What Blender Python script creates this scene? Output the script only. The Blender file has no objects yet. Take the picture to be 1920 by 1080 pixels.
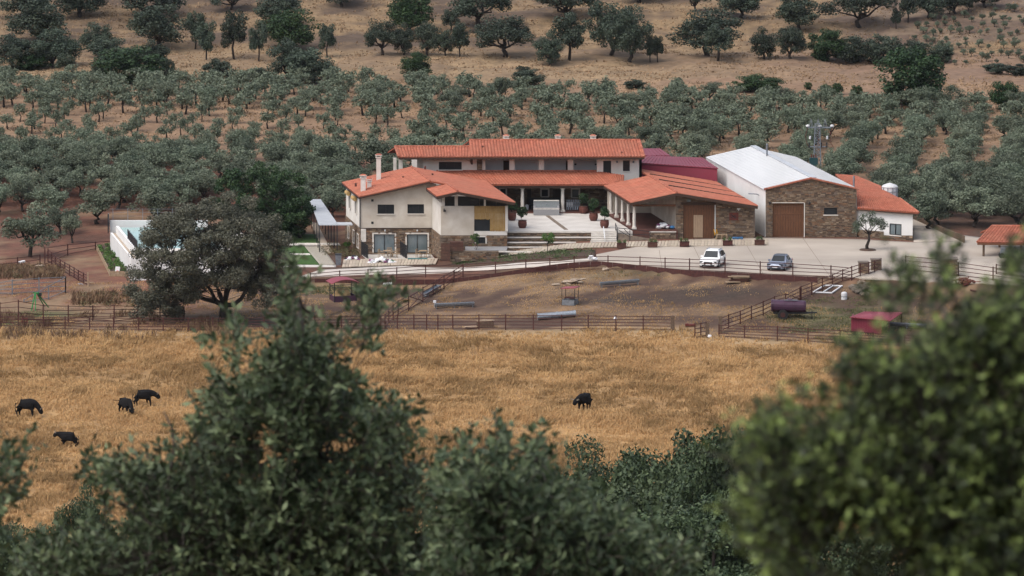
import bpy, bmesh, math, random
import numpy as np
from mathutils import Vector, Matrix

scene = bpy.context.scene
COL = scene.collection
R = math.radians

# ------------------------------------------------------------------ camera
CAM_H = 78.0
PITCH = R(7.97)
cam_data = bpy.data.cameras.new("camera")
cam_data.lens = 200.0
cam_data.sensor_width = 36.0
cam_data.clip_start = 0.5
cam_data.clip_end = 6000.0
cam_data.dof.use_dof = True
cam_data.dof.focus_distance = 560.0
cam_data.dof.aperture_fstop = 11.0
cam = bpy.data.objects.new("camera", cam_data)
COL.objects.link(cam)
cam.location = (0, 0, CAM_H)
cam.rotation_euler = (math.pi / 2 - PITCH, 0, 0)
scene.camera = cam

# ------------------------------------------------------------------ sky and sun
SUN_EL, SUN_AZ = R(56), R(-128)          # azimuth clockwise from +Y (looking away from the camera)
world = bpy.data.worlds.new("World")
scene.world = world
world.use_nodes = True
wn = world.node_tree
for n in list(wn.nodes):
    wn.nodes.remove(n)
w_out = wn.nodes.new("ShaderNodeOutputWorld")
w_bg = wn.nodes.new("ShaderNodeBackground")
w_sky = wn.nodes.new("ShaderNodeTexSky")
w_sky.sky_type = 'NISHITA'
w_sky.sun_disc = False
w_sky.sun_elevation = SUN_EL
w_sky.sun_rotation = SUN_AZ
w_sky.air_density = 1.0
w_sky.dust_density = 4.0
w_sky.ozone_density = 1.0
w_bg.inputs["Strength"].default_value = 0.13
w_hs = wn.nodes.new("ShaderNodeHueSaturation")          # thin overcast: the sky is paler than clear blue
w_hs.inputs["Saturation"].default_value = 0.62
wn.links.new(w_sky.outputs[0], w_hs.inputs["Color"])
wn.links.new(w_hs.outputs[0], w_bg.inputs[0])
wn.links.new(w_bg.outputs[0], w_out.inputs[0])
sun_data = bpy.data.lights.new("sun", 'SUN')
sun_data.energy = 0.85
sun_data.angle = R(50)
sun_data.color = (1.0, 0.95, 0.88)
sun = bpy.data.objects.new("sun", sun_data)
COL.objects.link(sun)
sd = Vector((math.sin(SUN_AZ) * math.cos(SUN_EL), math.cos(SUN_AZ) * math.cos(SUN_EL), math.sin(SUN_EL)))
sun.rotation_euler = (-sd).to_track_quat('-Z', 'Y').to_euler()
sun.location = (-60, 500, 150)
scene.view_settings.view_transform = 'Standard'
scene.view_settings.look = 'None'
scene.view_settings.exposure = 0.82
scene.view_settings.gamma = 1.0
scene.view_settings.use_curve_mapping = False
scene.render.engine = 'CYCLES'
scene.cycles.max_bounces = 5
scene.cycles.diffuse_bounces = 3
scene.cycles.glossy_bounces = 2
scene.cycles.transmission_bounces = 2
scene.cycles.transparent_max_bounces = 4
scene.cycles.caustics_reflective = False
scene.cycles.caustics_refractive = False
scene.cycles.use_denoising = True
scene.cycles.denoiser = 'OPENIMAGEDENOISE'
scene.cycles.denoising_prefilter = 'ACCURATE'

# ------------------------------------------------------------------ measuring helpers
FPX = 1920 * 200.0 / 36.0
CP, SP = math.cos(PITCH), math.sin(PITCH)


def ray(px, py):
    dx, dy = (px - 960) / FPX, (540 - py) / FPX
    return Vector((dx, CP + dy * SP, -SP + dy * CP))


def V(px, py, Y):
    """point that the photo shows at px, py when it stands Y metres away"""
    d = ray(px, py)
    return Vector((0, 0, CAM_H)) + d * (Y / d.y)


def onz(px, py, z):
    d = ray(px, py)
    return Vector((0, 0, CAM_H)) + d * ((z - CAM_H) / d.z)


def proj(x, y, z):
    """photo pixel of a point"""
    q = y * CP - (z - CAM_H) * SP
    return 960 + FPX * x / q, 540 - FPX * (y * SP + (z - CAM_H) * CP) / q


def lerp(a, b, t):
    return a + (b - a) * t


def sstep(a, b, x):
    t = np.clip((x - a) / (b - a), 0, 1)
    return t * t * (3 - 2 * t)


SKEW = -0.174                            # the farm's depth axis leans to the left


def sk(p, Y):
    """slide a point along the farm's depth axis to depth Y"""
    return Vector((p.x + SKEW * (Y - p.y), Y, p.z))


_rng = np.random.default_rng(7)
_W = [(_rng.uniform(-1, 1, 2) * f, _rng.uniform(0, 6.28), a) for f, a in
      [(0.05, 1), (0.07, .9), (0.11, .8), (0.16, .6), (0.25, .5), (0.4, .4), (0.6, .35), (0.9, .3)] for _ in range(2)]


def wob(x, y, s=1.0):
    """smooth uneven field in about -1..1"""
    out = 0
    for k, ph, a in _W:
        out = out + a * np.sin(k[0] * x * 6.28 * s + k[1] * y * 6.28 * s + ph)
    return out / 3.2


# ------------------------------------------------------------------ terrain height
_PY = [0, 14, 30, 60, 100, 200, 300, 350, 400, 425, 445, 455, 500, 548, 560, 640, 670, 690, 710, 735, 765, 800, 850, 1000, 1500, 2600]
_PZ = [75.6, 72, 66.5, 59, 51.5, 33, 13.5, 5.5, -2.5, -5, -6, -6, -5.2, -4.2, -3.8, -1.2, -0.3, 0, 1.2, 1.5, 3, 6.5, 12, 30, 80, 90]


def platform(x):
    return -3.05 + (2.10) * sstep(-9, 9.5, x)


def edge(x):
    return np.interp(x, [-60, -20, 9, 18, 32, 51], [588, 586, 584, 577, 571.5, 566])


def field_edge(x):
    return np.interp(x, [-60, 17, 19, 23, 40, 52], [555.6, 555.6, 551.5, 550.5, 546, 542])


def ter(x, y):
    x = np.asarray(x, float)
    y = np.asarray(y, float)
    z = np.interp(y, _PY, _PZ)
    p = platform(x)
    e = edge(x)
    # paddock below the yard, yard level, then back to the plain behind
    dr = 0.55 * sstep(-34, -22, x)
    low = lerp(-4.2, p - dr, np.clip((y - 548) / (e - 548), 0, 1) ** 1.3)
    near = np.where(y < e - 0.35, low, p)
    t = np.clip((y - (e - 0.35)) / 0.7, 0, 1)
    near = np.where((y >= e - 0.35) & (y < e + .35), lerp(p - dr, p, t), near)
    b = sstep(616, 652, y)
    z2 = lerp(near, z, b)
    z = np.where(y < 548, z, z2)
    bump = 0.12 * wob(x, y) * np.clip((y - 430) / 30, 0, 1)
    far = 0.55 * wob(x * .35 + 9, y * .35) * sstep(660, 780, y)
    flat = 1 - sstep(e - 3, e + 1, y) * (1 - sstep(606, 640, y))
    return z + (bump * flat + far)


def gz(x, y):
    return float(ter(x, y))


def ground(px, py, y0=440.0, y1=1400.0):
    """where the photo's pixel meets the ground"""
    d = ray(px, py)
    Y = np.arange(y0, y1, 0.5)
    t = Y / d.y
    dz = CAM_H + d.z * t - ter(d.x * t, Y)
    k = np.argmax(dz <= 0)
    if dz[k] > 0:
        k = len(Y) - 1
    a, b = (Y[max(k - 1, 0)], Y[k])
    for _ in range(18):
        m = (a + b) / 2
        tt = m / d.y
        if CAM_H + d.z * tt - gz(d.x * tt, m) > 0:
            a = m
        else:
            b = m
    tt = b / d.y
    return Vector((d.x * tt, b, gz(d.x * tt, b)))


# ------------------------------------------------------------------ materials
MATS = {}


def mat(name, col, col2=None, rough=0.8, scale=4.0, bump=0.0, bscale=None, tint=None, tcol=None, metal=0.0, spec=0.3,
        rnd=0.0, detail=4.0, big=None, bigcol=None, bigamt=0.5, stretch=None, translucent=0.0):
    """noise-mixed principled material; tint = name of an attribute that mixes towards tcol"""
    m = bpy.data.materials.new(name)
    m.use_nodes = True
    nt = m.node_tree
    L = nt.links.new
    b = nt.nodes["Principled BSDF"]
    b.inputs["Roughness"].default_value = rough
    b.inputs["Metallic"].default_value = metal
    b.inputs["Specular IOR Level"].default_value = spec
    tc = nt.nodes.new("ShaderNodeTexCoord")
    vec = tc.outputs["Object"]
    if stretch:
        mp = nt.nodes.new("ShaderNodeMapping")
        mp.inputs["Scale"].default_value = stretch
        L(vec, mp.inputs[0])
        vec = mp.outputs[0]
    c = None

    def rgb(x):
        return (x[0], x[1], x[2], 1)

    def mix(fac, a, bb, facv=None):
        mx = nt.nodes.new("ShaderNodeMix")
        mx.data_type = 'RGBA'
        if fac is not None:
            L(fac, mx.inputs[0])
        else:
            mx.inputs[0].default_value = facv
        if hasattr(a, "is_linked"):
            L(a, mx.inputs[6])
        else:
            mx.inputs[6].default_value = rgb(a)
        if hasattr(bb, "is_linked"):
            L(bb, mx.inputs[7])
        else:
            mx.inputs[7].default_value = rgb(bb)
        return mx.outputs[2]

    def noise(s, d=detail):
        n = nt.nodes.new("ShaderNodeTexNoise")
        n.inputs["Scale"].default_value = s
        n.inputs["Detail"].default_value = d
        L(vec, n.inputs["Vector"])
        r = nt.nodes.new("ShaderNodeMapRange")
        r.inputs[1].default_value = 0.32
        r.inputs[2].default_value = 0.68
        L(n.outputs[0], r.inputs[0])
        return r.outputs[0]
    c = col
    if col2 is not None:
        c = mix(noise(scale), col, col2)
    if tint:
        at = nt.nodes.new("ShaderNodeAttribute")
        at.attribute_name = tint
        if tcol is None:                     # the attribute is the colour itself
            if col2 is not None:
                mx = nt.nodes.new("ShaderNodeMix")
                mx.data_type = 'RGBA'
                mx.blend_type = 'MULTIPLY'
                mx.inputs[0].default_value = 1.0
                L(at.outputs["Color"], mx.inputs[6])
                L(c, mx.inputs[7])
                c = mx.outputs[2]
            else:
                c = at.outputs["Color"]
        else:
            c = mix(at.outputs["Fac"], c, tcol)
    if big:
        f = noise(big, 3)
        mm = nt.nodes.new("ShaderNodeMath")
        mm.operation = 'MULTIPLY'
        mm.inputs[1].default_value = bigamt
        L(f, mm.inputs[0])
        c = mix(mm.outputs[0], c, bigcol)
    if rnd:
        oi = nt.nodes.new("ShaderNodeObjectInfo")
        hs = nt.nodes.new("ShaderNodeHueSaturation")
        r = nt.nodes.new("ShaderNodeMapRange")
        r.inputs[3].default_value = 1 - rnd
        r.inputs[4].default_value = 1 + rnd
        L(oi.outputs["Random"], r.inputs[0])
        L(r.outputs[0], hs.inputs["Value"])
        r2 = nt.nodes.new("ShaderNodeMapRange")
        r2.inputs[3].default_value = 0.5 - rnd * .06
        r2.inputs[4].default_value = 0.5 + rnd * .06
        mm2 = nt.nodes.new("ShaderNodeMath")
        mm2.operation = 'FRACT'
        mm3 = nt.nodes.new("ShaderNodeMath")
        mm3.operation = 'MULTIPLY'
        mm3.inputs[1].default_value = 7.31
        L(oi.outputs["Random"], mm3.inputs[0])
        L(mm3.outputs[0], mm2.inputs[0])
        L(mm2.outputs[0], r2.inputs[0])
        L(r2.outputs[0], hs.inputs["Hue"])
        if hasattr(c, "is_linked"):
            L(c, hs.inputs["Color"])
        else:
            hs.inputs["Color"].default_value = rgb(c)
        c = hs.outputs[0]
    if hasattr(c, "is_linked"):
        L(c, b.inputs["Base Color"])
    else:
        b.inputs["Base Color"].default_value = rgb(c)
    if bump:
        n = nt.nodes.new("ShaderNodeTexNoise")
        n.inputs["Scale"].default_value = bscale or scale * 2
        n.inputs["Detail"].default_value = 5
        L(vec, n.inputs["Vector"])
        bp = nt.nodes.new("ShaderNodeBump")
        bp.inputs["Strength"].default_value = bump
        bp.inputs["Distance"].default_value = 0.1
        L(n.outputs[0], bp.inputs["Height"])
        L(bp.outputs[0], b.inputs["Normal"])
    if translucent:
        tr = nt.nodes.new("ShaderNodeBsdfTranslucent")
        if hasattr(c, "is_linked"):
            L(c, tr.inputs[0])
        else:
            tr.inputs[0].default_value = rgb(c)
        ms = nt.nodes.new("ShaderNodeMixShader")
        ms.inputs[0].default_value = translucent
        L(b.outputs[0], ms.inputs[1])
        L(tr.outputs[0], ms.inputs[2])
        L(ms.outputs[0], nt.nodes["Material Output"].inputs[0])
    MATS[name] = m
    return m


M = {}
M['render_cream'] = mat('render_cream', (.64, .595, .53), (.50, .445, .375), .9, .35, .15, 3, big=.9, bigcol=(.40, .335, .265), bigamt=.6)
M['render_white'] = mat('render_white', (.72, .69, .655), (.62, .58, .53), .9, .8, .1, 4, big=.5, bigcol=(.52, .46, .39), bigamt=.4)
M['white_wall'] = mat('white_wall', (.74, .74, .73), (.66, .66, .66), .85, .5, big=.3, bigcol=(.55, .53, .50), bigamt=.35)
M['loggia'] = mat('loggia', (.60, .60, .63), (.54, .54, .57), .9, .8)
M['white_stone'] = mat('white_stone', (.66, .62, .57), (.54, .50, .45), .85, 2.0, .1)
M['white_metal'] = mat('white_metal', (.60, .605, .61), (.52, .53, .54), .5, .25, stretch=(1, .1, 1), big=.12, bigcol=(.47, .465, .45), bigamt=.4)
M['ridge_metal'] = mat('ridge_metal', (.45, .47, .50), (.38, .40, .43), .45, 1)
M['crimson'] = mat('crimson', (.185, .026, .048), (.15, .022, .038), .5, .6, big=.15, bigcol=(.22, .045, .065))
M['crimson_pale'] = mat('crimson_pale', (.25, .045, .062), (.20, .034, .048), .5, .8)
M['stone'] = mat('stone', (1, 1, 1), (.62, .60, .58), .9, 9.0, .3, 20, tint='tint')
M['mortar'] = mat('mortar', (.20, .155, .115), (.13, .10, .08), .95, 3)
M['tile'] = mat('tile', (1, 1, 1), (.80, .74, .72), .75, 1.2, .1, 14, tint='tint', big=.45, bigcol=(.27, .12, .075), bigamt=.42)
M['tile_bed'] = mat('tile_bed', (.30, .085, .045), (.20, .06, .035), .9, 3)
M['wood_dark'] = mat('wood_dark', (.055, .030, .020), (.035, .02, .014), .7, 6)
M['wood_door'] = mat('wood_door', (.15, .066, .032), (.095, .042, .022), .65, 3, stretch=(6, 6, .6))
M['wood_pale'] = mat('wood_pale', (.42, .30, .20), (.30, .21, .14), .7, 3, stretch=(6, 6, .6))
M['wood_board'] = mat('wood_board', (.36, .27, .18), (.24, .17, .11), .8, 3, stretch=(3, 3, 1))
M['wood_post'] = mat('wood_post', (.16, .11, .075), (.09, .062, .045), .9, 5, .3)
M['reed'] = mat('reed', (.46, .31, .13), (.33, .20, .07), .8, 2, tint='tint', tcol=(.28, .16, .06))
M['frame_dark'] = mat('frame_dark', (.018, .019, .022), rough=.45)
M['glass'] = mat('glass', (.02, .023, .026), (.035, .04, .044), .12, .6, spec=.2)
M['glass_pale'] = mat('glass_pale', (.16, .20, .22), (.10, .13, .14), .08, .5, spec=.8)
M['rust'] = mat('rust', (.085, .028, .023), (.048, .018, .017), .75, 5)
M['rust_red'] = mat('rust_red', (.16, .04, .028), (.09, .026, .022), .7, 5)
M['corten'] = mat('corten', (.10, .045, .032), (.06, .028, .022), .8, 4)
M['galv'] = mat('galv', (.36, .39, .43), (.22, .25, .28), .38, 6, metal=.6)
M['steel_grey'] = mat('steel_grey', (.25, .27, .30), (.17, .185, .21), .45, 4, metal=.5)
M['black_iron'] = mat('black_iron', (.02, .021, .024), rough=.5)
M['concrete'] = mat('concrete', (.47, .41, .345), (.39, .335, .28), .9, .22, .08, 5, big=.09, bigcol=(.28, .245, .21), bigamt=.75)
M['concrete_pale'] = mat('concrete_pale', (.55, .52, .48), (.45, .42, .385), .9, .6, .08, 5)
M['drive'] = mat('drive', (.52, .475, .43), (.42, .375, .33), .9, .5, .08, 5)
M['granite'] = mat('granite', (.30, .30, .305), (.21, .21, .215), .8, 14)
M['slab'] = mat('slab', (.45, .38, .30), (.36, .30, .235), .85, 3, rnd=.12)
M['terracotta'] = mat('terracotta', (.125, .042, .03), (.085, .03, .023), .7, 4)
M['floor_red'] = mat('floor_red', (.13, .055, .043), (.09, .04, .032), .7, 2)
M['soil'] = mat('soil', (.085, .052, .036), (.05, .032, .024), .95, 2, .4)
M['straw'] = mat('straw', (.50, .36, .18), (.34, .23, .11), .9, 3, .5, 12)
M['rock'] = mat('rock', (.20, .165, .135), (.10, .082, .07), .9, 2.5, .6, 6)
M['rock_pale'] = mat('rock_pale', (.36, .29, .22), (.25, .19, .145), .9, 2, .4, 6)
M['plastic_white'] = mat('plastic_white', (.74, .74, .75), (.62, .62, .64), .5, 3)
M['bag_green'] = mat('bag_green', (.06, .12, .06), rough=.5)
M['bag_black'] = mat('bag_black', (.02, .022, .028), rough=.4)
M['bag_purple'] = mat('bag_purple', (.16, .05, .12), rough=.5)
M['bag_blue'] = mat('bag_blue', (.05, .16, .33), rough=.5)
M['teal_fabric'] = mat('teal_fabric', (.04, .12, .12), (.03, .09, .09), .6, 4)
M['green_paint'] = mat('green_paint', (.02, .20, .05), rough=.5)
M['yellow'] = mat('yellow', (.55, .28, .02), rough=.5)
M['red_print'] = mat('red_print', (.55, .03, .04), rough=.6)
M['bark'] = mat('bark', (.045, .035, .030), (.022, .018, .016), .95, 5, .6, 12)
M['bark_grey'] = mat('bark_grey', (.09, .075, .065), (.045, .038, .034), .95, 5, .6, 12)
M['lawn'] = mat('lawn', (.050, .105, .022), (.035, .078, .018), .9, 3, .4, 20)
M['gravel'] = mat('gravel', (.40, .36, .30), (.26, .24, .20), .9, 12, .5, 20)
M['tyre'] = mat('tyre', (.018, .018, .019), rough=.85)
M['purple_paint'] = mat('purple_paint', (.065, .028, .055), (.045, .02, .038), .45, 2)
M['hide'] = mat('hide', (.006, .006, .007), (.011, .010, .010), .8, 5, spec=.12)
M['horn'] = mat('horn', (.30, .26, .20), (.12, .10, .08), .5, 6)


def leafmat(name, a, b, c, rnd=.12, rough=.55, tr=.12):
    return mat(name, a, b, rough, .9, tint='tint', tcol=c, rnd=rnd, spec=.25, translucent=tr)


M['leaf_olive'] = leafmat('leaf_olive', (.108, .134, .090), (.084, .109, .075), (.18, .21, .145), .32)
M['leaf_oak'] = leafmat('leaf_oak', (.038, .055, .037), (.028, .044, .032), (.072, .09, .060), .28)
M['leaf_oak_grey'] = leafmat('leaf_oak_grey', (.092, .095, .066), (.070, .074, .053), (.14, .138, .10), .12)
M['leaf_green'] = leafmat('leaf_green', (.021, .048, .018), (.016, .037, .015), (.048, .085, .028), .12)
M['leaf_mid'] = leafmat('leaf_mid', (.042, .066, .034), (.030, .048, .027), (.10, .135, .06), .12)
M['leaf_near'] = leafmat('leaf_near', (.050, .074, .034), (.034, .053, .027), (.15, .19, .095), .05, .5)
M['leaf_near_yellow'] = leafmat('leaf_near_yellow', (.032, .045, .020), (.021, .031, .015), (.23, .30, .09), .05, .5)
M['leaf_bright'] = leafmat('leaf_bright', (.055, .115, .025), (.04, .085, .02), (.11, .19, .04), .15)
M['dry_grass'] = mat('dry_grass', (.57, .375, .18), (.48, .30, .14), .9, .12, tint='tint', tcol=(.27, .17, .075), translucent=.42)
M['dry_hill'] = mat('dry_hill', (.33, .225, .135), (.265, .175, .105), .9, .15, tint='tint', tcol=(.17, .115, .07), translucent=.25)
M['weed'] = leafmat('weed', (.06, .10, .03), (.045, .08, .025), (.12, .16, .06), .1)

# ------------------------------------------------------------------ mesh helpers


class MB:
    """collects boxes, tubes and faces into one mesh"""

    def __init__(s):
        s.v, s.f, s.t = [], [], []

    def face(s, pts, tint=None):
        k = len(s.v)
        s.v += [tuple(p) for p in pts]
        s.f.append(tuple(range(k, k + len(pts))))
        s.t.append(tint)
        return s

    def hexa(s, a, b, tint=None):
        """solid between two quads a and b (same order)"""
        k = len(s.v)
        s.v += [tuple(p) for p in a] + [tuple(p) for p in b]
        n = len(a)
        s.f.append(tuple(range(k + n - 1, k - 1, -1)))
        s.f.append(tuple(range(k + n, k + 2 * n)))
        for i in range(n):
            j = (i + 1) % n
            s.f.append((k + i, k + j, k + n + j, k + n + i))
        s.t += [tint] * (n + 2)
        return s

    def box(s, c, d, rz=0.0, tint=None):
        """centre, full sizes"""
        x, y, z = d[0] / 2, d[1] / 2, d[2] / 2
        ca, sa = math.cos(rz), math.sin(rz)

        def P(px, py, pz):
            return (c[0] + px * ca - py * sa, c[1] + px * sa + py * ca, c[2] + pz)
        a = [P(-x, -y, -z), P(x, -y, -z), P(x, y, -z), P(-x, y, -z)]
        b = [P(-x, -y, z), P(x, -y, z), P(x, y, z), P(-x, y, z)]
        return s.hexa(a, b, tint)

    def bar(s, p, q, w, h=None, tint=None, up=(0, 0, 1)):
        """square bar from p to q"""
        h = h or w
        p, q = Vector(p), Vector(q)
        d = (q - p)
        if d.length < 1e-6:
            return s
        d.normalize()
        u = Vector(up)
        if abs(d.dot(u)) > .98:
            u = Vector((1, 0, 0))
        r = d.cross(u).normalized()
        u = r.cross(d).normalized()
        a = [p - r * w / 2 - u * h / 2, p + r * w / 2 - u * h / 2, p + r * w / 2 + u * h / 2, p - r * w / 2 + u * h / 2]
        b = [x + (q - p) for x in a]
        return s.hexa(a, b, tint)

    def tube(s, pts, rad, n=8, cap=True):
        pts = [Vector(p) for p in pts]
        if not hasattr(rad, "__len__"):
            rad = [rad] * len(pts)
        k0 = len(s.v)
        for i, p in enumerate(pts):
            d = (pts[min(i + 1, len(pts) - 1)] - pts[max(i - 1, 0)])
            d = d.normalized() if d.length > 1e-9 else Vector((0, 0, 1))
            u = Vector((0, 0, 1)) if abs(d.z) < .9 else Vector((0, 1, 0))
            r = d.cross(u).normalized()
            u = r.cross(d).normalized()
            for j in range(n):
                a = 2 * math.pi * j / n
                s.v.append(tuple(p + (r * math.cos(a) + u * math.sin(a)) * rad[i]))
        for i in range(len(pts) - 1):
            for j in range(n):
                j2 = (j + 1) % n
                s.f.append((k0 + i * n + j, k0 + i * n + j2, k0 + (i + 1) * n + j2, k0 + (i + 1) * n + j))
                s.t.append(None)
        if cap:
            s.f.append(tuple(k0 + j for j in range(n - 1, -1, -1)))
            e = k0 + (len(pts) - 1) * n
            s.f.append(tuple(e + j for j in range(n)))
            s.t += [None, None]
        return s

    def lathe(s, c, prof, n=16):
        """prof: (radius, z) from the bottom up"""
        return s.tube([(c[0], c[1], c[2] + z + i * 1e-6) for i, (r, z) in enumerate(prof)], [r for r, z in prof], n)

    def blob(s, c, r, rng, n=8, m=5, jit=.2):
        k = len(s.v)
        r = (r, r, r) if not hasattr(r, "__len__") else r
        s.v.append((c[0], c[1], c[2] - r[2]))
        for i in range(1, m):
            th = math.pi * i / m
            for j in range(n):
                a = 2 * math.pi * j / n
                q = 1 + rng.uniform(-jit, jit)
                s.v.append((c[0] + r[0] * q * math.sin(th) * math.cos(a), c[1] + r[1] * q * math.sin(th) * math.sin(a), c[2] - r[2] * q * math.cos(th)))
        s.v.append((c[0], c[1], c[2] + r[2]))
        e = len(s.v) - 1
        f = []
        for j in range(n):
            j2 = (j + 1) % n
            f.append((k, k + 1 + j2, k + 1 + j))
            f.append((e, k + 1 + (m - 2) * n + j, k + 1 + (m - 2) * n + j2))
            for i in range(m - 2):
                a = k + 1 + i * n
                f.append((a + j, a + j2, a + n + j2, a + n + j))
        s.f += f
        s.t += [None] * len(f)
        return s

    def mesh(s, name, loc=(0, 0, 0), smooth=False):
        me = bpy.data.meshes.new(name)
        lx, ly, lz = loc
        me.from_pydata([(a - lx, b - ly, c - lz) for a, b, c in s.v], [], s.f)
        if any(t is not None for t in s.t):
            at = me.attributes.new('tint', 'FLOAT_COLOR', 'FACE')
            arr = np.ones((len(s.f), 4), np.float32)
            for i, t in enumerate(s.t):
                if t is not None:
                    arr[i, :3] = t
            at.data.foreach_set('color', arr.ravel())
        if smooth:
            me.polygons.foreach_set('use_smooth', [True] * len(me.polygons))
        me.update()
        return me


def np_mesh(name, verts, faces, tint=None, k=4):
    """mesh from numpy arrays; faces all with k corners; tint one float per face"""
    me = bpy.data.meshes.new(name)
    nv, nf = len(verts), len(faces)
    me.vertices.add(nv)
    me.vertices.foreach_set('co', np.ascontiguousarray(verts, np.float32).ravel())
    me.loops.add(nf * k)
    me.loops.foreach_set('vertex_index', np.ascontiguousarray(faces, np.int32).ravel())
    me.polygons.add(nf)
    me.polygons.foreach_set('loop_start', np.arange(0, nf * k, k, dtype=np.int32))
    me.polygons.foreach_set('loop_total', np.full(nf, k, np.int32))
    if tint is not None:
        at = me.attributes.new('tint', 'FLOAT', 'FACE')
        at.data.foreach_set('value', np.ascontiguousarray(tint, np.float32))
    me.update(calc_edges=True)
    return me


def link(name, me, m=None, parent=None, loc=None):
    o = bpy.data.objects.new(name, me)
    COL.objects.link(o)
    if m is not None and me is not None and not me.materials:
        me.materials.append(M[m] if isinstance(m, str) else m)
    if parent is not None:
        o.parent = parent
    if loc is not None:
        o.location = loc
    return o


class Thing:
    """an Empty at the thing's base that parents its parts; shapes are given in world coordinates"""

    def __init__(s, name, label, cat, loc, group=None):
        s.loc = Vector(loc)
        s.o = bpy.data.objects.new(name, None)
        s.o.empty_display_size = .3
        COL.objects.link(s.o)
        s.o.location = s.loc
        s.o['label'] = label
        s.o['category'] = cat
        if group:
            s.o['group'] = group

    def part(s, name, mb, m, parent=None, smooth=False, stuff=False, label=None):
        me = mb.mesh(name, s.loc, smooth)
        o = link(name, me, m, parent or s.o)
        if stuff:
            o['kind'] = 'stuff'
        if label:
            o['label'] = label
        return o

    def share(s, name, me, m, parent=None, loc=(0, 0, 0)):
        """a part from ready mesh data in local coordinates"""
        o = link(name, me, m, parent or s.o)
        o.location = loc
        return o


def struct(name, me, m, kind='structure', label=None):
    o = link(name, me, m)
    o['kind'] = kind
    if label:
        o['label'] = label
    return o


def single(name, mb, m, label, cat, loc, group=None, smooth=False):
    o = link(name, mb.mesh(name, loc, smooth), m, None, loc)
    o['label'] = label
    o['category'] = cat
    if group:
        o['group'] = group
    return o


def copy_tree(o, parent=None):
    c = o.copy()
    COL.objects.link(c)
    if parent is not None:
        c.parent = parent
    for ch in o.children:
        copy_tree(ch, c)
    return c


# ------------------------------------------------------------------ foliage
def rand_dirs(n, rng):
    v = rng.normal(size=(n, 3))
    return v / np.linalg.norm(v, axis=1, keepdims=True)


def leaves(cent, nrm, size, rng, aspect=.6, jitter=.7, fold=.25):
    """leaf-sized quads at cent facing about nrm; returns verts, faces"""
    n = len(cent)
    d = nrm + jitter * rng.normal(size=(n, 3))
    d /= np.linalg.norm(d, axis=1, keepdims=True) + 1e-9
    a = np.cross(d, rand_dirs(n, rng))
    a /= np.linalg.norm(a, axis=1, keepdims=True) + 1e-9
    b = np.cross(d, a)
    s = (size * rng.uniform(.6, 1.35, (n, 1)))
    a = a * s * .5
    b = b * s * .5 * aspect
    f = d * s * fold * rng.uniform(-.6, 1, (n, 1))
    v = np.stack([cent - a, cent - b + f, cent + a, cent + b + f], 1).reshape(-1, 3)
    return v, np.arange(n * 4).reshape(n, 4)


def blob_leaves(blobs, n, size, rng, aspect=.6, shell=.55, up=.35, jitter=.7):
    """leaf quads spread through blobs (x,y,z,rx,ry,rz)"""
    B = np.array(blobs, float)
    w = (B[:, 3] * B[:, 4] * B[:, 5]) ** (2 / 3)
    idx = rng.choice(len(B), n, p=w / w.sum())
    d = rand_dirs(n, rng)
    r = shell + (1 - shell) * rng.uniform(0, 1, (n, 1)) ** .7
    r = np.where(rng.uniform(0, 1, (n, 1)) < .18, rng.uniform(.1, 1.12, (n, 1)), r)
    c = B[idx, :3] + d * r * B[idx, 3:]
    nr = d.copy()
    nr[:, 2] += up
    v, f = leaves(c, nr, size, rng, aspect, jitter)
    # leaf colour differs from twig to twig and leaf to leaf (young leaves paler)
    tw = rng.uniform(0, 1, len(B))[idx]
    t = np.clip(.45 * tw + .75 * rng.uniform(0, 1, n) ** 2.2 - .15, 0, 1)
    return v, f, t


def ellipsoid_blobs(c, r, n, br, rng, low=-.5, fill=.25):
    """clump centres over the outside of an ellipsoid crown"""
    out = []
    k = 0
    while len(out) < n and k < n * 40:
        k += 1
        d = rand_dirs(1, rng)[0]
        if d[2] < low:
            continue
        q = rng.uniform(.72, 1.0) if rng.uniform() > fill else rng.uniform(.2, .7)
        b = br * rng.uniform(.65, 1.3)
        out.append((c[0] + d[0] * r[0] * q, c[1] + d[1] * r[1] * q, c[2] + d[2] * r[2] * q, b, b, b * .8))
    return out


def limb_mesh(name, limbs, n=6):
    mb = MB()
    for pts, rad in limbs:
        mb.tube(pts, rad, n)
    return mb.mesh(name, smooth=True)


def wig(p, q, rng, k=4, amp=.12):
    """crooked line from p to q"""
    p, q = Vector(p), Vector(q)
    L = (q - p).length
    out = []
    for i in range(k + 1):
        t = i / k
        o = Vector(rng.normal(size=3)) * amp * L * (0 if i in (0, k) else 1)
        out.append(p.lerp(q, t) + o)
    return out
# ================================================================== the ground
def lin(*a):
    return np.array(a, float)


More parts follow.
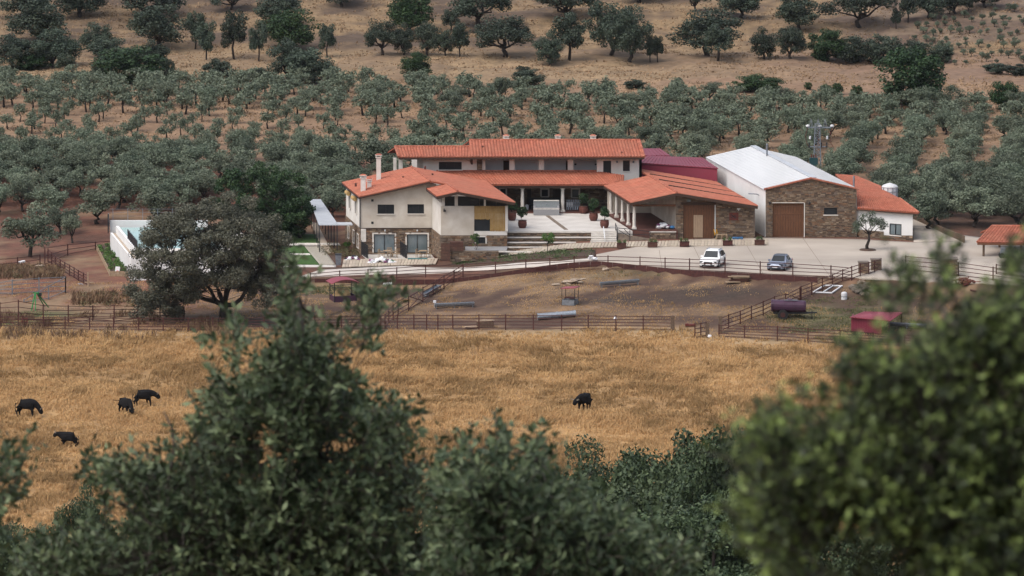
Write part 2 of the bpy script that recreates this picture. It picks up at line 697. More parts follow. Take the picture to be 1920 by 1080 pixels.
def ground_colour(x, y):
    x, y = np.broadcast_arrays(np.asarray(x, float), np.asarray(y, float))
    n1, n2, n3 = wob(x, y), wob(x * 2.3 + 40, y * 2.3), wob(x * .3 + 7, y * .3 + 3)
    gold, gold2 = lin(.40, .245, .105), lin(.27, .155, .06)
    straw, earth, red, dung = lin(.215, .142, .085), lin(.064, .034, .025), lin(.135, .052, .034), lin(.028, .020, .018)
    tan, tan2 = lin(.29, .188, .115), lin(.19, .118, .074)

    def mixc(a, b, t):
        return a + (b - a) * np.asarray(t)[..., None]
    field = mixc(np.broadcast_to(gold, x.shape + (3,)), gold2, np.clip(.5 + .6 * n1, 0, 1) * .7)
    fe = field_edge(x)
    field = mixc(field, lin(.36, .26, .15), sstep(-9, -1, y - fe + 1.5 * n2) * .8)
    pad = mixc(np.broadcast_to(earth, x.shape + (3,)), straw, np.clip(.36 + .75 * n1 + .65 * n2 + .35 * wob(x * 4.1, y * 4.1), 0, 1))
    # trodden, darker ground in the middle of the paddock, dung spread near the fence
    def spot(px, py, rx, ry):
        g = ground(px, py)
        return np.exp(-((x - g.x) / rx) ** 2 - ((y - g.y) / ry) ** 2)
    pad = mixc(pad, earth * .85, np.clip(spot(1180, 570, 9, 5) + spot(1000, 570, 9, 4) * .6 + spot(1430, 560, 5, 4) * .5, 0, 1) * .8)
    pad = mixc(pad, dung, np.clip(2.6 * spot(1330, 549, 4.2, 1.9) + 2.2 * spot(1220, 560, 5, 2) + 1.4 * spot(1400, 552, 3, 1.2), 0, 1) * np.clip(.85 + .5 * n2, 0, 1))
    pad = mixc(pad, straw * 1.25, np.clip(spot(1070, 580, 3, 1.5) + spot(650, 562, 4, 2) + spot(900, 590, 8, 2) * .7, 0, 1) * .8)
    pad = mixc(pad, lin(.085, .092, .04), np.clip(spot(1560, 590, 6, 5) + .9 * spot(1640, 600, 6, 4) + .8 * spot(640, 545, 5, 4) + .6 * spot(1180, 512, 8, 2), 0, 1) * np.clip(.6 + .7 * n2, 0, 1) * .8)
    pad = mixc(pad, straw * 1.45, (1 - sstep(0, 2.5, y - fe + .9 * n2)) * .6)
    lf = 1 - sstep(-34, -27, x)
    pad = mixc(pad, mixc(np.broadcast_to(straw * 1.05, x.shape + (3,)), red * 1.05, np.clip(.55 + .9 * n1 + .5 * n2, 0, 1)), lf * sstep(554, 562, y))
    pad = mixc(pad, lin(.055, .085, .025), np.clip(spot(75, 592, 4, 2) + spot(20, 606, 5, 2), 0, 1) * lf)
    yard = mixc(np.broadcast_to(red * 1.1, x.shape + (3,)), earth, np.clip(.5 + n1, 0, 1))
    soil = mixc(np.broadcast_to(red * 1.1, x.shape + (3,)), red * .5, np.clip(.45 + .9 * n2 + .5 * wob(x * 4.1, y * 4.1), 0, 1))
    soil = mixc(soil, straw * 1.1, np.clip(1.6 * (n1 - .35), 0, 1) * .8)
    grove = mixc(np.broadcast_to(tan, x.shape + (3,)), tan2, np.clip(.45 + .8 * n1 + .3 * n2, 0, 1) * .8)
    dark_r = mixc(np.broadcast_to(earth * 1.1, x.shape + (3,)), tan, sstep(632, 655, y + 6 * n1))
    back = mixc(soil, dark_r, sstep(6, 16, x))
    back = mixc(back, grove, sstep(664, 674, y + 5 * n1) * (1 - sstep(8, 14, x)) + sstep(8, 14, x) * sstep(640, 655, y))
    flat = mixc(np.broadcast_to(lin(.27, .19, .11), x.shape + (3,)), lin(.20, .135, .083), np.clip(.4 + .7 * n1, 0, 1))
    flat = mixc(flat, lin(.20, .122, .085), sstep(15, 50, x) * .7)
    back = mixc(back, flat, sstep(736, 740, y))
    hill = mixc(np.broadcast_to(lin(.235, .160, .088), x.shape + (3,)), lin(.085, .058, .041), np.clip(.48 + .9 * n1 + .7 * n3 + .6 * wob(x * .5, y * 2.4), 0, 1))
    back = mixc(back, hill, sstep(764, 770, y))
    plot = np.clip((x - 44) / 4, 0, 1) * sstep(768, 772, y - .25 * (x - 44))
    back = mixc(back, mixc(np.broadcast_to(lin(.115, .078, .06), x.shape + (3,)), lin(.18, .13, .088), np.clip(.4 + .9 * n2, 0, 1)), plot)
    slope = mixc(np.broadcast_to(lin(.20, .14, .07), x.shape + (3,)), lin(.08, .06, .035), np.clip(.5 + n1, 0, 1))
    c = mixc(slope, field, sstep(428, 446, y))
    c = mixc(c, pad, sstep(-.6, 1.2, y - fe + .8 * n2))
    e = edge(x)
    c = mixc(c, yard, sstep(0, 1, y - e) * (1 - lf))
    c = mixc(c, pad, lf * sstep(0, 1, y - e) * (1 - sstep(600, 606, y)))
    c = mixc(c, back, sstep(606, 612, y))
    return np.clip(c * (1 + .13 * n2[..., None]), .01, .9)


def build_terrain():
    xs = np.unique(np.concatenate([np.linspace(-900, -105, 18), np.arange(-105, 105.1, 1.25), np.linspace(105, 900, 18)]))
    ys = np.unique(np.concatenate([np.arange(-150, 425, 12.5), np.arange(425, 835, 1.25), np.linspace(835, 1000, 34), np.linspace(1000, 2600, 24)]))
    X, Yg = np.meshgrid(xs, ys)
    Z = ter(X, Yg)
    nx, ny = len(xs), len(ys)
    v = np.stack([X, Yg, Z], -1).reshape(-1, 3)
    i = np.arange(ny - 1)[:, None] * nx + np.arange(nx - 1)[None]
    f = np.stack([i, i + 1, i + nx + 1, i + nx], -1).reshape(-1, 4)
    me = np_mesh("ground", v, f)
    c = ground_colour(X, Yg).reshape(-1, 3)
    at = me.attributes.new('tint', 'FLOAT_COLOR', 'POINT')
    arr = np.ones((len(c), 4), np.float32)
    arr[:, :3] = c
    at.data.foreach_set('color', arr.ravel())
    me.polygons.foreach_set('use_smooth', [True] * len(me.polygons))
    m = mat('earth', (1.12, 1.1, 1.08), (.72, .72, .72), .95, 1.1, .55, 2.2, tint='tint', detail=8, big=6.0, bigcol=(.16, .11, .07), bigamt=.28)
    struct("ground", me, m)


build_terrain()


def sheet(name, pa, pb, n, k, m, lift=.05, flatz=None, kind='structure', thick=.18):
    """a paved sheet between two lines of ground points, draped on the ground, with a rim"""
    def resample(P, n):
        P = np.array([tuple(p) for p in P], float)
        d = np.concatenate([[0], np.cumsum(np.linalg.norm(np.diff(P[:, :2], axis=0), axis=1))])
        t = np.linspace(0, d[-1], n)
        return np.stack([np.interp(t, d, P[:, j]) for j in range(3)], 1)
    A, B = resample(pa, n), resample(pb, n)
    t = np.linspace(0, 1, k)[:, None, None]
    G = A[None] * (1 - t) + B[None] * t
    if flatz is None:
        G[..., 2] = ter(G[..., 0], G[..., 1]) + lift
    else:
        G[..., 2] = flatz
    v = G.reshape(-1, 3)
    i = np.arange(k - 1)[:, None] * n + np.arange(n - 1)[None]
    f = np.stack([i, i + 1, i + n + 1, i + n], -1).reshape(-1, 4)
    # rim down into the soil
    rim = list(range(n)) + [r * n + n - 1 for r in range(1, k)] + [(k - 1) * n + c for c in range(n - 2, -1, -1)] + [r * n for r in range(k - 2, 0, -1)]
    low = v[rim].copy()
    low[:, 2] -= thick
    b0 = len(v)
    q = [[rim[a], b0 + a, b0 + (a + 1) % len(rim), rim[(a + 1) % len(rim)]] for a in range(len(rim))]
    me = np_mesh(name, np.concatenate([v, low]), np.concatenate([f, np.array(q)]))
    return struct(name, me, m, kind)


G_ = ground
# pale concrete driveway and the yard in front of the barns
PARK_FRONT = [(1118, 494), (1180, 499), (1240, 503.5), (1300, 507.5), (1425, 513.5), (1556, 518.5), (1640, 523), (1760, 529), (1925, 534)]
PARK_BACK = [(1118, 478), (1180, 466), (1240, 456), (1300, 449), (1440, 446), (1610, 449), (1714, 455), (1800, 452), (1925, 440)]
sheet("yard_pavement", [G_(*p) for p in PARK_FRONT], [G_(*p) for p in PARK_BACK], 90, 26, 'concrete', .06)
sheet("driveway", [G_(*p) for p in [(560, 520.5), (690, 515), (870, 508), (1000, 502), (1117.6, 494)]],
      [G_(*p) for p in [(600, 507), (700, 502), (760, 499.5), (1000, 491), (1117.6, 484)]], 60, 8, 'drive', .07)
sheet("back_road", [G_(1713, 455), G_(1712, 430), G_(1706, 412)], [G_(1868, 450), G_(1770, 438), G_(1716, 412)], 16, 8, 'concrete', .09)
# dark expansion joints in the yard
mb = MB()
for a, b in [((1241, 503), (1236, 470)), ((1322, 508), (1300, 462)), ((1430, 513), (1395, 452)), ((1556, 519), (1505, 447)), ((1118.5, 490), (1925, 486))]:
    p, q = G_(*a), G_(*b)
    for i in range(24):
        s0, s1 = p.lerp(q, i / 24), p.lerp(q, (i + 1) / 24)
        s0.z = gz(s0.x, s0.y) + .064
        s1.z = gz(s1.x, s1.y) + .064
        d = (s1 - s0).normalized() * .0
        r = Vector((0, 0, 1)).cross((s1 - s0).normalized()) * .022
        mb.face([s0 - r, s1 - r, s1 + r, s0 + r])
struct("pavement_joint", mb.mesh("pavement_joint"), 'mortar')

# lawn and paths of the garden
sheet("lawn", [G_(522, 497), G_(560, 496), G_(599, 497)], [G_(522, 462), G_(550, 461.5), G_(570, 462)], 24, 12, 'lawn', .07)
sheet("lawn", [G_(520, 457.5), G_(560, 457), G_(600, 457)], [G_(536, 441), G_(560, 440), G_(592, 440)], 20, 8, 'lawn', .07)
sheet("gravel_path", [G_(600, 497.5), G_(629, 497)], [G_(571, 462.5), G_(603, 462.5)], 8, 14, 'gravel', .08)
sheet("garden_path", [G_(505, 503), G_(560, 501), G_(630, 501)], [G_(505, 498), G_(560, 497.3), G_(630, 498)], 20, 4, 'concrete_pale', .06)
# dug bed with weeds between the slab walk and the driveway
sheet("planting_bed", [G_(845, 500.5), G_(930, 496), G_(1050, 491), G_(1116, 485)], [G_(850, 489), G_(930, 482), G_(1040, 473), G_(1116, 470)], 40, 6, 'soil', .09)

# stepping slabs on the lawn
gp = bpy.data.meshes.new("stepping_slab")
_b = MB().box((0, 0, 0), (.62, 1.5, .1))
gp = _b.mesh("stepping_slab")
gp.materials.append(M['white_stone'])
lawn_o = bpy.data.objects['lawn']
for (x0, x1, y, n, s) in [(538, 632, 459.5, 14, 1.0), (543, 577, 478.5, 6, .7)]:
    for i in range(n):
        g = G_(lerp(x0, x1, i / (n - 1)), y)
        o = link("stepping_slab", gp, None, lawn_o)
        o.location = g + Vector((0, 0, .09))
        o.scale = (s, s, 1)
        o.rotation_euler = (0, 0, .17)

# walk of pale slabs with dark joints along the yard's back edge
walk = struct("slab_walk", MB().box((0, 0, -.3), (.05, .05, .05)).mesh("slab_walk"), 'soil')
slab_me = MB().box((0, 0, 0), (.30, 1.0, .09)).mesh("paving_slab")
slab_me.materials.append(M['slab'])
slab_me2 = MB().box((0, 0, 0), (.30, 1.0, .09)).mesh("paving_slab")
slab_me2.materials.append(M['slab'])
WALK_LO = [(862, 492), (930, 484), (1000, 477), (1065, 468.5), (1110, 466), (1180, 464), (1300, 463), (1440, 461)]
WALK_HI = [(870, 484), (930, 476), (1000, 468), (1062, 459.5), (1110, 457), (1180, 455), (1300, 452.5), (1440, 450.5)]


def poly_at(P, t):
    P = np.array(P, float)
    d = np.concatenate([[0], np.cumsum(np.linalg.norm(np.diff(P, axis=0), axis=1))])
    s = t * d[-1]
    return np.interp(s, d, P[:, 0]), np.interp(s, d, P[:, 1])


_r = random.Random(3)


def slab_row(parent, lo, hi, n, lift=.10):
    for i in range(n):
        t = (i + .5) / n
        a, b = G_(*poly_at(lo, t)), G_(*poly_at(hi, t))
        o = link("paving_slab", slab_me, None, parent)
        c = (a + b) / 2
        d = b - a
        o.location = (c.x, c.y, max(gz(a.x, a.y), gz(b.x, b.y), gz(c.x, c.y)) + lift + _r.uniform(-.012, .012))
        o.scale = (_r.uniform(.92, 1.08), math.hypot(d.x, d.y) * _r.uniform(.97, 1.02), 1)
        o.rotation_euler = (0, 0, math.atan2(d.y, d.x) - math.pi / 2)
    a, b = G_(*lo[0]), G_(*hi[0])


slab_row(walk, WALK_LO, WALK_HI, 92)
slab_row(walk, [(641, 503), (700, 501), (817, 497)], [(644, 489), (700, 488), (822, 487)], 29, .12)

# ------------------------------------------------------------------ dry grass
def tuft_field(name, n, region, ok, hgt, wid, blades, m, rng, lean=.5, tint_fn=None, group_r=.12):
    (x0, x1, y0, y1) = region
    P = np.empty((0, 2))
    while len(P) < n:
        q = np.stack([rng.uniform(x0, x1, n), rng.uniform(y0, y1, n)], 1)
        P = np.concatenate([P, q[ok(q[:, 0], q[:, 1])]])
    P = P[:n]
    th = 1 + .35 * wob(P[:, 0] * 2, P[:, 1] * 2)
    base = np.repeat(P, blades, 0) + rng.normal(size=(n * blades, 2)) * group_r
    z = ter(base[:, 0], base[:, 1])
    N = len(base)
    h = hgt * np.repeat(np.clip(th * rng.uniform(.55, 1.45, n), .3, 2.1), blades) * rng.uniform(.55, 1.2, N)
    wind = np.repeat(1.3 + 1.1 * wob(P[:, 0] * .8, P[:, 1] * .8), blades) + rng.normal(size=N) * 1.0
    le = lean * rng.uniform(.2, 1.5, N)
    dx, dy = np.cos(wind) * le * h, np.sin(wind) * le * h
    side = rng.uniform(0, 6.28, N)
    w = wid * rng.uniform(.6, 1.4, N)
    sx, sy = np.cos(side) * w, np.sin(side) * w
    b = np.stack([base[:, 0], base[:, 1], z - .03], 1)
    S = np.stack([sx, sy, np.zeros(N)], 1)
    mid = b + np.stack([dx * .35, dy * .35, h * .6], 1)
    tip = b + np.stack([dx, dy, h * (1 - .25 * np.minimum(le, 1.5))], 1)
    v = np.stack([b - S * .5, b + S * .5, mid + S * .6, mid - S * .6, tip], 1).reshape(-1, 3)
    k = np.arange(N)[:, None] * 5
    f = np.concatenate([k + np.array([[0, 1, 2]]), k + np.array([[0, 2, 3]]), k + np.array([[3, 2, 4]])], 1).reshape(-1, 3)
    t = np.repeat(tint_fn(P[:, 0], P[:, 1]) if tint_fn else rng.uniform(0, .5, n), blades) + rng.uniform(-.2, .25, N)
    me = np_mesh(name, v, f, np.repeat(np.clip(t, 0, 1), 3), 3)
    return struct(name, me, m, 'stuff')


rg = np.random.default_rng(11)


def in_view(x, y, pad=2.5):
    return np.abs(x) < y * .09 + pad


tuft_field("grass", 53000, (-54, 54, 452, 555.5), lambda x, y: in_view(x, y) & (y < field_edge(x)) & (rg.uniform(0, 1, len(x)) < np.clip(.25 + (field_edge(x) - y) / 7, 0.25, 1) * np.clip(.75 + .5 * wob(x * 1.7, y * 1.7), .25, 1)),
           .42, .062, 7, 'dry_grass', rg, .85, lambda x, y: np.clip(.36 + .75 * wob(x * .9, y * .9) + .5 * wob(x * 3, y * 3), 0, 1), .20)
tuft_field("straw_grass", 9000, (-58, 58, 543, 584), lambda x, y: in_view(x, y) & (y > field_edge(x)) & (wob(x, y) * .75 + wob(x * 2.3 + 40, y * 2.3) * .35 > -.1) & (y < edge(x) - .8),
           .17, .04, 4, 'dry_grass', rg, .8, lambda x, y: np.clip(.25 + .6 * wob(x * 2, y * 2), 0, 1), .22)
tuft_field("hill_grass", 13000, (-78, 78, 668, 812), lambda x, y: in_view(x, y) & (wob(x, y) + .7 * wob(x * .5, y * 2.4) < .35),
           .24, .16, 4, 'dry_hill', rg, 1.0, lambda x, y: np.clip(.3 + .6 * wob(x * .8, y * .8), 0, 1), .4)

def scrub_ok(x, y):
    px, py = proj(x, y, ter(x, y))
    return ((px < 115) & (py > 500) & (py < 524)) | ((px > 135) & (px < 300) & (py > 552) & (py < 596) & (wob(x * 1.4, y * 1.4) > -.1)) | ((py > 596) & (px < 460) & (wob(x * 2, y * 2) > .45))


tuft_field("scrub_grass", 1500, (-56, -26, 550, 606), scrub_ok,
           .55, .07, 6, mat('scrub_brown', (.15, .085, .055), (.10, .06, .04), .9, .5, tint='tint', tcol=(.24, .17, .09), translucent=.2), rg, .5, None, .22)


def weed_ok(x, y):
    px, py = proj(x, y, ter(x, y))
    a = (((px - 1590) / 150) ** 2 + ((py - 598) / 42) ** 2 < 1) | (((px - 620) / 90) ** 2 + ((py - 548) / 14) ** 2 < 1) | (((px - 1180) / 70) ** 2 + ((py - 514) / 6) ** 2 < 1) | (((px - 70) / 60) ** 2 + ((py - 594) / 10) ** 2 < 1)
    return a & (wob(x * 2.2, y * 2.2) > -.15)


tuft_field("green_grass", 4200, (-58, 58, 543, 584), weed_ok, .16, .05, 4, mat('weed_grass', (.085, .095, .038), (.06, .075, .03), .9, .4, tint='tint', tcol=(.17, .14, .07), translucent=.2), rg, .7, None, .22)
# ================================================================== buildings
from mathutils.geometry import tessellate_polygon

TILE_COLS = [(.42, .135, .080), (.45, .152, .094), (.39, .118, .070), (.47, .175, .115), (.31, .092, .060)]
STONE_COLS = [(.215, .15, .10), (.165, .112, .078), (.27, .195, .135), (.12, .085, .065), (.20, .155, .125), (.33, .25, .175), (.24, .14, .085)]
_tr = random.Random(5)


def inside(poly, x, z):
    c = False
    n = len(poly)
    for i in range(n):
        (x1, z1), (x2, z2) = poly[i], poly[(i + 1) % n]
        if (z1 > z) != (z2 > z) and x < (x2 - x1) * (z - z1) / (z2 - z1) + x1:
            c = not c
    return c


def flat_wall(mb, poly, holes, Y, th, tilt=0.0):
    """upright wall whose outline (x, z) is poly with rectangular holes; tilt turns its right end nearer"""
    x0 = min(p[0] for p in poly)

    def W(x, z, o):
        return (x, Y - tilt * (x - x0) + o, z)
    loops = [[Vector((x, z, 0)) for x, z in poly]] + [[Vector((x, z, 0)) for x, z in ((a, c), (a, d), (b, d), (b, c))] for a, b, c, d in holes]
    flat = [p for l in loops for p in l]
    for tri in tessellate_polygon(loops):
        p = [flat[i] for i in tri]
        mb.face([W(q.x, q.y, 0) for q in p])
        mb.face([W(q.x, q.y, th) for q in reversed(p)])
    for l in loops:
        for i in range(len(l)):
            a, b = l[i], l[(i + 1) % len(l)]
            mb.face([W(a.x, a.y, 0), W(b.x, b.y, 0), W(b.x, b.y, th), W(a.x, a.y, th)])


def px_poly(pts, Y, tilt=0.0):
    x0 = None
    out = []
    for k, (a, b) in enumerate(pts):
        v = V(a, b, Y)
        if tilt:
            x0 = v.x if x0 is None else x0
            v = V(a, b, Y - tilt * (v.x - x0))
        out.append((v.x, v.z))
    return out


def px_hole(r, Y):
    a, b = V(r[0], r[3], Y), V(r[1], r[2], Y)
    return (a.x, b.x, a.z, b.z)


def stones(poly, holes, Y, tilt=0.0, hgt=.15, length=.40, rng=_tr, keep=1.0, cols=STONE_COLS):
    """coursed rubble: every stone its own uneven block standing proud of the mortar"""
    mb = MB()
    x0, x1 = min(p[0] for p in poly), max(p[0] for p in poly)
    z0, z1 = min(p[1] for p in poly), max(p[1] for p in poly)
    z = z0
    while z < z1 - .04:
        h = hgt * rng.uniform(.6, 1.35)
        x = x0 - rng.uniform(0, length)
        while x < x1:
            w = length * rng.uniform(.45, 1.5)
            a, b, c, d = x + .012, x + w - .012, z + .01, z + h - .012
            a, b = max(a, x0 + .003), min(b, x1 - .003)
            x += w
            if b - a < .05:
                continue
            d = min(d, z1)
            ok = all(inside(poly, q, s) for q, s in ((a, c), (b, c), (a, d), (b, d)))
            if not ok or any(a < H[1] and b > H[0] and c < H[3] and d > H[2] for H in holes):
                # squeeze beside an opening
                hit = [H for H in holes if a < H[1] and b > H[0] and c < H[3] and d > H[2]]
                if ok and len(hit) == 1:
                    H = hit[0]
                    if a < H[0] - .06:
                        b = H[0] - .005
                    elif b > H[1] + .06:
                        a = H[1] + .005
                    else:
                        continue
                else:
                    continue
            o = rng.uniform(.025, .075)
            col = rng.choice(cols)
            q = rng.uniform(.75, 1.2)
            j = [rng.uniform(-.012, .012) for _ in range(8)]
            Ya, Yb = Y - tilt * (a - x0), Y - tilt * (b - x0)
            fr = [(a + j[0] * .5, Ya - o, c + abs(j[1])), (b + j[2] * .5, Yb - o, c + abs(j[3])), (b + j[4] * .5, Yb - o, d - abs(j[5])), (a + j[6] * .5, Ya - o, d - abs(j[7]))]
            bk = [(a, Ya + .01, c), (b, Yb + .01, c), (b, Yb + .01, d), (a, Ya + .01, d)]
            mb.hexa(bk, fr, tuple(k * q for k in col))
        z += h
    return mb


def stone_wall(T, pts, holes, Y, th=.35, tilt=0.0, name='wall', hgt=.15, length=.40):
    poly = px_poly(pts, Y, tilt)
    hs = [px_hole(h, Y) for h in holes]
    mb = MB()
    flat_wall(mb, poly, hs, Y, th, tilt)
    w = T.part(name, mb, 'mortar')
    T.part('stone_facing', stones(poly, hs, Y, tilt, hgt, length), 'stone', w, stuff=True)
    return w


def plain_wall(T, pts, holes, Y, m, th=.3, tilt=0.0, name='wall', parent=None):
    poly = px_poly(pts, Y, tilt)
    mb = MB()
    flat_wall(mb, poly, [px_hole(h, Y) for h in holes], Y, th, tilt)
    return T.part(name, mb, m, parent)


def rect_frame(mb, x0, x1, z0, z1, Y, w, d):
    mb.box(((x0 + x1) / 2, Y, z0 + w / 2), (x1 - x0, d, w))
    mb.box(((x0 + x1) / 2, Y, z1 - w / 2), (x1 - x0, d, w))
    mb.box((x0 + w / 2, Y, (z0 + z1) / 2), (w, d, z1 - z0 - 2 * w - .002))
    mb.box((x1 - w / 2, Y, (z0 + z1) / 2), (w, d, z1 - z0 - 2 * w - .002))


def window(T, r, Y, mull=1, sill=None, m='glass', rec=.14, fw=.06, name='window', sash=None, surround=None):
    """pane set back in its opening, with frame, mullions and sill"""
    x0, x1, z0, z1 = px_hole(r, Y)
    p = T.part(name, MB().box(((x0 + x1) / 2, Y + rec + .02, (z0 + z1) / 2), (x1 - x0 - .01, .02, z1 - z0 - .01)), m)
    f = MB()
    rect_frame(f, x0 + .003, x1 - .003, z0 + .003, z1 - .003, Y + rec - .03, fw, .06)
    for i in range(mull):
        x = x0 + (x1 - x0) * (i + 1) / (mull + 1)
        f.box((x, Y + rec - .028, (z0 + z1) / 2), (fw, .05, z1 - z0 - 2 * fw - .006))
    T.part('frame', f, sash or 'frame_dark', p)
    if sill:
        T.part('sill', MB().box(((x0 + x1) / 2, Y - .03, z0 - .05), (x1 - x0 + .2, .18, .08)), sill, p)
    if surround:
        s = MB()
        w = .16
        s.box((x0 - w / 2 - .002, Y - .03, (z0 + z1) / 2), (w, .1, z1 - z0))
        s.box((x1 + w / 2 + .002, Y - .03, (z0 + z1) / 2), (w, .1, z1 - z0))
        s.box(((x0 + x1) / 2, Y - .03, z1 + w / 2 + .002), (x1 - x0 + 2 * w, .1, w))
        T.part('surround', s, surround, p)
    return p


def plank_door(T, r, Y, n, m='wood_door', rec=.18, name='door', rails=True):
    x0, x1, z0, z1 = px_hole(r, Y)
    p = T.part(name, MB().box(((x0 + x1) / 2, Y + rec + .06, (z0 + z1) / 2), (x1 - x0 - .01, .04, z1 - z0 - .01)), 'wood_dark')
    w = (x1 - x0) / n
    rr = random.Random(int(abs(x0) * 100))
    for i in range(n):
        o = rr.uniform(-.006, .006)
        T.part('plank', MB().box((x0 + (i + .5) * w, Y + rec + o, (z0 + z1) / 2), (w - .025, .05, z1 - z0 - .02)), m, p)
    return p


def roof_plane(T, e0, e1, r1, r0, m='tile', w=.34, row=.42, th=.14, rng=_tr, covering=True, bed='tile_bed', name='roof', mono=None):
    """sloping slab from eave e0-e1 to ridge r0-r1 with a covering of arched tiles"""
    e0, e1, r0, r1 = map(Vector, (e0, e1, r0, r1))
    dn = Vector((0, 0, -th))
    r = T.part(name, MB().hexa([e0 + dn, e1 + dn, r1 + dn, r0 + dn], [e0, e1, r1, r0]), bed)
    if not covering:
        return r
    nrm = (e1 - e0).cross(r0 - e0).normalized()
    if nrm.z < 0:
        nrm = -nrm
    nc = max(2, round(max((e1 - e0).length, (r1 - r0).length) / w))
    nr = max(2, round(max((r0 - e0).length, (r1 - e1).length) / row))
    mb = MB()
    hts = (0.004, .056, .076, .056, .004)
    us = (.04, .22, .5, .78, .96)

    def Q(u, v):
        return e0 * ((1 - u) * (1 - v)) + e1 * (u * (1 - v)) + r1 * (u * v) + r0 * ((1 - u) * v)
    for i in range(nc):
        for j in range(nr):
            c = rng.choice(TILE_COLS)
            q = rng.uniform(.90, 1.09)
            t = tuple((a_ + 1.6 * b_) / 2.6 * q for a_, b_ in zip(c, TILE_COLS[0]))
            k = len(mb.v)
            up0 = .022 + rng.uniform(-.005, .010)
            for (v, up) in ((j / nr - .003, up0), ((j + 1) / nr + .004, .0)):
                for u, h in zip(us, hts):
                    p = Q((i + u) / nc, v) + nrm * (h + up)
                    mb.v.append((p.x, p.y, p.z))
            for a in range(4):
                mb.f.append((k + a, k + a + 1, k + 5 + a + 1, k + 5 + a))
                mb.t.append(t)
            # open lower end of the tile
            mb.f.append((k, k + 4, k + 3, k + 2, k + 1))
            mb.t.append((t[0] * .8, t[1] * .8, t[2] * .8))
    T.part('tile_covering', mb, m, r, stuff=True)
    return r


def ridge_tiles(T, a, b, parent=None, r=.13, step=.42):
    """half round ridge tiles from a to b"""
    a, b = Vector(a), Vector(b)
    n = max(1, round((b - a).length / step))
    mb = MB()
    for i in range(n):
        p, q = a.lerp(b, i / n), a.lerp(b, (i + 1.08) / n)
        k = len(mb.f)
        mb.tube([p, q], [r, r * .86], 7)
        c = _tr.choice(TILE_COLS)
        qv = _tr.uniform(.85, 1.1)
        for f in range(k, len(mb.f)):
            mb.t[f] = (c[0] * qv, c[1] * qv, c[2] * qv)
    o = T.part('ridge_tile', mb, 'tile', parent, stuff=True)
    return o


def beam(T, pts, w, h, m='wood_dark', name='fascia', parent=None):
    mb = MB()
    for a, b in zip(pts[:-1], pts[1:]):
        mb.bar(a, b, w, h)
    return T.part(name, mb, m, parent)


def column(T, base, h, r=.17, m='white_stone', name='column', square=False):
    c = (base.x, base.y, base.z)
    mb = MB()
    if square:
        mb.box((c[0], c[1], c[2] + h / 2), (2 * r, 2 * r, h))
    else:
        mb.box((c[0], c[1], c[2] + .09), (r * 2.9, r * 2.9, .18))
        mb.lathe((c[0], c[1], c[2] + .181), [(r * 1.25, 0), (r * 1.25, .08), (r * 1.02, .13), (r * 1.02, h * .4), (r * .86, h - .5), (r * .86, h - .42), (r * 1.05, h - .38), (r * 1.25, h - .30)], 14)
        mb.box((c[0], c[1], c[2] + h - .06), (r * 2.9, r * 2.9, .12))
    return T.part(name, mb, m)


def chimney(T, px, ptop, pbot, w_px, Y, tall=False, parent=None):
    a, b = V(px, pbot, Y), V(px, ptop, Y)
    w = w_px * Y / FPX
    h = b.z - a.z
    mb = MB()
    mb.box((a.x, Y, a.z + (h - .35) / 2 - .3), (w * .72, w * .72, h - .35 + .6))
    c = T.part('chimney', mb, 'render_white', parent)
    k = MB()
    k.box((a.x, Y, b.z - .33), (w * .95, w * .95, .09))
    for sx in (-1, 1):
        for sy in (-1, 1):
            k.box((a.x + sx * w * .3, Y + sy * w * .3, b.z - .21), (w * .14, w * .14, .15))
    k.box((a.x, Y, b.z - .10), (w * 1.05, w * 1.05, .07))
    T.part('chimney_cap', k, 'render_white', c)
    t = MB()
    t.hexa([(a.x - w * .5, Y - w * .5, b.z - .06), (a.x + w * .5, Y - w * .5, b.z - .06), (a.x + w * .5, Y + w * .5, b.z - .06), (a.x - w * .5, Y + w * .5, b.z - .06)],
           [(a.x - w * .2, Y - w * .2, b.z + .06), (a.x + w * .2, Y - w * .2, b.z + .06), (a.x + w * .2, Y + w * .2, b.z + .06), (a.x - w * .2, Y + w * .2, b.z + .06)], _tr.choice(TILE_COLS))
    T.part('cap_tile', t, 'tile', c)
    return c


def roof_vent(T, px, py, Y, parent=None):
    p = V(px, py, Y)
    mb = MB().tube([p + Vector((0, 0, -.15)), p + Vector((0, 0, .16))], [.12, .10], 8)
    mb.tube([p + Vector((0, 0, .16)), p + Vector((0, 0, .24))], [.16, .03], 8)
    T.part('roof_vent', mb, 'terracotta', parent)


# ------------------------------------------------------------------ left: the rendered house
YA, YB = 604.7, 599.0
H1 = Thing('farmhouse', 'cream rendered house with low orange gable roof, stone ground floor and two glazed terrace doors', 'house', V(740, 478, YA))
wA = plain_wall(H1, [(676.5, 428), (818, 428), (818, 346), (806, 342), (676.5, 371.5)],
                [(708, 739, 383.5, 401), (764, 795, 383, 400.5), (696, 700.5, 373.5, 378), (696, 700.5, 415.5, 420)], YA, 'render_cream', .35)
window(H1, (708, 739, 383.5, 401), YA, 1, 'white_stone', surround=None)
window(H1, (764, 795, 383, 400.5), YA, 2, 'white_stone')
for yy in (373.5, 415.5):
    window(H1, (696, 700.5, yy, yy + 4.5), YA, 0, name='vent_opening', m='frame_dark', rec=.05)
lowA = [(701, 740, 439, 474.5), (763, 801.5, 439, 474.5)]
stone_wall(H1, [(676.5, 482), (822, 482), (822, 428.3), (676.5, 428.3)], lowA, YA - .02, .37)
for r in lowA:
    d = window(H1, r, YA, 1, None, 'glass_pale', .16, .07, 'terrace_door', surround='white_stone')
H1.part('quoin', MB().box(tuple(V(681.5, 441, YA - .09)), (.55, .12, 1.4)), 'white_stone')
_s = V(676.5, 428, YA)
_e = V(822, 428, YA)
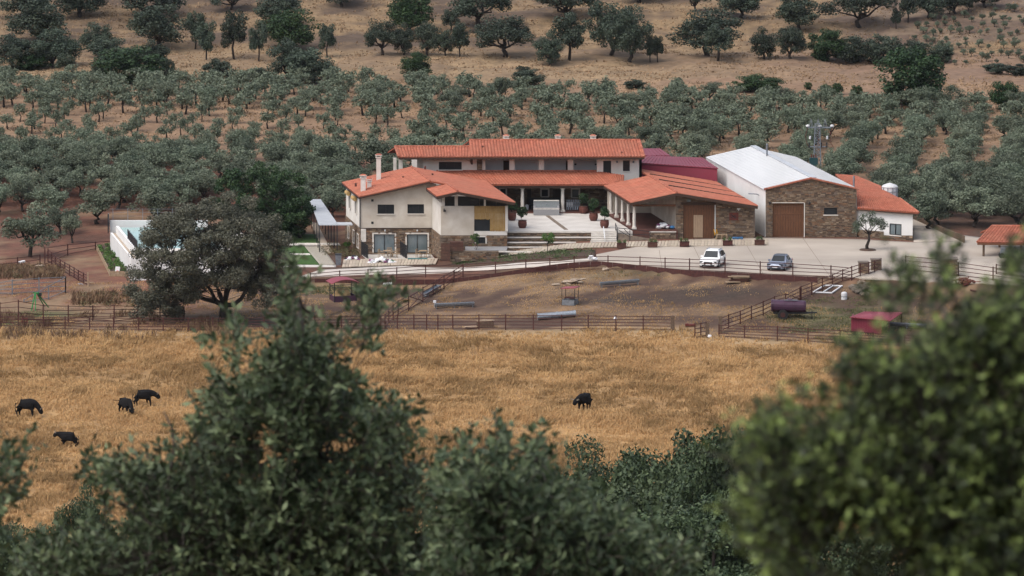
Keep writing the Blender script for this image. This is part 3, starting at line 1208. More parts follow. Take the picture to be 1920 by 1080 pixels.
H1.part('band_course', MB().box(((_s.x + _e.x) / 2, YA - .06, _s.z), (_e.x - _s.x, .16, .08)), 'wood_dark')
for px in (722, 782.5):
    q = V(px, 430.5, YA - .12)
    H1.part('wall_lamp', MB().tube([q, q + Vector((0, 0, -.18))], [.07, .09], 8), 'white_metal')


def side_wall(T, a_px, top_px, bot_px, Yn, Yf, m, name='side_wall', th=.3, holes=()):
    """wall running back along the depth axis from the near corner"""
    t, b = V(a_px, top_px, Yn), V(a_px, bot_px, Yn)
    mb = MB()
    t2, b2 = sk(t, Yf), sk(b, Yf)
    ox = Vector((th, 0, 0))
    mb.hexa([b, b2, t2, t], [b + ox, b2 + ox, t2 + ox, t + ox])
    return T.part(name, mb, m)


side_wall(H1, 676.2, 371, 428, YA + .001, 615.5, 'render_white')
side_wall(H1, 676.0, 428, 482, YA + .001, 615.5, 'mortar')


def side_stones(T, a_px, top_px, bot_px, Yn, Yf, parent=None):
    t, b = V(a_px, top_px, Yn), V(a_px, bot_px, Yn)
    mb = MB()
    z = b.z
    while z < t.z:
        h = _tr.uniform(.1, .2)
        y = Yn
        while y < Yf:
            w = _tr.uniform(.2, .6)
            p, q = sk(b, y + .01), sk(b, min(y + w - .01, Yf))
            o = Vector((-_tr.uniform(.02, .06), 0, 0))
            z1 = min(z + h - .01, t.z)
            c = _tr.choice(STONE_COLS)
            mb.hexa([(p.x, p.y, z), (q.x, q.y, z), (q.x, q.y, z1), (p.x, p.y, z1)],
                    [(p.x + o.x, p.y, z), (q.x + o.x, q.y, z), (q.x + o.x, q.y, z1), (p.x + o.x, p.y, z1)], c)
            y += w
        z += h
    T.part('stone_facing', mb, 'stone', parent, stuff=True)


side_stones(H1, 675.9, 428, 482, YA, 615.5)


def side_opening(T, a_px, y0, y1, Yn, Ya, Yb, m, name, frame=True):
    """window or door on the left side wall between depths Ya and Yb; y0, y1 are heights in metres at the near corner's pixels"""
    t, b = V(a_px, y0, Yn), V(a_px, y1, Yn)
    mb = MB()
    p, q = sk(b, Ya), sk(b, Yb)
    p2, q2 = sk(t, Ya), sk(t, Yb)
    o = Vector((-.05, 0, 0))
    mb.hexa([p, q, q2, p2], [p + o, q + o, q2 + o, p2 + o])
    w = T.part(name, mb, m)
    if frame:
        f = MB()
        for a, c in ((p, q), (q, q2), (q2, p2), (p2, p)):
            f.bar(a + o * 1.3, c + o * 1.3, .10, .10)
        T.part('frame', f, 'white_stone', w)
    return w


for Ya in (607.2, 611.8):
    side_opening(H1, 676, 381, 408, YA, Ya, Ya + 1.1, 'glass', 'window')
    t = V(676, 380, YA)
    a, b = sk(t, Ya - .3), sk(t, Ya + 1.4)
    H1.part('reed_blind', MB().tube([a + Vector((-.3, 0, .1)), b + Vector((-.3, 0, .1))], [.22, .22], 10).hexa(
        [a + Vector((-.05, 0, .3)), b + Vector((-.05, 0, .3)), b + Vector((-.5, 0, 0)), a + Vector((-.5, 0, 0))],
        [a + Vector((-.05, 0, .34)), b + Vector((-.05, 0, .34)), b + Vector((-.5, 0, .04)), a + Vector((-.5, 0, .04))]), 'reed')
for Ya, yy in ((605.6, 468), (608.6, 466), (612.6, 466)):
    side_opening(H1, 676, 442, yy, YA, Ya, Ya + 1.2, 'glass', 'window')
# roof planes of the house
zE = V(677.5, 369, 603.8)
zR = V(806, 339.5, 603.8)
eL0, eL1 = zE + Vector((-.25, 0, 0)), sk(zE, 616.5) + Vector((-.25, 0, 0))
rA0, rA1 = zR, sk(zR, 616.5)
roof_plane(H1, eL1, eL0, rA0, rA1)
eR = V(966, 380, 597.4)
eRm, eRb = sk(eR, 603.8), sk(eR, 616.5)
roof_plane(H1, eRm, eRb, rA1, rA0)
rB1 = V(858, 359.5, 597.4)
rB0 = sk(rB1, 603.8)
roof_plane(H1, eR, eRm, rB0 + Vector((0, 0, .004)), rB1 + Vector((0, 0, .004)))
eP = V(819, 368.5, 597.4)
roof_plane(H1, sk(eP, 604.4), eP, rB1, sk(rB1, 604.4))
ridge_tiles(H1, rA0 + Vector((0, 0, .06)), rA1 + Vector((0, 0, .06)))
ridge_tiles(H1, rB1 + Vector((0, 0, .06)), sk(rB1, 604.2) + Vector((0, 0, .06)))
dz = Vector((0, 0, -.16))
beam(H1, [eL0 + dz, rA0 + dz], .12, .16)
beam(H1, [eP + dz, rB1 + dz, eR + dz], .14, .26)
beam(H1, [eL0 + dz, eL1 + dz], .14, .12, 'black_iron', 'gutter')
beam(H1, [eP + dz, sk(eP, 604) + dz], .14, .12, 'black_iron', 'gutter')
a = V(675, 371, YA - .1)
H1.part('downpipe', MB().tube([a, V(675, 428, YA - .1)], .06, 8), 'black_iron')
mb = MB()
for i in range(14):                                        # rafter ends under the verge
    t = (i + .5) / 14
    p = eL0.lerp(rA0, t) + Vector((0, .25, -.2))
    mb.box(tuple(p), (.09, .6, .1))
H1.part('rafter_end', mb, 'wood_dark', stuff=True)
# projecting block with clerestory, reed screen and stone base
wB = plain_wall(H1, [(826.5, 441), (889, 441), (889, 386.5), (826.5, 386.5)], [], YB, 'render_cream', .3)
plain_wall(H1, [(889, 441), (951, 441), (951, 433.5), (889, 433.5)], [], YB - .002, 'render_white', .3)
stone_wall(H1, [(824, 488), (951, 480), (951, 441.2), (824, 441.2)], [(892.5, 910, 444.5, 456.5)], YB - .02, .35)
window(H1, (892.5, 910, 444.5, 456.5), YB, 1, None, 'glass', surround='white_stone')
side_wall(H1, 826.3, 380, 441, YB + .001, 604.6, 'render_white')
side_wall(H1, 826.0, 441, 488, YB + .001, 604.6, 'mortar')
side_stones(H1, 825.9, 441, 488, YB, 604.6)
# clerestory
for r in ((827, 899, 368.5, 386.4), (899.5, 930, 374, 386.4), (930.5, 950, 379.5, 386.4)):
    window(H1, r, YB, 0, None, 'glass', .3, .05, 'clerestory_window')
for px, w in ((831, .34), (855.5, .34), (909, .2)):
    p, q = V(px, 386, YB), V(px, 366.5 if px < 900 else 371, YB)
    H1.part('clerestory_post', MB().box(((p.x), YB + .08, (p.z + q.z) / 2), (w, .3, q.z - p.z)), 'white_stone')
t = V(826.3, 384, YB)
for i in range(4):
    p = sk(t, YB + .9 + i * 1.25)
    H1.part('clerestory_post', MB().box((p.x + .1, p.y, p.z + .25), (.2, .3, .85)), 'white_stone')
mb = MB()
p, q = sk(t, YB + .3), sk(t, 604.4)
mb.hexa([p + Vector((.2, 0, -.1)), q + Vector((.2, 0, -.1)), q + Vector((.2, 0, .7)), p + Vector((.2, 0, .7))],
        [p + Vector((.23, 0, -.1)), q + Vector((.23, 0, -.1)), q + Vector((.23, 0, .7)), p + Vector((.23, 0, .7))])
H1.part('clerestory_window', mb, 'glass')
# dark opening and reed screen
x0, x1, z0, z1 = px_hole((889.5, 920, 411, 433.3), YB)
H1.part('window', MB().box(((x0 + x1) / 2, YB + .12, (z0 + z1) / 2), (x1 - x0, .03, z1 - z0)), 'glass')
mb = MB()
x0, x1, z0, z1 = px_hole((889.5, 948, 386.5, 433.3), YB)
xm, _, zm, _ = px_hole((918.5, 948, 386.5, 411), YB)
n = 46
for i in range(n):
    xx = lerp(x0, x1, (i + .5) / n)
    zb = z0 + _tr.uniform(-.02, .05) if xx > xm else zm + _tr.uniform(-.06, .04)
    k = len(mb.f)
    mb.tube([(xx, YB + _tr.uniform(-.03, .0), zb), (xx + _tr.uniform(-.02, .02), YB + _tr.uniform(-.04, .0), z1)], (x1 - x0) / n * .52, 5)
H1.part('reed_screen', mb, 'reed', stuff=True)
p, q = V(949.8, 433.5, YB), V(949.8, 386, YB)
H1.part('post', MB().box((p.x, YB - .02, (p.z + q.z) / 2), (.28, .3, q.z - p.z)), 'render_white')
p = V(833.5, 395.5, YB - .1)
H1.part('wall_lamp', MB().box(tuple(p), (.26, .2, .16)).box((p.x - .05, p.y, p.z + .16), (.1, .12, .16)), 'black_iron')
# chimneys and vents
chimney(H1, 710, 289, 327, 12, 612.5)
chimney(H1, 681, 327.5, 357, 13, 607.0)
chimney(H1, 692.5, 334, 350, 11, 608.5)
for px, py, Y in ((667, 347, 608), (756, 334, 610), (797, 315, 614.5), (811, 328.5, 611)):
    roof_vent(H1, px, py, Y)

# ------------------------------------------------------------------ the long two-storey house behind the courtyard
H2 = Thing('main_house', 'long two-storey house with stepped tiled roof, loggia and columned arcade on the courtyard', 'house', V(1040, 398, 617))
YU = 620.0
plain_wall(H2, [(793, 330), (894, 330), (894, 295), (793, 295)], [(822.8, 865.7, 303.5, 318)], YU, 'render_white')
window(H2, (822.8, 865.7, 303.5, 318), YU, 2, 'white_stone')
stone_wall(H2, [(894.2, 330), (904, 330), (904, 295), (894.2, 295)], [], YU, .4)
dr = (1131, 1146, 301.5, 329)
wr = (1168, 1181, 300.8, 321)
plain_wall(H2, [(1119, 352), (1203.5, 352), (1203.5, 294), (1119, 294)], [dr, wr], YU - .3, 'render_white')
window(H2, dr, YU - .3, 0, None, name='door', rec=.16, fw=.1)
window(H2, wr, YU - .3, 0, 'white_stone', fw=.1)
for px in (1157, 1187.5):
    H2.part('wall_lamp', MB().lathe(tuple(V(px, 305.5, YU - .4)), [(.05, 0), (.11, .1), (.06, .22)], 8), 'steel_grey')
a, b = V(1203.5, 352, YU - .3), V(1203.5, 294, YU - .3)
ox = Vector((-.3, 0, 0))
H2.part('side_wall', MB().hexa([a, sk(a, 629), sk(b, 629), b], [a + ox, sk(a, 629) + ox, sk(b, 629) + ox, b + ox]), 'render_white')
# loggia: recessed wall, floor, doors and square pillars
YL = 621.9
ldoors = [(943.6, 955, 301, 326), (1061, 1066.5, 301, 326)]
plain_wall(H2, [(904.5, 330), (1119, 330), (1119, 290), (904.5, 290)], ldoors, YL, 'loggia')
for r in ldoors:
    plank_door(H2, r, YL, 4, 'wood_dark', .1)
for px in (1079, 1117):
    H2.part('wall_lamp', MB().box(tuple(V(px, 308, YL - .08)), (.22, .12, .16)), 'black_iron')
for x0, x1 in ((905, 910), (955, 965), (1010, 1020), (1064.5, 1075)):
    p, q = V(x0, 331, YU + .1), V(x1, 297, YU + .1)
    H2.part('pillar', MB().box(((p.x + q.x) / 2, YU + .25, (p.z + q.z) / 2), (q.x - p.x, .5, q.z - p.z)), 'render_white')
p, q = V(904.5, 323, YU), V(1119, 323, YL)
H2.part('loggia_floor', MB().hexa([(p.x, YU - .2, p.z - .9), (q.x, YU - .2, p.z - .9), (q.x, YL, p.z - .9), (p.x, YL, p.z - .9)],
                                  [(p.x, YU - .2, p.z - .55), (q.x, YU - .2, p.z - .55), (q.x, YL, p.z - .55), (p.x, YL, p.z - .55)]), 'floor_red')
# porch pillars at the left end
for x0, x1, yb, Y in ((737.5, 743.5, 330, 622.0), (747.5, 755, 326, 619.6), (782, 793, 320, 621.5)):
    p, q = V(x0, yb + 22, Y), V(x1, 296, Y)
    H2.part('pillar', MB().box(((p.x + q.x) / 2, Y, (p.z + q.z) / 2), (q.x - p.x, .35, q.z - p.z)), 'white_stone')
# mass of the house behind its walls
a, b = V(793.2, 352, YU + .4), V(1203, 292, YU + .4)
H2.part('rear_wall', MB().box(((a.x + b.x) / 2 - 1.4, 629.2, (b.z - 1.5) / 2 + .0), (b.x - a.x, .3, b.z + 1.2)), 'render_white')
# upper roofs
Y0 = 618.4
Ea, Eb = V(747.5, 294.6, Y0), V(883, 294.6, Y0)
Ra = V(740, 275.5, 621.6)
ra0 = Vector((V(740.5, 275, 621.6).x, 621.6, Ra.z))
rb0 = Vector((V(883.5, 275, 621.6).x, 621.6, Ra.z))
roof_plane(H2, Ea, Eb, rb0, ra0)
back_drop = Vector((-.9, 4.4, -1.05))
roof_plane(H2, rb0 + back_drop, ra0 + back_drop, ra0, rb0, covering=False, name='rear_roof', bed='tile_bed')
Ec, Ed = V(883.2, 294.2, Y0), V(1208.5, 294.2, Y0)
rc0 = V(879.5, 263.3, 623.4)
rd0 = V(1199, 263.3, 623.4)
roof_plane(H2, Ec, Ed, rd0, rc0)
roof_plane(H2, rd0 + Vector((-1.1, 5.6, -1.4)), rc0 + Vector((-1.1, 5.6, -1.4)), rc0, rd0, covering=False, name='rear_roof')
ridge_tiles(H2, rc0 + Vector((0, 0, .06)), rd0 + Vector((0, 0, .06)))
ridge_tiles(H2, ra0 + Vector((0, 0, .06)), rb0 + Vector((0, 0, .06)))
ridge_tiles(H2, Ed + Vector((0, 0, .05)), rd0 + Vector((0, 0, .05)))
ridge_tiles(H2, Ea + Vector((0, 0, .05)), ra0 + Vector((0, 0, .05)))
beam(H2, [Ea + dz, Eb + dz], .14, .2)
beam(H2, [Ec + dz, Ed + dz], .14, .2)
a = rc0 + Vector((0, 0, -.02))
H2.part('gable_wall', MB().hexa([Ec + Vector((0, .4, -.1)), rc0 + Vector((.05, 0, -.1)), rc0 + Vector((-.7, 4.5, -1.2)), Ec + Vector((.0, .5, -.9))],
                                [Ec + Vector((.2, .4, -.1)), rc0 + Vector((.25, 0, -.1)), rc0 + Vector((-.5, 4.5, -1.2)), Ec + Vector((.2, .5, -.9))]), 'wood_dark')
mb = MB()
for i in range(60):
    t = (i + .5) / 60
    p = Ea.lerp(Ed, t)
    mb.box((p.x, p.y + .5, p.z - .24), (.1, .8, .12))
H2.part('rafter_end', mb, 'wood_dark', stuff=True)
for x, w in ((949, 12), (1046, 11), (1112, 12)):
    chimney(H2, x, 253, 263, w, 624.0)
for px, py, Y in ((905, 277, 621.2), (1166, 288, 619.6)):
    roof_vent(H2, px, py, Y)
# arcade roof
Eg, Eh = V(905, 346, 615.8), V(1142, 346, 615.8)
ztop = V(1000, 321.5, YU - .02).z
Rg, Rh = Vector((V(818, 321, YU).x, YU - .02, ztop)), Vector((V(1118.5, 321, YU).x, YU - .02, ztop))
Eg = Vector((V(840, 346, 615.8).x, 615.8, Eg.z))
roof_plane(H2, Eg, Eh, Rh, Rg)
ridge_tiles(H2, Rg + Vector((0, 0, .07)), Rh + Vector((0, 0, .07)), r=.11)
Ri = Vector((V(1150, 330, 618.6).x, 618.6, lerp(Eg.z, ztop, .72)))
roof_plane(H2, Eh, Eh + Vector((1.6, .4, .1)), Ri + Vector((1.2, 0, 0)), Rh)
beam(H2, [Eg + Vector((0, .25, -.28)), Eh + Vector((1.0, .25, -.28))], .3, .3)
mb = MB()
n = 70
for i in range(n):
    p = Eg.lerp(Eh, (i + .5) / n)
    mb.box((p.x, p.y + .5, p.z - .16), (.09, 1.1, .1))
H2.part('rafter_end', mb, 'wood_dark', stuff=True)
for px in (979.5, 1055):
    b = onz(px, 395.5, 0.0)
    b.y = 616.6
    b = V(px, 395.5, 616.6)
    b.z = .06
    column(H2, b, Eg.z - .43 - .06, .185)
aw = [(1015.7, 1027.5, 355.5, 368), (1073, 1085, 355.5, 369.5), (938, 948, 354, 366)]
ad = [(1036, 1052, 355, 396), (988, 996, 355, 396)]
stone_wall(H2, [(880, 399), (1150, 399), (1150, 346), (880, 346)], aw + ad, 620.6, .3, hgt=.2, length=.5)
for r in aw:
    window(H2, r, 620.6, 0, 'white_stone', 'glass', .1, .05, surround='white_stone')
for r in ad:
    plank_door(H2, r, 620.6, 5, 'wood_dark', .12)
a, b = V(918, 398, 616.2), V(1150, 398, 616.2)
H2.part('arcade_floor', MB().hexa([(a.x, 616.1, -.3), (b.x, 616.1, -.3), (b.x, 620.6, -.3), (a.x, 620.6, -.3)], [(a.x, 616.1, .055), (b.x, 616.1, .055), (b.x, 620.6, .055), (a.x, 620.6, .055)]), 'floor_red')
H2.part('arcade_ceiling', MB().hexa([(a.x, 616.4, Eg.z - .12), (b.x, 616.4, Eg.z - .12), (b.x, 620.5, ztop - .35), (a.x, 620.5, ztop - .35)],
                                    [(a.x, 616.4, Eg.z - .10), (b.x, 616.4, Eg.z - .10), (b.x, 620.5, ztop - .33), (a.x, 620.5, ztop - .33)]), 'wood_dark')

# ------------------------------------------------------------------ right wing: columned porch and stone barn
YW = 602.0
H3 = Thing('stone_barn', 'stone barn with big plank door, tiled roof and open columned porch beside the courtyard', 'barn', V(1310, 446, YW))
Yg = 600.8
w_e, w_r, w_q = V(1182.5, 380.5, Yg), V(1269, 362, Yg), V(1421, 386.5, Yg)
roof_plane(H3, sk(w_e, 616), w_e, w_r, sk(w_r, 616))
roof_plane(H3, w_q, sk(w_q, 622.5), sk(w_r, 622.5) + Vector((0, 0, .0)), w_r)
ridge_tiles(H3, w_r + Vector((0, 0, .06)), sk(w_r, 617) + Vector((0, 0, .06)))
for Y in (607.2, 612.4, 617.4):
    a, b = sk(w_r, Y), sk(w_q, Y)
    H3.part('roof_joint', MB().bar(a + Vector((.4, 0, .07)), b + Vector((0, 0, .07)), .16, .10), 'wood_dark')
beam(H3, [w_e + dz, w_r + dz], .14, .28)
beam(H3, [w_r + dz, w_q + dz], .14, .28)
beam(H3, [w_e + dz, sk(w_e, 615.5) + dz], .14, .2)
base = 446.0
d_big = (1281, 1339, 384, 447.5)
stone_wall(H3, [(1267, 449), (1415.5, 449), (1415.5, 390.5), (1269.5, 366.5), (1267, 367)], [d_big], YW, .4, hgt=.17, length=.42)
plank_door(H3, d_big, YW, 12)
x0, x1, z0, z1 = px_hole((1300.2, 1318, 403.5, 445.5), YW)
for i in range(5):
    w = (x1 - x0) / 5
    H3.part('plank', MB().box((x0 + (i + .5) * w, YW + .13, (z0 + z1) / 2), (w - .02, .05, z1 - z0)), 'wood_pale', label='pale wicket door plank')
H3.part('lintel', MB().box(tuple(V(1310, 381.8, YW - .05)), (3.7, .22, .26)), 'wood_dark')
p, q = V(1341, 384, YW - .12), V(1341, 446, YW - .12)
H3.part('downpipe', MB().tube([p, q], .06, 8), 'white_metal')
H3.part('rusty_panel', MB().box(tuple(V(1375.8, 405.8, YW - .1)), (.98, .06, .80)), 'rust_red')
p = V(1375.8, 405.8, YW - .14)
H3.part('iron_figure', MB().bar(p + Vector((-.3, 0, .2)), p + Vector((.25, 0, -.2)), .08).bar(p + Vector((-.3, 0, -.15)), p + Vector((.1, 0, .1)), .06), 'frame_dark')
p = V(1385, 391.5, YW - .2)
H3.part('wall_lamp', MB().box(tuple(p), (.36, .3, .12)).box((p.x, p.y + .1, p.z - .14), (.1, .1, .16)), 'white_metal')
H3.part('plate', MB().box(tuple(V(1291.5, 375.5, YW - .1)), (.40, .05, .32)), 'glass_pale')
p, q = V(1292, 375.6, YW - .128), V(1294, 375.6, YW)
# right side wall and rear of the barn
a, b = V(1415.5, 449, YW + .4), V(1415.5, 391, YW + .4)
H3.part('side_wall', MB().hexa([a, sk(a, 622), sk(b, 622), b], [a + ox, sk(a, 622) + ox, sk(b, 622) + ox, b + ox]), 'mortar')
# porch: floor, inner back wall, low front wall, columns down the courtyard side
pf = V(1187, 434, YW)
x_in = V(1267, 434, YW).x
z_f = 0.06
a0, a1 = Vector((V(1186, 432, YW).x, YW - .3, 0)), Vector((x_in + .2, YW - .3, 0))
mb = MB()
c0, c1 = sk(a0, 616), sk(a1, 616)
lo = -1.2
mb.hexa([(a0.x, a0.y, lo), (a1.x, a1.y, lo), (c1.x, c1.y, lo), (c0.x, c0.y, lo)], [(a0.x, a0.y, z_f), (a1.x, a1.y, z_f), (c1.x, c1.y, z_f), (c0.x, c0.y, z_f)])
H3.part('porch_floor', mb, 'floor_red')
b0, b1 = Vector((x_in, YW + .5, z_f)), sk(Vector((x_in, YW + .5, z_f)), 616)
hh = Vector((0, 0, w_r.z - .5))
H3.part('porch_wall', MB().hexa([b0, b1, b1 + hh, b0 + hh], [b0 + Vector((.25, 0, 0)), b1 + Vector((.25, 0, 0)), b1 + hh + Vector((.25, 0, 0)), b0 + hh + Vector((.25, 0, 0))]), 'render_cream')
q0, q1 = sk(a0, 615.8), sk(a1, 615.8)
H3.part('porch_wall', MB().hexa([(q0.x, q0.y, 0.05), (q1.x, q1.y, .05), (q1.x, q1.y, w_r.z - .4), (q0.x, q0.y, w_e.z - .3)],
                                [(q0.x, q0.y + .2, 0.05), (q1.x, q1.y + .2, .05), (q1.x, q1.y + .2, w_r.z - .4), (q0.x, q0.y + .2, w_e.z - .3)]), 'render_cream')
stone_wall(H3, [(1218, 450), (1267, 449.5), (1267, 435.5), (1218, 435.5)], [], YW - .35, .3)
s0, s1 = V(1218, 435.5, YW - .35), V(1267, 435.5, YW - .35)
H3.part('coping', MB().box(((s0.x + s1.x) / 2, YW - .22, s0.z + .05), (s1.x - s0.x + .1, .42, .1)), 'white_stone')
cbase = V(1190, 430.5, YW - .05)
for i, Y in enumerate((602.2, 605.4, 608.7, 612.0, 615.2)):
    p = sk(cbase, Y)
    p.z = z_f
    column(H3, p, w_e.z - .42 - z_f + .1, .17)
H3.part('tie_beam', MB().bar(V(1186, 385, YW), V(1267, 385, YW), .22, .22), 'wood_door')
H3.part('plate_beam', MB().bar(V(1190, 384.5, YW + .2), sk(V(1190, 384.5, YW + .2), 615.6), .22, .24), 'wood_dark')

# ------------------------------------------------------------------ crimson metal sheds behind
H4 = Thing('metal_shed', 'crimson sheet-metal shed with two low roofs behind the tiled barn', 'shed', V(1270, 342, 628))


def metal_block(T, pts, zlow, m1, m2):
    """pts: near-left, near-right, far-right, far-left roof corners"""
    lo = [Vector((p.x, p.y, zlow)) for p in pts]
    T.part('wall', MB().hexa(lo, [p + Vector((0, 0, -.05)) for p in pts]), m1)
    up = [p + Vector((0, 0, .10)) for p in pts]
    c = sum(pts, Vector()) / 4
    gr = [c + (p - c) * 1.02 for p in pts]
    gu = [c + (p - c) * 1.02 for p in up]
    r = T.part('roof', MB().hexa(gr, gu), m2)
    mb = MB()
    n = int((pts[1] - pts[0]).length / .45)
    for i in range(1, n):
        a, b = gu[0].lerp(gu[1], i / n), gu[3].lerp(gu[2], i / n)
        mb.bar(a + Vector((0, 0, .02)), b + Vector((0, 0, .02)), .05, .05)
    T.part('sheet_rib', mb, m2, r, stuff=True)


n0, n1 = V(1198, 306.5, 627), V(1344.5, 316.5, 621.5)
f0, f1 = V(1198, 293, 634), V(1316, 297.5, 634)
n1.z = n0.z - .25
metal_block(H4, [n0, V(1345, 316.5, 622), V(1317, 297.5, 633), V(1215, 293.5, 634)], -1.0, 'crimson', 'crimson')
metal_block(H4, [V(1190, 292.5, 634.3), V(1256, 293, 634.3), V(1237, 280, 641), V(1190, 280, 641)], -1.0, 'crimson', 'crimson')

# ------------------------------------------------------------------ white-roofed hall with stone front
YH = 603.0
H5 = Thing('hall', 'big hall with white metal roof, white side wall and stone gable front with timber door', 'hall', V(1520, 443, YH))
hd = (1448.5, 1507.5, 380.5, 444.5)
hw = (1545, 1570, 389.5, 402.5)
gable = [(1435.5, 446), (1606, 452), (1606, 355), (1521.5, 335.5), (1435.5, 355)]
stone_wall(H5, gable, [hd, hw], YH, .4, hgt=.13, length=.36)
plank_door(H5, hd, YH, 12)
x0, x1, z0, z1 = px_hole(hd, YH)
H5.part('door_frame', MB().box((x1 + .05, YH - .06, (z0 + z1) / 2), (.09, .16, z1 - z0)).box(((x0 + x1) / 2, YH - .06, z1 + .03), (x1 - x0 + .1, .16, .06)), 'white_stone')
H5.part('door_rail', MB().box(((x0 + x1) / 2, YH + .14, z0 + (z1 - z0) * .68), (x1 - x0, .05, .12)), 'wood_door')
window(H5, hw, YH, 0, 'white_stone', 'glass')
for px in (1443, 1517):
    p = V(px, 381, YH - .18)
    H5.part('wall_lamp', MB().box(tuple(p), (.10, .2, .3)).box((p.x + .08, p.y - .05, p.z + .04), (.26, .16, .12)), 'black_iron')
gE0, gP, gE1 = V(1432.5, 355.0, YH - .15), V(1521.5, 334.2, YH - .15), V(1611, 355.0, YH - .15)
YHb = 633.0
rz = Vector((0, .3, -.12))
sL, sP, sR = gE0 + rz, gP + rz, gE1 + rz
for (e, nm) in ((sL, 'roof'), (sR, 'roof')):
    r = H5.part(nm, MB().hexa([e, sP, sk(sP, YHb), sk(e, YHb)], [e + Vector((0, 0, .08)), sP + Vector((0, 0, .08)), sk(sP, YHb) + Vector((0, 0, .08)), sk(e, YHb) + Vector((0, 0, .08))]), 'white_metal')
    mb = MB()
    for i in range(1, 30):
        Y = lerp(sP.y, YHb, i / 30)
        mb.bar(sk(e, Y) + Vector((0, 0, .10)), sk(sP, Y) + Vector((0, 0, .10)), .03, .03)
    H5.part('sheet_seam', mb, 'white_metal', r, stuff=True)
H5.part('ridge_cap', MB().bar(sP + Vector((.25, 0, .14)), sk(sP, YHb) + Vector((.25, 0, .14)), .62, .12), 'ridge_metal')
mb = MB()
for a, b in ((gE0, gP), (gP, gE1)):
    n = 14
    for i in range(n):
        p, q = a.lerp(b, i / n), a.lerp(b, (i + 1.05) / n)
        k = len(mb.f)
        mb.bar(p + Vector((0, .12, .0)), q + Vector((0, .12, .02)), .48, .14)
        c = _tr.choice(TILE_COLS)
        for f in range(k, len(mb.f)):
            mb.t[f] = tuple(x * .9 for x in c)
H5.part('verge_tile', mb, 'tile', stuff=True)
a, b = V(1435.2, 447, YH + .01), V(1435.2, 356, YH + .01)
H5.part('side_wall', MB().hexa([a, sk(a, YHb), sk(b, YHb), b], [a - ox, sk(a, YHb) - ox, sk(b, YHb) - ox, b - ox]), 'white_wall')
a, b = V(1606.2, 452, YH + .41), V(1606.2, 356, YH + .41)
H5.part('side_wall', MB().hexa([a, sk(a, YHb), sk(b, YHb), b], [a + ox, sk(a, YHb) + ox, sk(b, YHb) + ox, b + ox]), 'white_wall')
p, q, r_ = [sk(x, YHb - .1) for x in (sL, sP, sR)]
H5.part('rear_wall', MB().face([p, q, r_, Vector((r_.x, r_.y, -1)), Vector((p.x, p.y, -1))]), 'white_wall')
p = V(1438, 293, 624)
H5.part('flue_pipe', MB().tube([p + Vector((0, 0, -.4)), V(1438, 270, 624)], .09, 8).tube([V(1438, 271, 624), V(1438, 269, 624)], [.14, .03], 8), 'steel_grey')
p, q = V(1421, 364, 608), V(1405, 363, 608)
H5.part('vent_pipe', MB().tube([V(1437, 373, 606), V(1419, 364, 606.2), V(1403, 363, 606.2)], .06, 6), 'steel_grey')

# ------------------------------------------------------------------ white annex right of the hall
H6 = Thing('annex', 'low white annex with red tile roof and stone plinth right of the hall', 'building', V(1660, 452, 602))
tl = .62
yA = YH + .45
aw_ = (1668, 1690.5, 420.5, 440)
poly = [(1606.5, 451), (1711, 457), (1711, 398), (1606.5, 388)]
v0 = V(1606.5, 388, yA)


def annex_V(px, py):
    Y = yA
    for _ in range(4):
        v = V(px, py, Y)
        Y = yA - tl * (v.x - v0.x)
    return V(px, py, Y)


mb = MB()
zt = annex_V(1711, 398).z
P_ = [annex_V(1606.5, 450), annex_V(1711, 457)]
xw0, xw1 = annex_V(1668, 440), annex_V(1690.5, 420.5)
zb = min(P_[0].z, P_[1].z) - .3
flat_wall(mb, [(P_[0].x, zb), (P_[1].x, zb), (P_[1].x, zt + .12), (P_[0].x, v0.z + .05)], [(xw0.x, xw1.x, xw0.z, xw1.z)], yA, .3, tl)
H6.part('wall', mb, 'white_wall')
w = H6.part('window', MB().bar(Vector((xw0.x, xw0.y + .14, (xw0.z + xw1.z) / 2)), Vector((xw1.x, xw1.y + .14, (xw0.z + xw1.z) / 2)), .03, xw1.z - xw0.z), 'glass_pale')
fr = MB()
xm_ = (Vector((xw0.x, xw0.y, 0)) + Vector((xw1.x, xw1.y, 0))) / 2
for z in (xw0.z + .04, xw1.z - .04):
    fr.bar(Vector((xw0.x, xw0.y + .08, z)), Vector((xw1.x, xw1.y + .08, z)), .08, .08)
for t in (.02, .5, .98):
    x, y = lerp(xw0.x, xw1.x, t), lerp(xw0.y, xw1.y, t)
    fr.box((x, y + .07, (xw0.z + xw1.z) / 2), (.09, .08, xw1.z - xw0.z - .16))
H6.part('frame', fr, 'frame_dark', w)
H6.part('sill', MB().bar(Vector((xw0.x, xw0.y - .03, xw0.z - .06)), Vector((xw1.x, xw1.y - .03, xw0.z - .06)), .16, .08), 'white_stone', w)
pl = [(P_[0].x, zb), (P_[1].x, zb), (P_[1].x, annex_V(1711, 441.5).z), (annex_V(1657, 441).x, annex_V(1657, 441).z), (annex_V(1657, 434).x, annex_V(1657, 434).z), (P_[0].x, annex_V(1606, 430).z)]
mb = MB()
flat_wall(mb, pl, [], yA - .06, .055, tl)
pw = H6.part('plinth', mb, 'mortar')
H6.part('stone_facing', stones(pl, [], yA - .06, tl, .14, .36), 'stone', pw, stuff=True)
a, b = Vector((P_[1].x, P_[1].y + .3, zb)), Vector((P_[1].x, P_[1].y + .3, zt))
H6.part('side_wall', MB().hexa([a, sk(a, 618), sk(b, 618), b], [a + ox, sk(a, 618) + ox, sk(b, 618) + ox, b + ox]), 'white_wall')
A_, B_ = annex_V(1606.8, 387.5) + Vector((0, -.5, -.06)), annex_V(1722, 398) + Vector((0, -.5, -.06))
B_.z = A_.z = (A_.z + B_.z) / 2
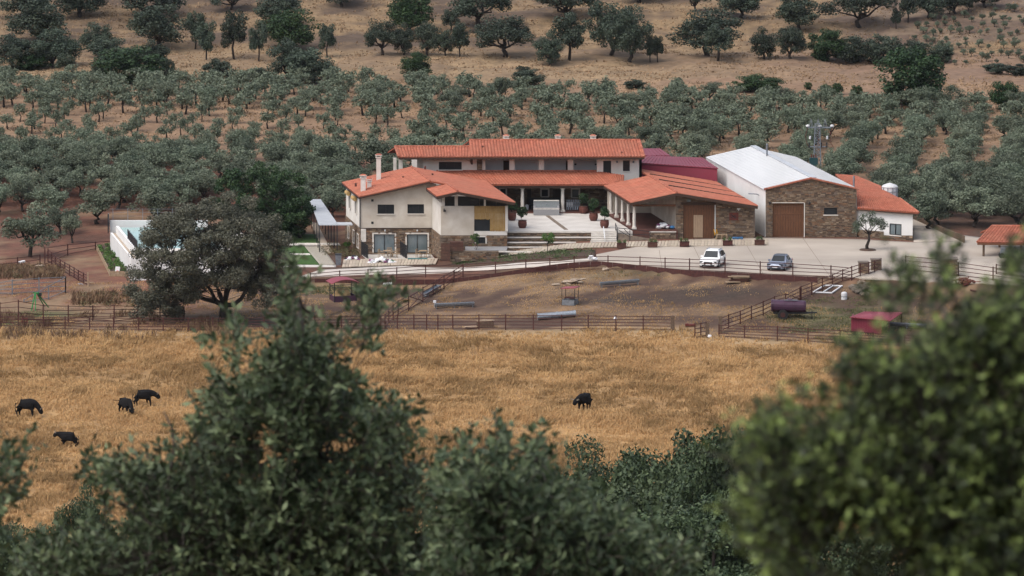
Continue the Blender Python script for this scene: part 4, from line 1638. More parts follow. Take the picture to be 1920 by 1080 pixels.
D_ = V(1607, 367.5, 607.0)
C_ = V(1687, 374.0, 604.4)
C_.z = D_.z
roof_plane(H6, A_, B_, C_, D_, w=.30)
E_, F_ = V(1566, 327, 624), V(1604, 330, 624)
roof_plane(H6, D_, C_, F_ + Vector((0, 0, .0)), E_, w=.30)
r2 = Vector((F_.x + .2, F_.y, F_.z))
roof_plane(H6, B_, Vector((B_.x - 2.5, 622, B_.z)), F_, C_, w=.30)
ridge_tiles(H6, C_ + Vector((0, 0, .06)), B_ + Vector((0, 0, .06)))
beam(H6, [A_ + dz, B_ + dz], .12, .14)
p = V(1601, 350, 608)
H6.part('flue_pipe', MB().tube([p + Vector((0, 0, -.3)), V(1601, 330, 608)], .10, 8), 'steel_grey')

# ------------------------------------------------------------------ tiled shelter at the right edge
H7 = Thing('tiled_shelter', 'small open shelter with tiled roof on timber posts at the edge of the yard', 'shelter', G_(1880, 488))
Ys = 587.0
e0, e1 = V(1832.5, 454.5, Ys), V(1990, 456.5, Ys - .2)
r0, r1 = V(1860, 424.5, Ys + 4.2), V(1995, 425, Ys + 4.2)
roof_plane(H7, e0, e1, r1, r0, w=.36)
b0, b1 = V(1838, 440, Ys + 8.4), V(1990, 440, Ys + 8.4)
b0.z = b1.z = e0.z
roof_plane(H7, b1, b0, r0, r1, covering=False, name='rear_roof')
ridge_tiles(H7, r0 + Vector((0, 0, .06)), r1 + Vector((0, 0, .06)))
ridge_tiles(H7, e0 + Vector((0, 0, .06)), r0 + Vector((0, 0, .06)))
beam(H7, [e0 + dz, e1 + dz], .14, .2, 'wood_door')
for px, Y in ((1844.5, Ys + .4), (1915, Ys + .4), (1874, Ys + 7.5), (1948, Ys + .4), (1935, Ys + 7.5)):
    t = V(px, 456, Y)
    t.z = e0.z - .15
    H7.part('post', MB().box((t.x, t.y, (t.z + gz(t.x, t.y)) / 2), (.22, .22, t.z - gz(t.x, t.y))), 'wood_post')
# machine stored in its shade
g = G_(1886, 484)
q = Thing('garden_machine', 'dark wheeled garden machine standing in the shade of the tiled shelter', 'machine', g)
q.part('body', MB().box((g.x, g.y, g.z + .55), (1.2, .7, .5)).box((g.x - .3, g.y, g.z + .95), (.5, .5, .3)), 'steel_grey')
for sx in (-.45, .45):
    for sy in (-.4, .4):
        q.part('wheel', MB().tube([(g.x + sx, g.y + sy - .08, g.z + .3), (g.x + sx, g.y + sy + .08, g.z + .3)], .3, 12), 'tyre')
q.part('handle', MB().bar((g.x + .55, g.y, g.z + .7), (g.x + 1.0, g.y, g.z + 1.25), .06), 'black_iron')

# ------------------------------------------------------------------ courtyard, terraces and stairs
YP = 601.0
c = [V(950, 434, YP), V(1185, 434, YP - .2), V(1185, 434, YP - .2), None]
xl, xr = V(951.5, 434, YP).x, V(1186, 432, YP).x
xlb, xrb = sk(Vector((xl, YP, 0)), 617).x - .8, sk(Vector((xr, YP, 0)), 617).x
cy = struct("courtyard", MB().hexa([(xl, YP, -2.2), (xr, YP, -2.2), (xrb, 616.2, -2.2), (xlb - 2, 616.2, -2.2)], [(xl, YP, -.03), (xr, YP, -.03), (xrb, 616.2, -.03), (xlb - 2, 616.2, -.03)]).mesh("courtyard"), 'concrete_pale')
# pale slabs of the court
mb = MB()
d_ch0, d_ch1 = V(1061, 432, YP), V(1028, 405, 613)
struct("courtyard_channel", MB().bar(onz(1061.5, 430.5, -.015), onz(1026.5, 404.5, -.015), .42, .035).mesh("courtyard_channel"), 'mortar')
ter_t = Thing('terrace_wall', 'stone terrace wall in low steps with pale coping ledges below the courtyard', 'retaining wall', V(1030, 468, YP - 2.4))
ys = [(434.5, 443.0, 0), (444.5, 452.5, 1), (454, 461.5, 2), (463, 470.5, 3)]
for k, (ya, yb, i) in enumerate(ys):
    Yk = YP - .75 * i - .02
    xr_px = (1108, 1109, 1080, 1060)[k]
    a, b = V(949, ya, Yk), V(xr_px, ya, Yk)
    zlo = V(949, yb + 1.2, Yk).z
    poly = [(a.x, zlo), (b.x, zlo), (b.x, a.z - .10), (a.x, a.z - .10)]
    mb = MB()
    flat_wall(mb, poly, [], Yk, .8)
    w_ = ter_t.part('wall', mb, 'mortar')
    ter_t.part('stone_facing', stones(poly, [], Yk, 0, .13, .4), 'stone', w_, stuff=True)
    ter_t.part('coping', MB().box(((a.x + b.x) / 2, Yk + .10, a.z - .05), (b.x - a.x, .34, .10)), 'white_stone')
a, b = V(950, 471.5, YP - 3.1), V(1060, 471.5, YP - 3.1)
st = Thing('courtyard_steps', 'flight of white stone steps up to the courtyard beside the terrace wall', 'steps', V(1133, 458, YP - 2))
n = 7
for i in range(n):
    ya = lerp(435.5, 455.0, i / (n - 1))
    Yk = YP - .40 * i - .05
    a, b = V(1108.5 if i < 5 else 1107, ya, Yk), V(1156, ya, Yk)
    st.part('step', MB().box(((a.x + b.x) / 2, Yk + .18, a.z - .05), (b.x - a.x, .44, .085)), 'white_stone')
    st.part('riser', MB().box(((a.x + b.x) / 2, Yk + .30, a.z - .30), (b.x - a.x - .02, .36, .42)), 'mortar')
a, b = V(1131.5, 433, YP), V(1134, 455, YP - 2.5)
st.part('handrail', MB().bar(a + Vector((0, 0, .45)), b + Vector((0, 0, .45)), .10, .06).bar(a, a + Vector((0, 0, .45)), .06).bar(b, b + Vector((0, 0, .45)), .06), 'white_metal')
# ramp beside the porch with its dark railing
rp = Thing('ramp_railing', 'black steel handrail along the ramp between the steps and the barn porch', 'railing', V(1185, 447, 600.2))
pts = [V(1154, 418.5, 601.5), V(1157.5, 427.5, 600.6), V(1181, 429.5, 600.0), V(1219, 434.5, 600.2)]
bot = [V(1154.5, 433, 601.5), V(1158, 451, 600.4), V(1181, 452, 600.0), V(1219, 449, 600.2)]
for p, q in zip(pts, bot):
    rp.part('post', MB().bar(p, q, .07), 'black_iron')
for k in (0, .42):
    mb = MB()
    for i in range(3):
        mb.bar(pts[i].lerp(bot[i], k), pts[i + 1].lerp(bot[i + 1], k), .06)
    rp.part('rail', mb, 'black_iron')
rp.part('brace', MB().bar(pts[1].lerp(bot[1], .1), V(1181, 444, 600.0), .05).bar(V(1170, 429, 600.3), V(1181, 441, 600.0), .05), 'black_iron')
ramp = MB().hexa([V(1157, 437, 600.9), V(1218, 447, 600.3), V(1218, 455, 600.2), V(1157, 455, 600.2)], [V(1157, 437, 601.6), V(1218, 447, 601.6), V(1218, 455, 601.6), V(1157, 455, 601.6)])
struct("ramp", ramp.mesh("ramp"), 'mortar')

# stone foundation and low walls by the house front
lw = Thing('low_stone_wall', 'low dry-stone wall with pale coping in front of the house block', 'wall', G_(895, 488))
stone_wall(lw, [(844, 491), (935, 487), (935, 471.5), (844, 470)], [], 595.5, .35)
a, b = V(935, 471.5, 595.4), V(1000, 473, 595.4)
lw.part('coping', MB().bar(a, b, .35, .12), 'white_stone')
gr = struct("gravel_strip", MB().hexa([V(872, 470, 596.2), V(950, 470, 596.2), V(952, 463, 598.6), V(872, 463, 598.6)], [V(872, 470, 596.2) + Vector((0, 0, .05)), V(950, 470, 596.2) + Vector((0, 0, .05)), V(952, 463, 598.6) + Vector((0, 0, .05)), V(872, 463, 598.6) + Vector((0, 0, .05))]).mesh("gravel_strip"), 'granite')
cg = Thing('rusty_gate', 'dark rusty slatted gate and bin store beside the stone corner of the house', 'gate', G_(845, 488))
for (x0, x1, ya, yb, Y, n) in ((827, 843.5, 456, 490, 595.0, 9), (843.5, 869, 460, 471, 595.3, 14)):
    p, q = V(x0, yb, Y), V(x1, ya, Y)
    w = (q.x - p.x) / n
    for i in range(n):
        cg.part('slat', MB().box((p.x + (i + .5) * w, Y, (p.z + q.z) / 2), (w * .8, .05, q.z - p.z)), 'corten')
p = V(856, 457.5, 596.5)
cg.part('lid', MB().box(tuple(p), (1.4, .9, .5)), 'corten')
# house terrace with its paving and partitions
tz = V(740, 477, YA).z
x0, x1 = V(688, 480, 601.5).x, V(817, 480, 601.5).x
struct("house_terrace", MB().hexa([(x0, 600.6, tz - .9), (x1, 600.6, tz - .9), (x1 - .5, YA, tz - .9), (x0 - .7, YA, tz - .9)], [(x0, 600.6, tz), (x1, 600.6, tz), (x1 - .5, YA, tz), (x0 - .7, YA, tz)]).mesh("house_terrace"), 'concrete_pale')
struct("terrace_kerb", MB().bar((x0, 600.5, tz - .14), (x1, 600.5, tz - .14), .16, .36).mesh("terrace_kerb"), 'steel_grey')
for k, (px, lab) in enumerate(((684, 'black iron panel fence at the outer corner of the house terrace'), (757, 'black iron panel fence dividing the two glazed terrace doors'))):
    t = Thing('iron_partition', lab, 'partition', V(px, 480, 602), 'iron partitions on the house terrace')
    for i in range(5):
        Y = 604.2 - i * .85
        p = V(px - 6 + i * 3.0, 476, Y)
        t.part('post', MB().box((p.x, Y, tz + .75 - .05 * i), (.07, .07, 1.7 - .1 * i)), 'black_iron')
    p, q = V(px - 6, 447, 604.2), V(px + 6, 447, 600.8)
    for z in (.1, 1.45):
        t.part('rail', MB().bar((p.x, 604.2, tz + z), (q.x, 600.8, tz + z), .05), 'black_iron')
    mb = MB()
    for i in range(24):
        u = (i + .5) / 24
        mb.box((lerp(p.x, q.x, u), lerp(604.2, 600.8, u), tz + .77), (.025, .025, 1.3))
    t.part('bar', mb, 'black_iron', stuff=True)
# ================================================================== pool and garden
rs = random.Random(21)
pool = Thing('swimming_pool', 'raised swimming pool with pale turquoise water and white walls beside the broad oak', 'pool', V(247, 521, 584.7))
zt_ = -.75
n_ = V(246, 484.5, 584.7)
f_ = sk(Vector((n_.x, 584.7, zt_)), 605.5)
n_ = Vector((n_.x, 584.7, zt_))
W_ = 10.5


def off(p, dx, z):
    return Vector((p.x + dx, p.y, z))


zb_ = -4.0
pool.part('outer_wall', MB().hexa([off(n_, 0, zb_), off(f_, 0, zb_), off(f_, .22, zb_), off(n_, .22, zb_)], [off(n_, 0, zt_), off(f_, 0, zt_), off(f_, .22, zt_), off(n_, .22, zt_)]), 'white_wall')
for x0_, x1_, zt2 in ((.225, .55, zt_ - .02), (.551, W_, -.085)):
    pool.part('front_wall', MB().hexa([off(n_, x0_, zb_), off(n_, x1_, zb_), off(n_, x1_, zb_) + Vector((0, .25, 0)), off(n_, x0_, zb_) + Vector((0, .25, 0))],
                                      [off(n_, x0_, zt2), off(n_, x1_, zt2), off(n_, x1_, zt2) + Vector((0, .25, 0)), off(n_, x0_, zt2) + Vector((0, .25, 0))]), 'white_wall')
pool.part('ledge', MB().hexa([off(sk(n_, 584.96), .23, -1.2), off(f_, .23, -1.2), off(f_, .75, -1.2), off(sk(n_, 584.96), .75, -1.2)], [off(sk(n_, 584.96), .23, -.80), off(f_, .23, -.80), off(f_, .75, -.80), off(sk(n_, 584.96), .75, -.80)]), 'slab')
n2, f2 = sk(n_, 585.2), sk(n_, 605.2)
n2 = sk(n_, 584.965)
pool.part('inner_wall', MB().hexa([off(n2, .55, -1.3), off(f2, .55, -1.3), off(f2, .85, -1.3), off(n2, .85, -1.3)], [off(n2, .55, 0), off(f2, .55, 0), off(f2, .85, 0), off(n2, .85, 0)]), 'white_wall')
f3 = sk(n_, 605.9)
pool.part('rear_wall', MB().hexa([off(f3, -.0, -2.6), off(f3, W_, -2.6), off(f3, W_, -2.6) + Vector((0, .4, 0)), off(f3, 0, -2.6) + Vector((0, .4, 0))],
                                 [off(f3, 0, .48), off(f3, W_, .48), off(f3, W_, .48) + Vector((0, .4, 0)), off(f3, 0, .48) + Vector((0, .4, 0))]), 'white_wall')
n2 = sk(n_, 587.6)
wm = mat('pool_water', (.26, .44, .43), (.30, .48, .46), .06, .8, .15, 3, spec=.5)
pool.part('water', MB().hexa([off(n2, .86, -1.0), off(n2, W_ - .6, -1.0), off(f2, W_ - .6, -1.0), off(f2, .86, -1.0)], [off(n2, .86, -.16), off(n2, W_ - .6, -.16), off(f2, W_ - .6, -.16), off(f2, .86, -.16)]), wm)
pool.part('pool_deck', MB().hexa([off(n2, W_ - .59, -3.5), off(n2, W_ + 3.0, -3.5), off(f2, W_ + 3, -3.5), off(f2, W_ - .59, -3.5)], [off(n2, W_ - .59, -.1), off(n2, W_ + 3.0, -.1), off(f2, W_ + 3, -.1), off(f2, W_ - .59, -.1)]), 'concrete_pale')
pool.part('front_deck', MB().hexa([off(sk(n_, 584.96), .56, -1.2), off(sk(n_, 584.96), W_ - .6, -1.2), off(sk(n_, 587.5), W_ - .6, -1.2), off(sk(n_, 587.5), .56, -1.2)], [off(sk(n_, 584.96), .56, -.08), off(sk(n_, 584.96), W_ - .6, -.08), off(sk(n_, 587.5), W_ - .6, -.08), off(sk(n_, 587.5), .56, -.08)]), 'white_stone')
rail = Thing('pool_railing', 'dark glass-panel railing standing on the inner pool wall', 'railing', off(n2, .7, 0))
a, b = off(sk(n_, 585.3), .7, 0), off(sk(n_, 594.5), .7, 0)
for i in range(8):
    p = a.lerp(b, i / 7)
    rail.part('post', MB().box((p.x, p.y, .5), (.07, .07, 1.0)), 'black_iron')
rail.part('rail', MB().bar(a + Vector((0, 0, 1)), b + Vector((0, 0, 1)), .06), 'black_iron')
rail.part('panel', MB().bar(a + Vector((0, 0, .5)), b + Vector((0, 0, .5)), .02, .8), 'frame_dark')
t = Thing('pool_gate', 'narrow dark gate at the far left corner of the pool wall', 'gate', off(f3, 0, -.9))
t.part('leaf', MB().box((f3.x - .15, f3.y, .25), (.06, .9, 1.9)), 'steel_grey')
t.part('post', MB().box((f3.x - .15, f3.y - .5, .2), (.1, .1, 2.1)), 'black_iron')
t = Thing('wire_fence', 'thin wire fence on slim posts running behind the pool', 'fence', off(f3, 0, .5))
for i in range(7):
    t.part('post', MB().box((f3.x + .3 + i * 1.6, f3.y + .6, 1.0), (.05, .05, 1.4)), 'steel_grey')
for z in (.9, 1.3, 1.65):
    t.part('wire', MB().bar((f3.x, f3.y + .6, z), (f3.x + W_, f3.y + .6, z), .02), 'steel_grey')

# raised vegetable bed
vb = Thing('raised_bed', 'wooden raised bed full of green vegetables along the white pool wall', 'planter', G_(207, 517))
q = [G_(207, 518), G_(240, 518), G_(212, 466), G_(181, 467)]
zz = max(p.z for p in q) + .55
cs = [Vector((p.x, p.y, zz)) for p in q]
lo_ = [Vector((p.x, p.y, p.z - .3)) for p in q]
for i in (0, 1, 2, 3):
    j = (i + 1) % 4
    h0, h1 = (lo_[i].z, lo_[j].z)
    for k in range(3):
        u0, u1 = k / 3 + .01, (k + 1) / 3 - .01
        a0, a1 = Vector((q[i].x, q[i].y, lerp(lo_[i].z, zz, u0))), Vector((q[j].x, q[j].y, lerp(lo_[j].z, zz, u0)))
        b0, b1 = Vector((q[i].x, q[i].y, lerp(lo_[i].z, zz, u1))), Vector((q[j].x, q[j].y, lerp(lo_[j].z, zz, u1)))
        n = Vector((a1.y - a0.y, a0.x - a1.x, 0)).normalized() * .06
        vb.part('plank', MB().hexa([a0, a1, a1 + n, a0 + n], [b0, b1, b1 + n, b0 + n]), 'wood_board')
cc = sum(cs, Vector()) / 4
ins = [cc + (p - cc) * .96 + Vector((0, 0, -.12)) for p in cs]
vb.part('bed_soil', MB().hexa([p + Vector((0, 0, -.2)) for p in ins], ins), 'soil')
rgv = np.random.default_rng(31)
bl = []
for i in range(60):
    u, v_ = rgv.uniform(.05, .95), rgv.uniform(.02, .98) ** 1.3
    p = ins[0].lerp(ins[1], u).lerp(ins[3].lerp(ins[2], u), v_)
    bl.append((p.x, p.y, p.z + .12, .28, .35, .28))
v, f, tt = blob_leaves(bl, 3000, .17, rgv)
o = link('vegetable_foliage', np_mesh('vegetable_foliage', v - np.array(vb.loc), f, tt), 'leaf_bright', vb.o)
o['kind'] = 'stuff'
g = G_(219, 517)
bag = Thing('feed_bag', 'white feed bag with a red print leaning against the raised bed', 'bag', g)
bag.part('sack', MB().hexa([(g.x - .24, g.y - .28, g.z), (g.x + .20, g.y - .30, g.z), (g.x + .2, g.y - .1, g.z), (g.x - .24, g.y - .06, g.z)],
                           [(g.x - .12, g.y - .1, g.z + .98), (g.x + .36, g.y - .12, g.z + .96), (g.x + .36, g.y - .02, g.z + .95), (g.x - .12, g.y - .0, g.z + .98)]), 'plastic_white')
bag.part('print', MB().hexa([(g.x - .06, g.y - .25, g.z + .32), (g.x + .14, g.y - .26, g.z + .32), (g.x + .14, g.y - .18, g.z + .32), (g.x - .06, g.y - .18, g.z + .32)],
                            [(g.x + .0, g.y - .20, g.z + .58), (g.x + .2, g.y - .2, g.z + .58), (g.x + .2, g.y - .1, g.z + .58), (g.x + .0, g.y - .1, g.z + .58)]), 'red_print')

# pergola
pg = Thing('pergola', 'pergola walk with pale metal sheet roof on slim dark posts left of the house', 'pergola', G_(601, 461))
pz = V(597.5, 421, 606).z
A0, A1 = V(597.8, 421, 606), V(630.5, 415.5, 606)
A1.z = A0.z
B0, B1 = sk(A0, 622) + Vector((.6, 0, 0)), sk(A1, 622) + Vector((.6, 0, 0))
B0, B1 = V(580, 381, 0.1 + 628), V(598, 381, 628)
B0.z = B1.z = A0.z
C0, C1 = V(631, 415.5, 606), V(661, 415.5, 606)
dn = Vector((0, 0, -.1))
C0.z = C1.z = A0.z
top = [A0, A1 + Vector((.2, 0, 0)), B1 + Vector((.2, 0, 0)), B0]
pg.part('roof_sheet', MB().hexa([p + dn for p in top], top), 'ridge_metal')
t2 = [A1 + Vector((.21, 0, .0)), C1, C1 + Vector((-.2, 2.0, 0)), A1 + Vector((-.14, 2.0, 0))]
pg.part('roof_sheet', MB().hexa([p + dn for p in t2], t2), 'ridge_metal')
mb = MB()
for i in range(1, 24):
    mb.bar(A0.lerp(B0, i / 24) + Vector((0, 0, .02)), A1.lerp(B1, i / 24) + Vector((.2, 0, .02)), .05, .04)
pg.part('sheet_rib', mb, 'ridge_metal', stuff=True)
for i in range(7):
    for a, b in ((A0, B0), (A1, B1)):
        p = a.lerp(b, i / 6) + Vector((.08, .1, 0))
        zg = gz(p.x, p.y)
        pg.part('post', MB().box((p.x, p.y, (p.z - .1 + zg) / 2), (.10, .10, p.z - .1 - zg)), 'black_iron')
for a, b in ((A0, B0), (A1, B1)):
    pg.part('beam', MB().bar(a + Vector((.08, 0, -.17)), b + Vector((.08, 0, -.17)), .1, .14), 'black_iron')
pr = [(A0 + Vector((.6, 0, 0))), A1 + Vector((-.3, 0, 0)), B1 + Vector((-.2, 0, 0)), B0 + Vector((.2, 0, 0))]
sheet('pergola_path', [pr[0], pr[1]], [pr[3], pr[2]], 6, 16, 'slab', .08)

# bins / bags / furniture round the house terrace
def bag_pile(label, px, py, n, cols, wx, wy, seed):
    r = random.Random(seed)
    g = G_(px, py)
    t = Thing('bag_pile', label, 'bag pile', g)
    for i in range(n):
        x, y = g.x + r.uniform(-wx, wx), g.y + r.uniform(-wy, wy)
        s = r.uniform(.14, .30)
        mb = MB().blob((x, y, g.z + s * .55 + r.uniform(.1, .4) * (1 - abs(x - g.x) / wx)), (s, s * .8, s * .6), r, 8, 5, .22)
        t.part('bag', mb, r.choice(cols), smooth=False)
    return t


bag_pile('heap of white, green and purple bags and bottles dumped on the slabs before the terrace', 716, 494, 60, ['plastic_white', 'plastic_white', 'plastic_white', 'plastic_white', 'bag_black', 'bag_purple', 'bag_green'], 1.35, .8, 4)
bag_pile('small heap of black and white bags beside the dark bin', 660, 489, 16, ['plastic_white', 'bag_black', 'plastic_white', 'bag_purple', 'bag_black'], .75, .5, 5)
bag_pile('white and blue plastic bundles on the floor of the barn porch', 1243, 426, 18, ['plastic_white', 'plastic_white', 'plastic_white', 'bag_blue', 'bag_purple', 'plastic_white'], 1.1, .7, 6)
bag_pile('white plastic scraps lying beside the driveway fence', 1109, 489, 6, ['plastic_white'], .45, .25, 8)
for o in [c for c in bpy.data.objects if c.get('category') == 'bag pile' and 'porch' in c['label']]:
    p = onz(1243, 427, .12)
    o.location = (p.x, p.y, .06)
g = G_(634.5, 497)
t = Thing('bin', 'dark grey wheeled bin by the gravel path left of the house', 'bin', g)
t.part('body', MB().hexa([(g.x - .25, g.y - .25, g.z), (g.x + .25, g.y - .25, g.z), (g.x + .25, g.y + .25, g.z), (g.x - .25, g.y + .25, g.z)], [(g.x - .32, g.y - .32, g.z + 1.1), (g.x + .32, g.y - .32, g.z + 1.1), (g.x + .32, g.y + .32, g.z + 1.1), (g.x - .32, g.y + .32, g.z + 1.1)]), 'steel_grey')
t.part('lid', MB().box((g.x, g.y, g.z + 1.15), (.7, .72, .09)), 'frame_dark')
rl = V(783, 485, 600.2)
t = Thing('rolled_mat', 'two rolled teal mats lying at the front edge of the house terrace', 'mat', Vector((rl.x, rl.y, tz - .4)))
for k in range(2):
    t.part('roll', MB().tube([(rl.x - 1.05, 599.9 - k * .02, tz - .22 + k * .3), (rl.x + 1.05, 599.9, tz - .22 + k * .3)], [.19, .19], 12), 'teal_fabric')


def chair(label, px, rz, Y=602.2, seat=.45):
    p = V(px, 477, Y)
    t = Thing('terrace_chair', label, 'chair', Vector((p.x, Y, tz)), 'wooden chairs on the house terrace')
    ca, sa = math.cos(rz), math.sin(rz)

    def P(x, y, z):
        return Vector((p.x + x * ca - y * sa, Y + x * sa + y * ca, tz + z))
    t.part('seat', MB().hexa([P(-.27, -.27, seat - .05), P(.27, -.27, seat - .05), P(.27, .27, seat - .05), P(-.27, .27, seat - .05)], [P(-.27, -.27, seat), P(.27, -.27, seat), P(.27, .27, seat), P(-.27, .27, seat)]), 'wood_board')
    for x in (-.24, .24):
        for y in (-.24, .24):
            t.part('leg', MB().bar(P(x, y, 0), P(x, y, seat if y < 0 else .92), .06), 'wood_board')
    t.part('backrest', MB().bar(P(-.26, .25, .68), P(.26, .25, .68), .04, .1).bar(P(-.26, .25, .86), P(.26, .25, .86), .04, .1), 'wood_board')
    t.part('armrest', MB().bar(P(-.26, -.26, .66), P(-.26, .24, .66), .06, .04), 'wood_board')
    t.part('armrest', MB().bar(P(.26, -.26, .66), P(.26, .24, .66), .06, .04), 'wood_board')


def table(label, px, Y=602.3, w=.8):
    p = V(px, 477, Y)
    t = Thing('terrace_table', label, 'table', Vector((p.x, Y, tz)))
    t.part('top', MB().box((p.x, Y, tz + .72), (w, .8, .05)), 'wood_board')
    for x in (-.34, .34):
        for y in (-.34, .34):
            t.part('leg', MB().box((p.x + x * w / .8, Y + y, tz + .35), (.06, .06, .70)), 'wood_board')


chair('wooden armchair at the left of the table before the left terrace door', 714.5, 1.2)
chair('wooden armchair at the right of the table before the left terrace door', 740, -1.3)
chair('wooden armchair facing the left terrace door from behind its table', 731, .2, 603.2)
table('small wooden table before the left terrace door', 726)
chair('wooden armchair at the left of the table before the right terrace door', 785, 1.3)
chair('wooden armchair at the right of the table before the right terrace door', 802, -1.2)
table('small wooden table before the right terrace door', 793.5)

# ------------------------------------------------------------------ courtyard pots, fountain, planters
def pot_tree(label, px, pb, ptop_pot, ptop, wpot, wcrown, seed, z=0.0):
    g = onz(px, pb - 1.5, z)
    s = g.y / FPX
    r = wpot * s / 2
    h = (pb - ptop_pot) * s * .98
    t = Thing('potted_tree', label, 'potted tree', (g.x, g.y, z), 'terracotta pots with small trees in the courtyard')
    t.part('pot', MB().lathe((g.x, g.y, z), [(r * .72, 0), (r * .95, h * .3), (r * 1.0, h * .7), (r * .88, h * .92), (r * .96, h * .93), (r * .96, h)], 18), 'terracotta', smooth=False)
    t.part('pot_soil', MB().tube([(g.x, g.y, z + h - .05), (g.x, g.y, z + h + .01)], [r * .85, r * .85], 14), 'soil')
    rr = np.random.default_rng(seed)
    top = z + h + (ptop_pot - ptop) * s
    H = top - z - h
    W = wcrown * s / 2
    cz = z + h + H * .58
    tr_ = t.part('trunk', MB().tube(wig((g.x, g.y, z + h - .05), (g.x + .05, g.y, cz + H * .2), rr, 4, .06), [.05, .045, .04, .03, .015], 6), 'bark')
    bl = ellipsoid_blobs((g.x, g.y, cz), (W * .85, W * .85, H * .40), 26, W * .38, rr, -.9, .3)
    v, f, tt = blob_leaves(bl, 1500, .13, rr)
    o = link('crown', np_mesh('crown', v - np.array(t.loc), f, tt), 'leaf_green', t.o)
    return t


pot_tree('leafy potted tree in terracotta pot against the house block, behind its twin', 960, 414.5, 399, 376, 16.5, 22, 1)
pot_tree('small round-crowned tree in terracotta pot at the front left of the courtyard', 979.5, 428.5, 414, 388, 17, 20, 2)
pot_tree('tallest potted tree, rearmost of the three pots beside the barn columns', 1094, 401.5, 387.5, 362, 17, 20, 3)
pot_tree('potted tree in the middle of the three pots beside the barn columns', 1113, 415, 400, 371, 17, 21, 4)
pot_tree('potted tree nearest the courtyard steps, front of the three by the columns', 1133.5, 428.5, 413.5, 387, 17, 20, 5)
g = onz(1024.5, 403.5, 0)
ft = Thing('fountain_trough', 'grey granite fountain trough with raised back at the middle of the courtyard', 'fountain', (g.x, g.y, 0))
wf = 49 * g.y / FPX
for (dx, dy, w_, d_, h_) in ((0, -.0, wf, .22, .85), (0, 1.6, wf, .25, 1.35), (-wf / 2 + .11, .8, .22, 1.35, .85), (wf / 2 - .11, .8, .22, 1.35, .85)):
    ft.part('side_slab', MB().box((g.x + dx, g.y + dy + .11, h_ / 2), (w_, d_, h_)), 'granite')
ft.part('cap_slab', MB().box((g.x, g.y + 1.71, 1.39), (wf * .98, .4, .08)), 'white_stone')
ft.part('water', MB().box((g.x, g.y + .8, .6), (wf - .46, 1.33, .02)), wm)
ft.part('spout', MB().bar((g.x, g.y + 1.6, 1.05), (g.x, g.y + 1.2, 1.0), .06), 'steel_grey')
mb = MB()
for i in range(20):
    mb.box((g.x - wf / 2 + (i + .5) * wf / 20, g.y - .005, .70), (wf / 30, .02, .16))
ft.part('panel', mb, 'white_stone', stuff=True)
bx = [('low planter box of rusty steel at the foot of the courtyard steps', 1165.5, 467, 17.5), ('rusty steel planter box before the low wall of the barn porch', 1223.5, 465.5, 18), ('dark steel planter box in front of the plank barn door', 1283.5, 464.5, 18),
      ('dark steel planter box beside the pallets at the stone barn', 1364.5, 462.5, 18.5), ('rusty steel planter box at the corner of the white hall wall', 1424.5, 461.5, 18.5)]
for i, (lab, px, py, w) in enumerate(bx):
    g = G_(px, py)
    s = g.y / FPX
    t = Thing('planter_box', lab, 'planter', (g.x, g.y, g.z + .12), 'steel planter boxes along the slab walk')
    W2, H2_ = w * s, .50
    t.part('box', MB().box((g.x, g.y + .3, g.z + .12 + H2_ / 2), (W2, .6, H2_)), 'corten' if i not in (2, 3) else 'rust')
    t.part('rim', MB().box((g.x, g.y + .3, g.z + .12 + H2_ - .03), (W2 + .06, .66, .05)), 'rust')
    rr = np.random.default_rng(50 + i)
    bl = [(g.x + rr.uniform(-.38, .38) * W2, g.y + .3 + rr.uniform(-.15, .15), g.z + .12 + H2_ + rr.uniform(.02, .25), .16, .16, .2) for _ in range(9)]
    v, f, tt = blob_leaves(bl, 260, .12, rr)
    link('plant', np_mesh('plant', v - np.array(t.loc), f, tt), 'weed', t.o)


# small saplings
def sapling(label, px, pb, ptop, w, seed, m='leaf_bright', n=900, tr=.045):
    g = G_(px, pb)
    s = g.y / FPX
    H, W = (pb - ptop) * s, w * s / 2
    rr = np.random.default_rng(seed)
    t = Thing('sapling', label, 'sapling', g)
    mb = MB()
    top = (g.x, g.y, g.z + H * .85)
    mb.tube(wig(g, top, rr, 5, .04), [tr, tr * .9, tr * .8, tr * .6, tr * .4, .01], 6)
    for i in range(5):
        a = rr.uniform(0, 6.28)
        z = g.z + H * rr.uniform(.35, .6)
        mb.tube([(g.x, g.y, z), (g.x + math.cos(a) * W * .7, g.y + math.sin(a) * W * .7, z + H * .3)], [tr * .5, .008], 5)
    t.part('trunk', mb, 'bark_grey', smooth=True)
    bl = ellipsoid_blobs((g.x, g.y, g.z + H * .7), (W * .8, W * .8, H * .28), 22, W * .28, rr, -.9, .35)
    v, f, tt = blob_leaves(bl, n, .12, rr)
    link('crown', np_mesh('crown', v - np.array(t.loc), f, tt), m, t.o)


sapling('thin young tree with a tuft crown before the stone base of the house block', 890, 490, 428, 19, 61)
sapling('bushy young tree in the planting bed below the terrace steps', 1027, 476, 434, 34, 62, n=1300)
sapling('small bright green shrub beside the left wall of the house', 650, 470, 452, 18, 63, tr=.02)
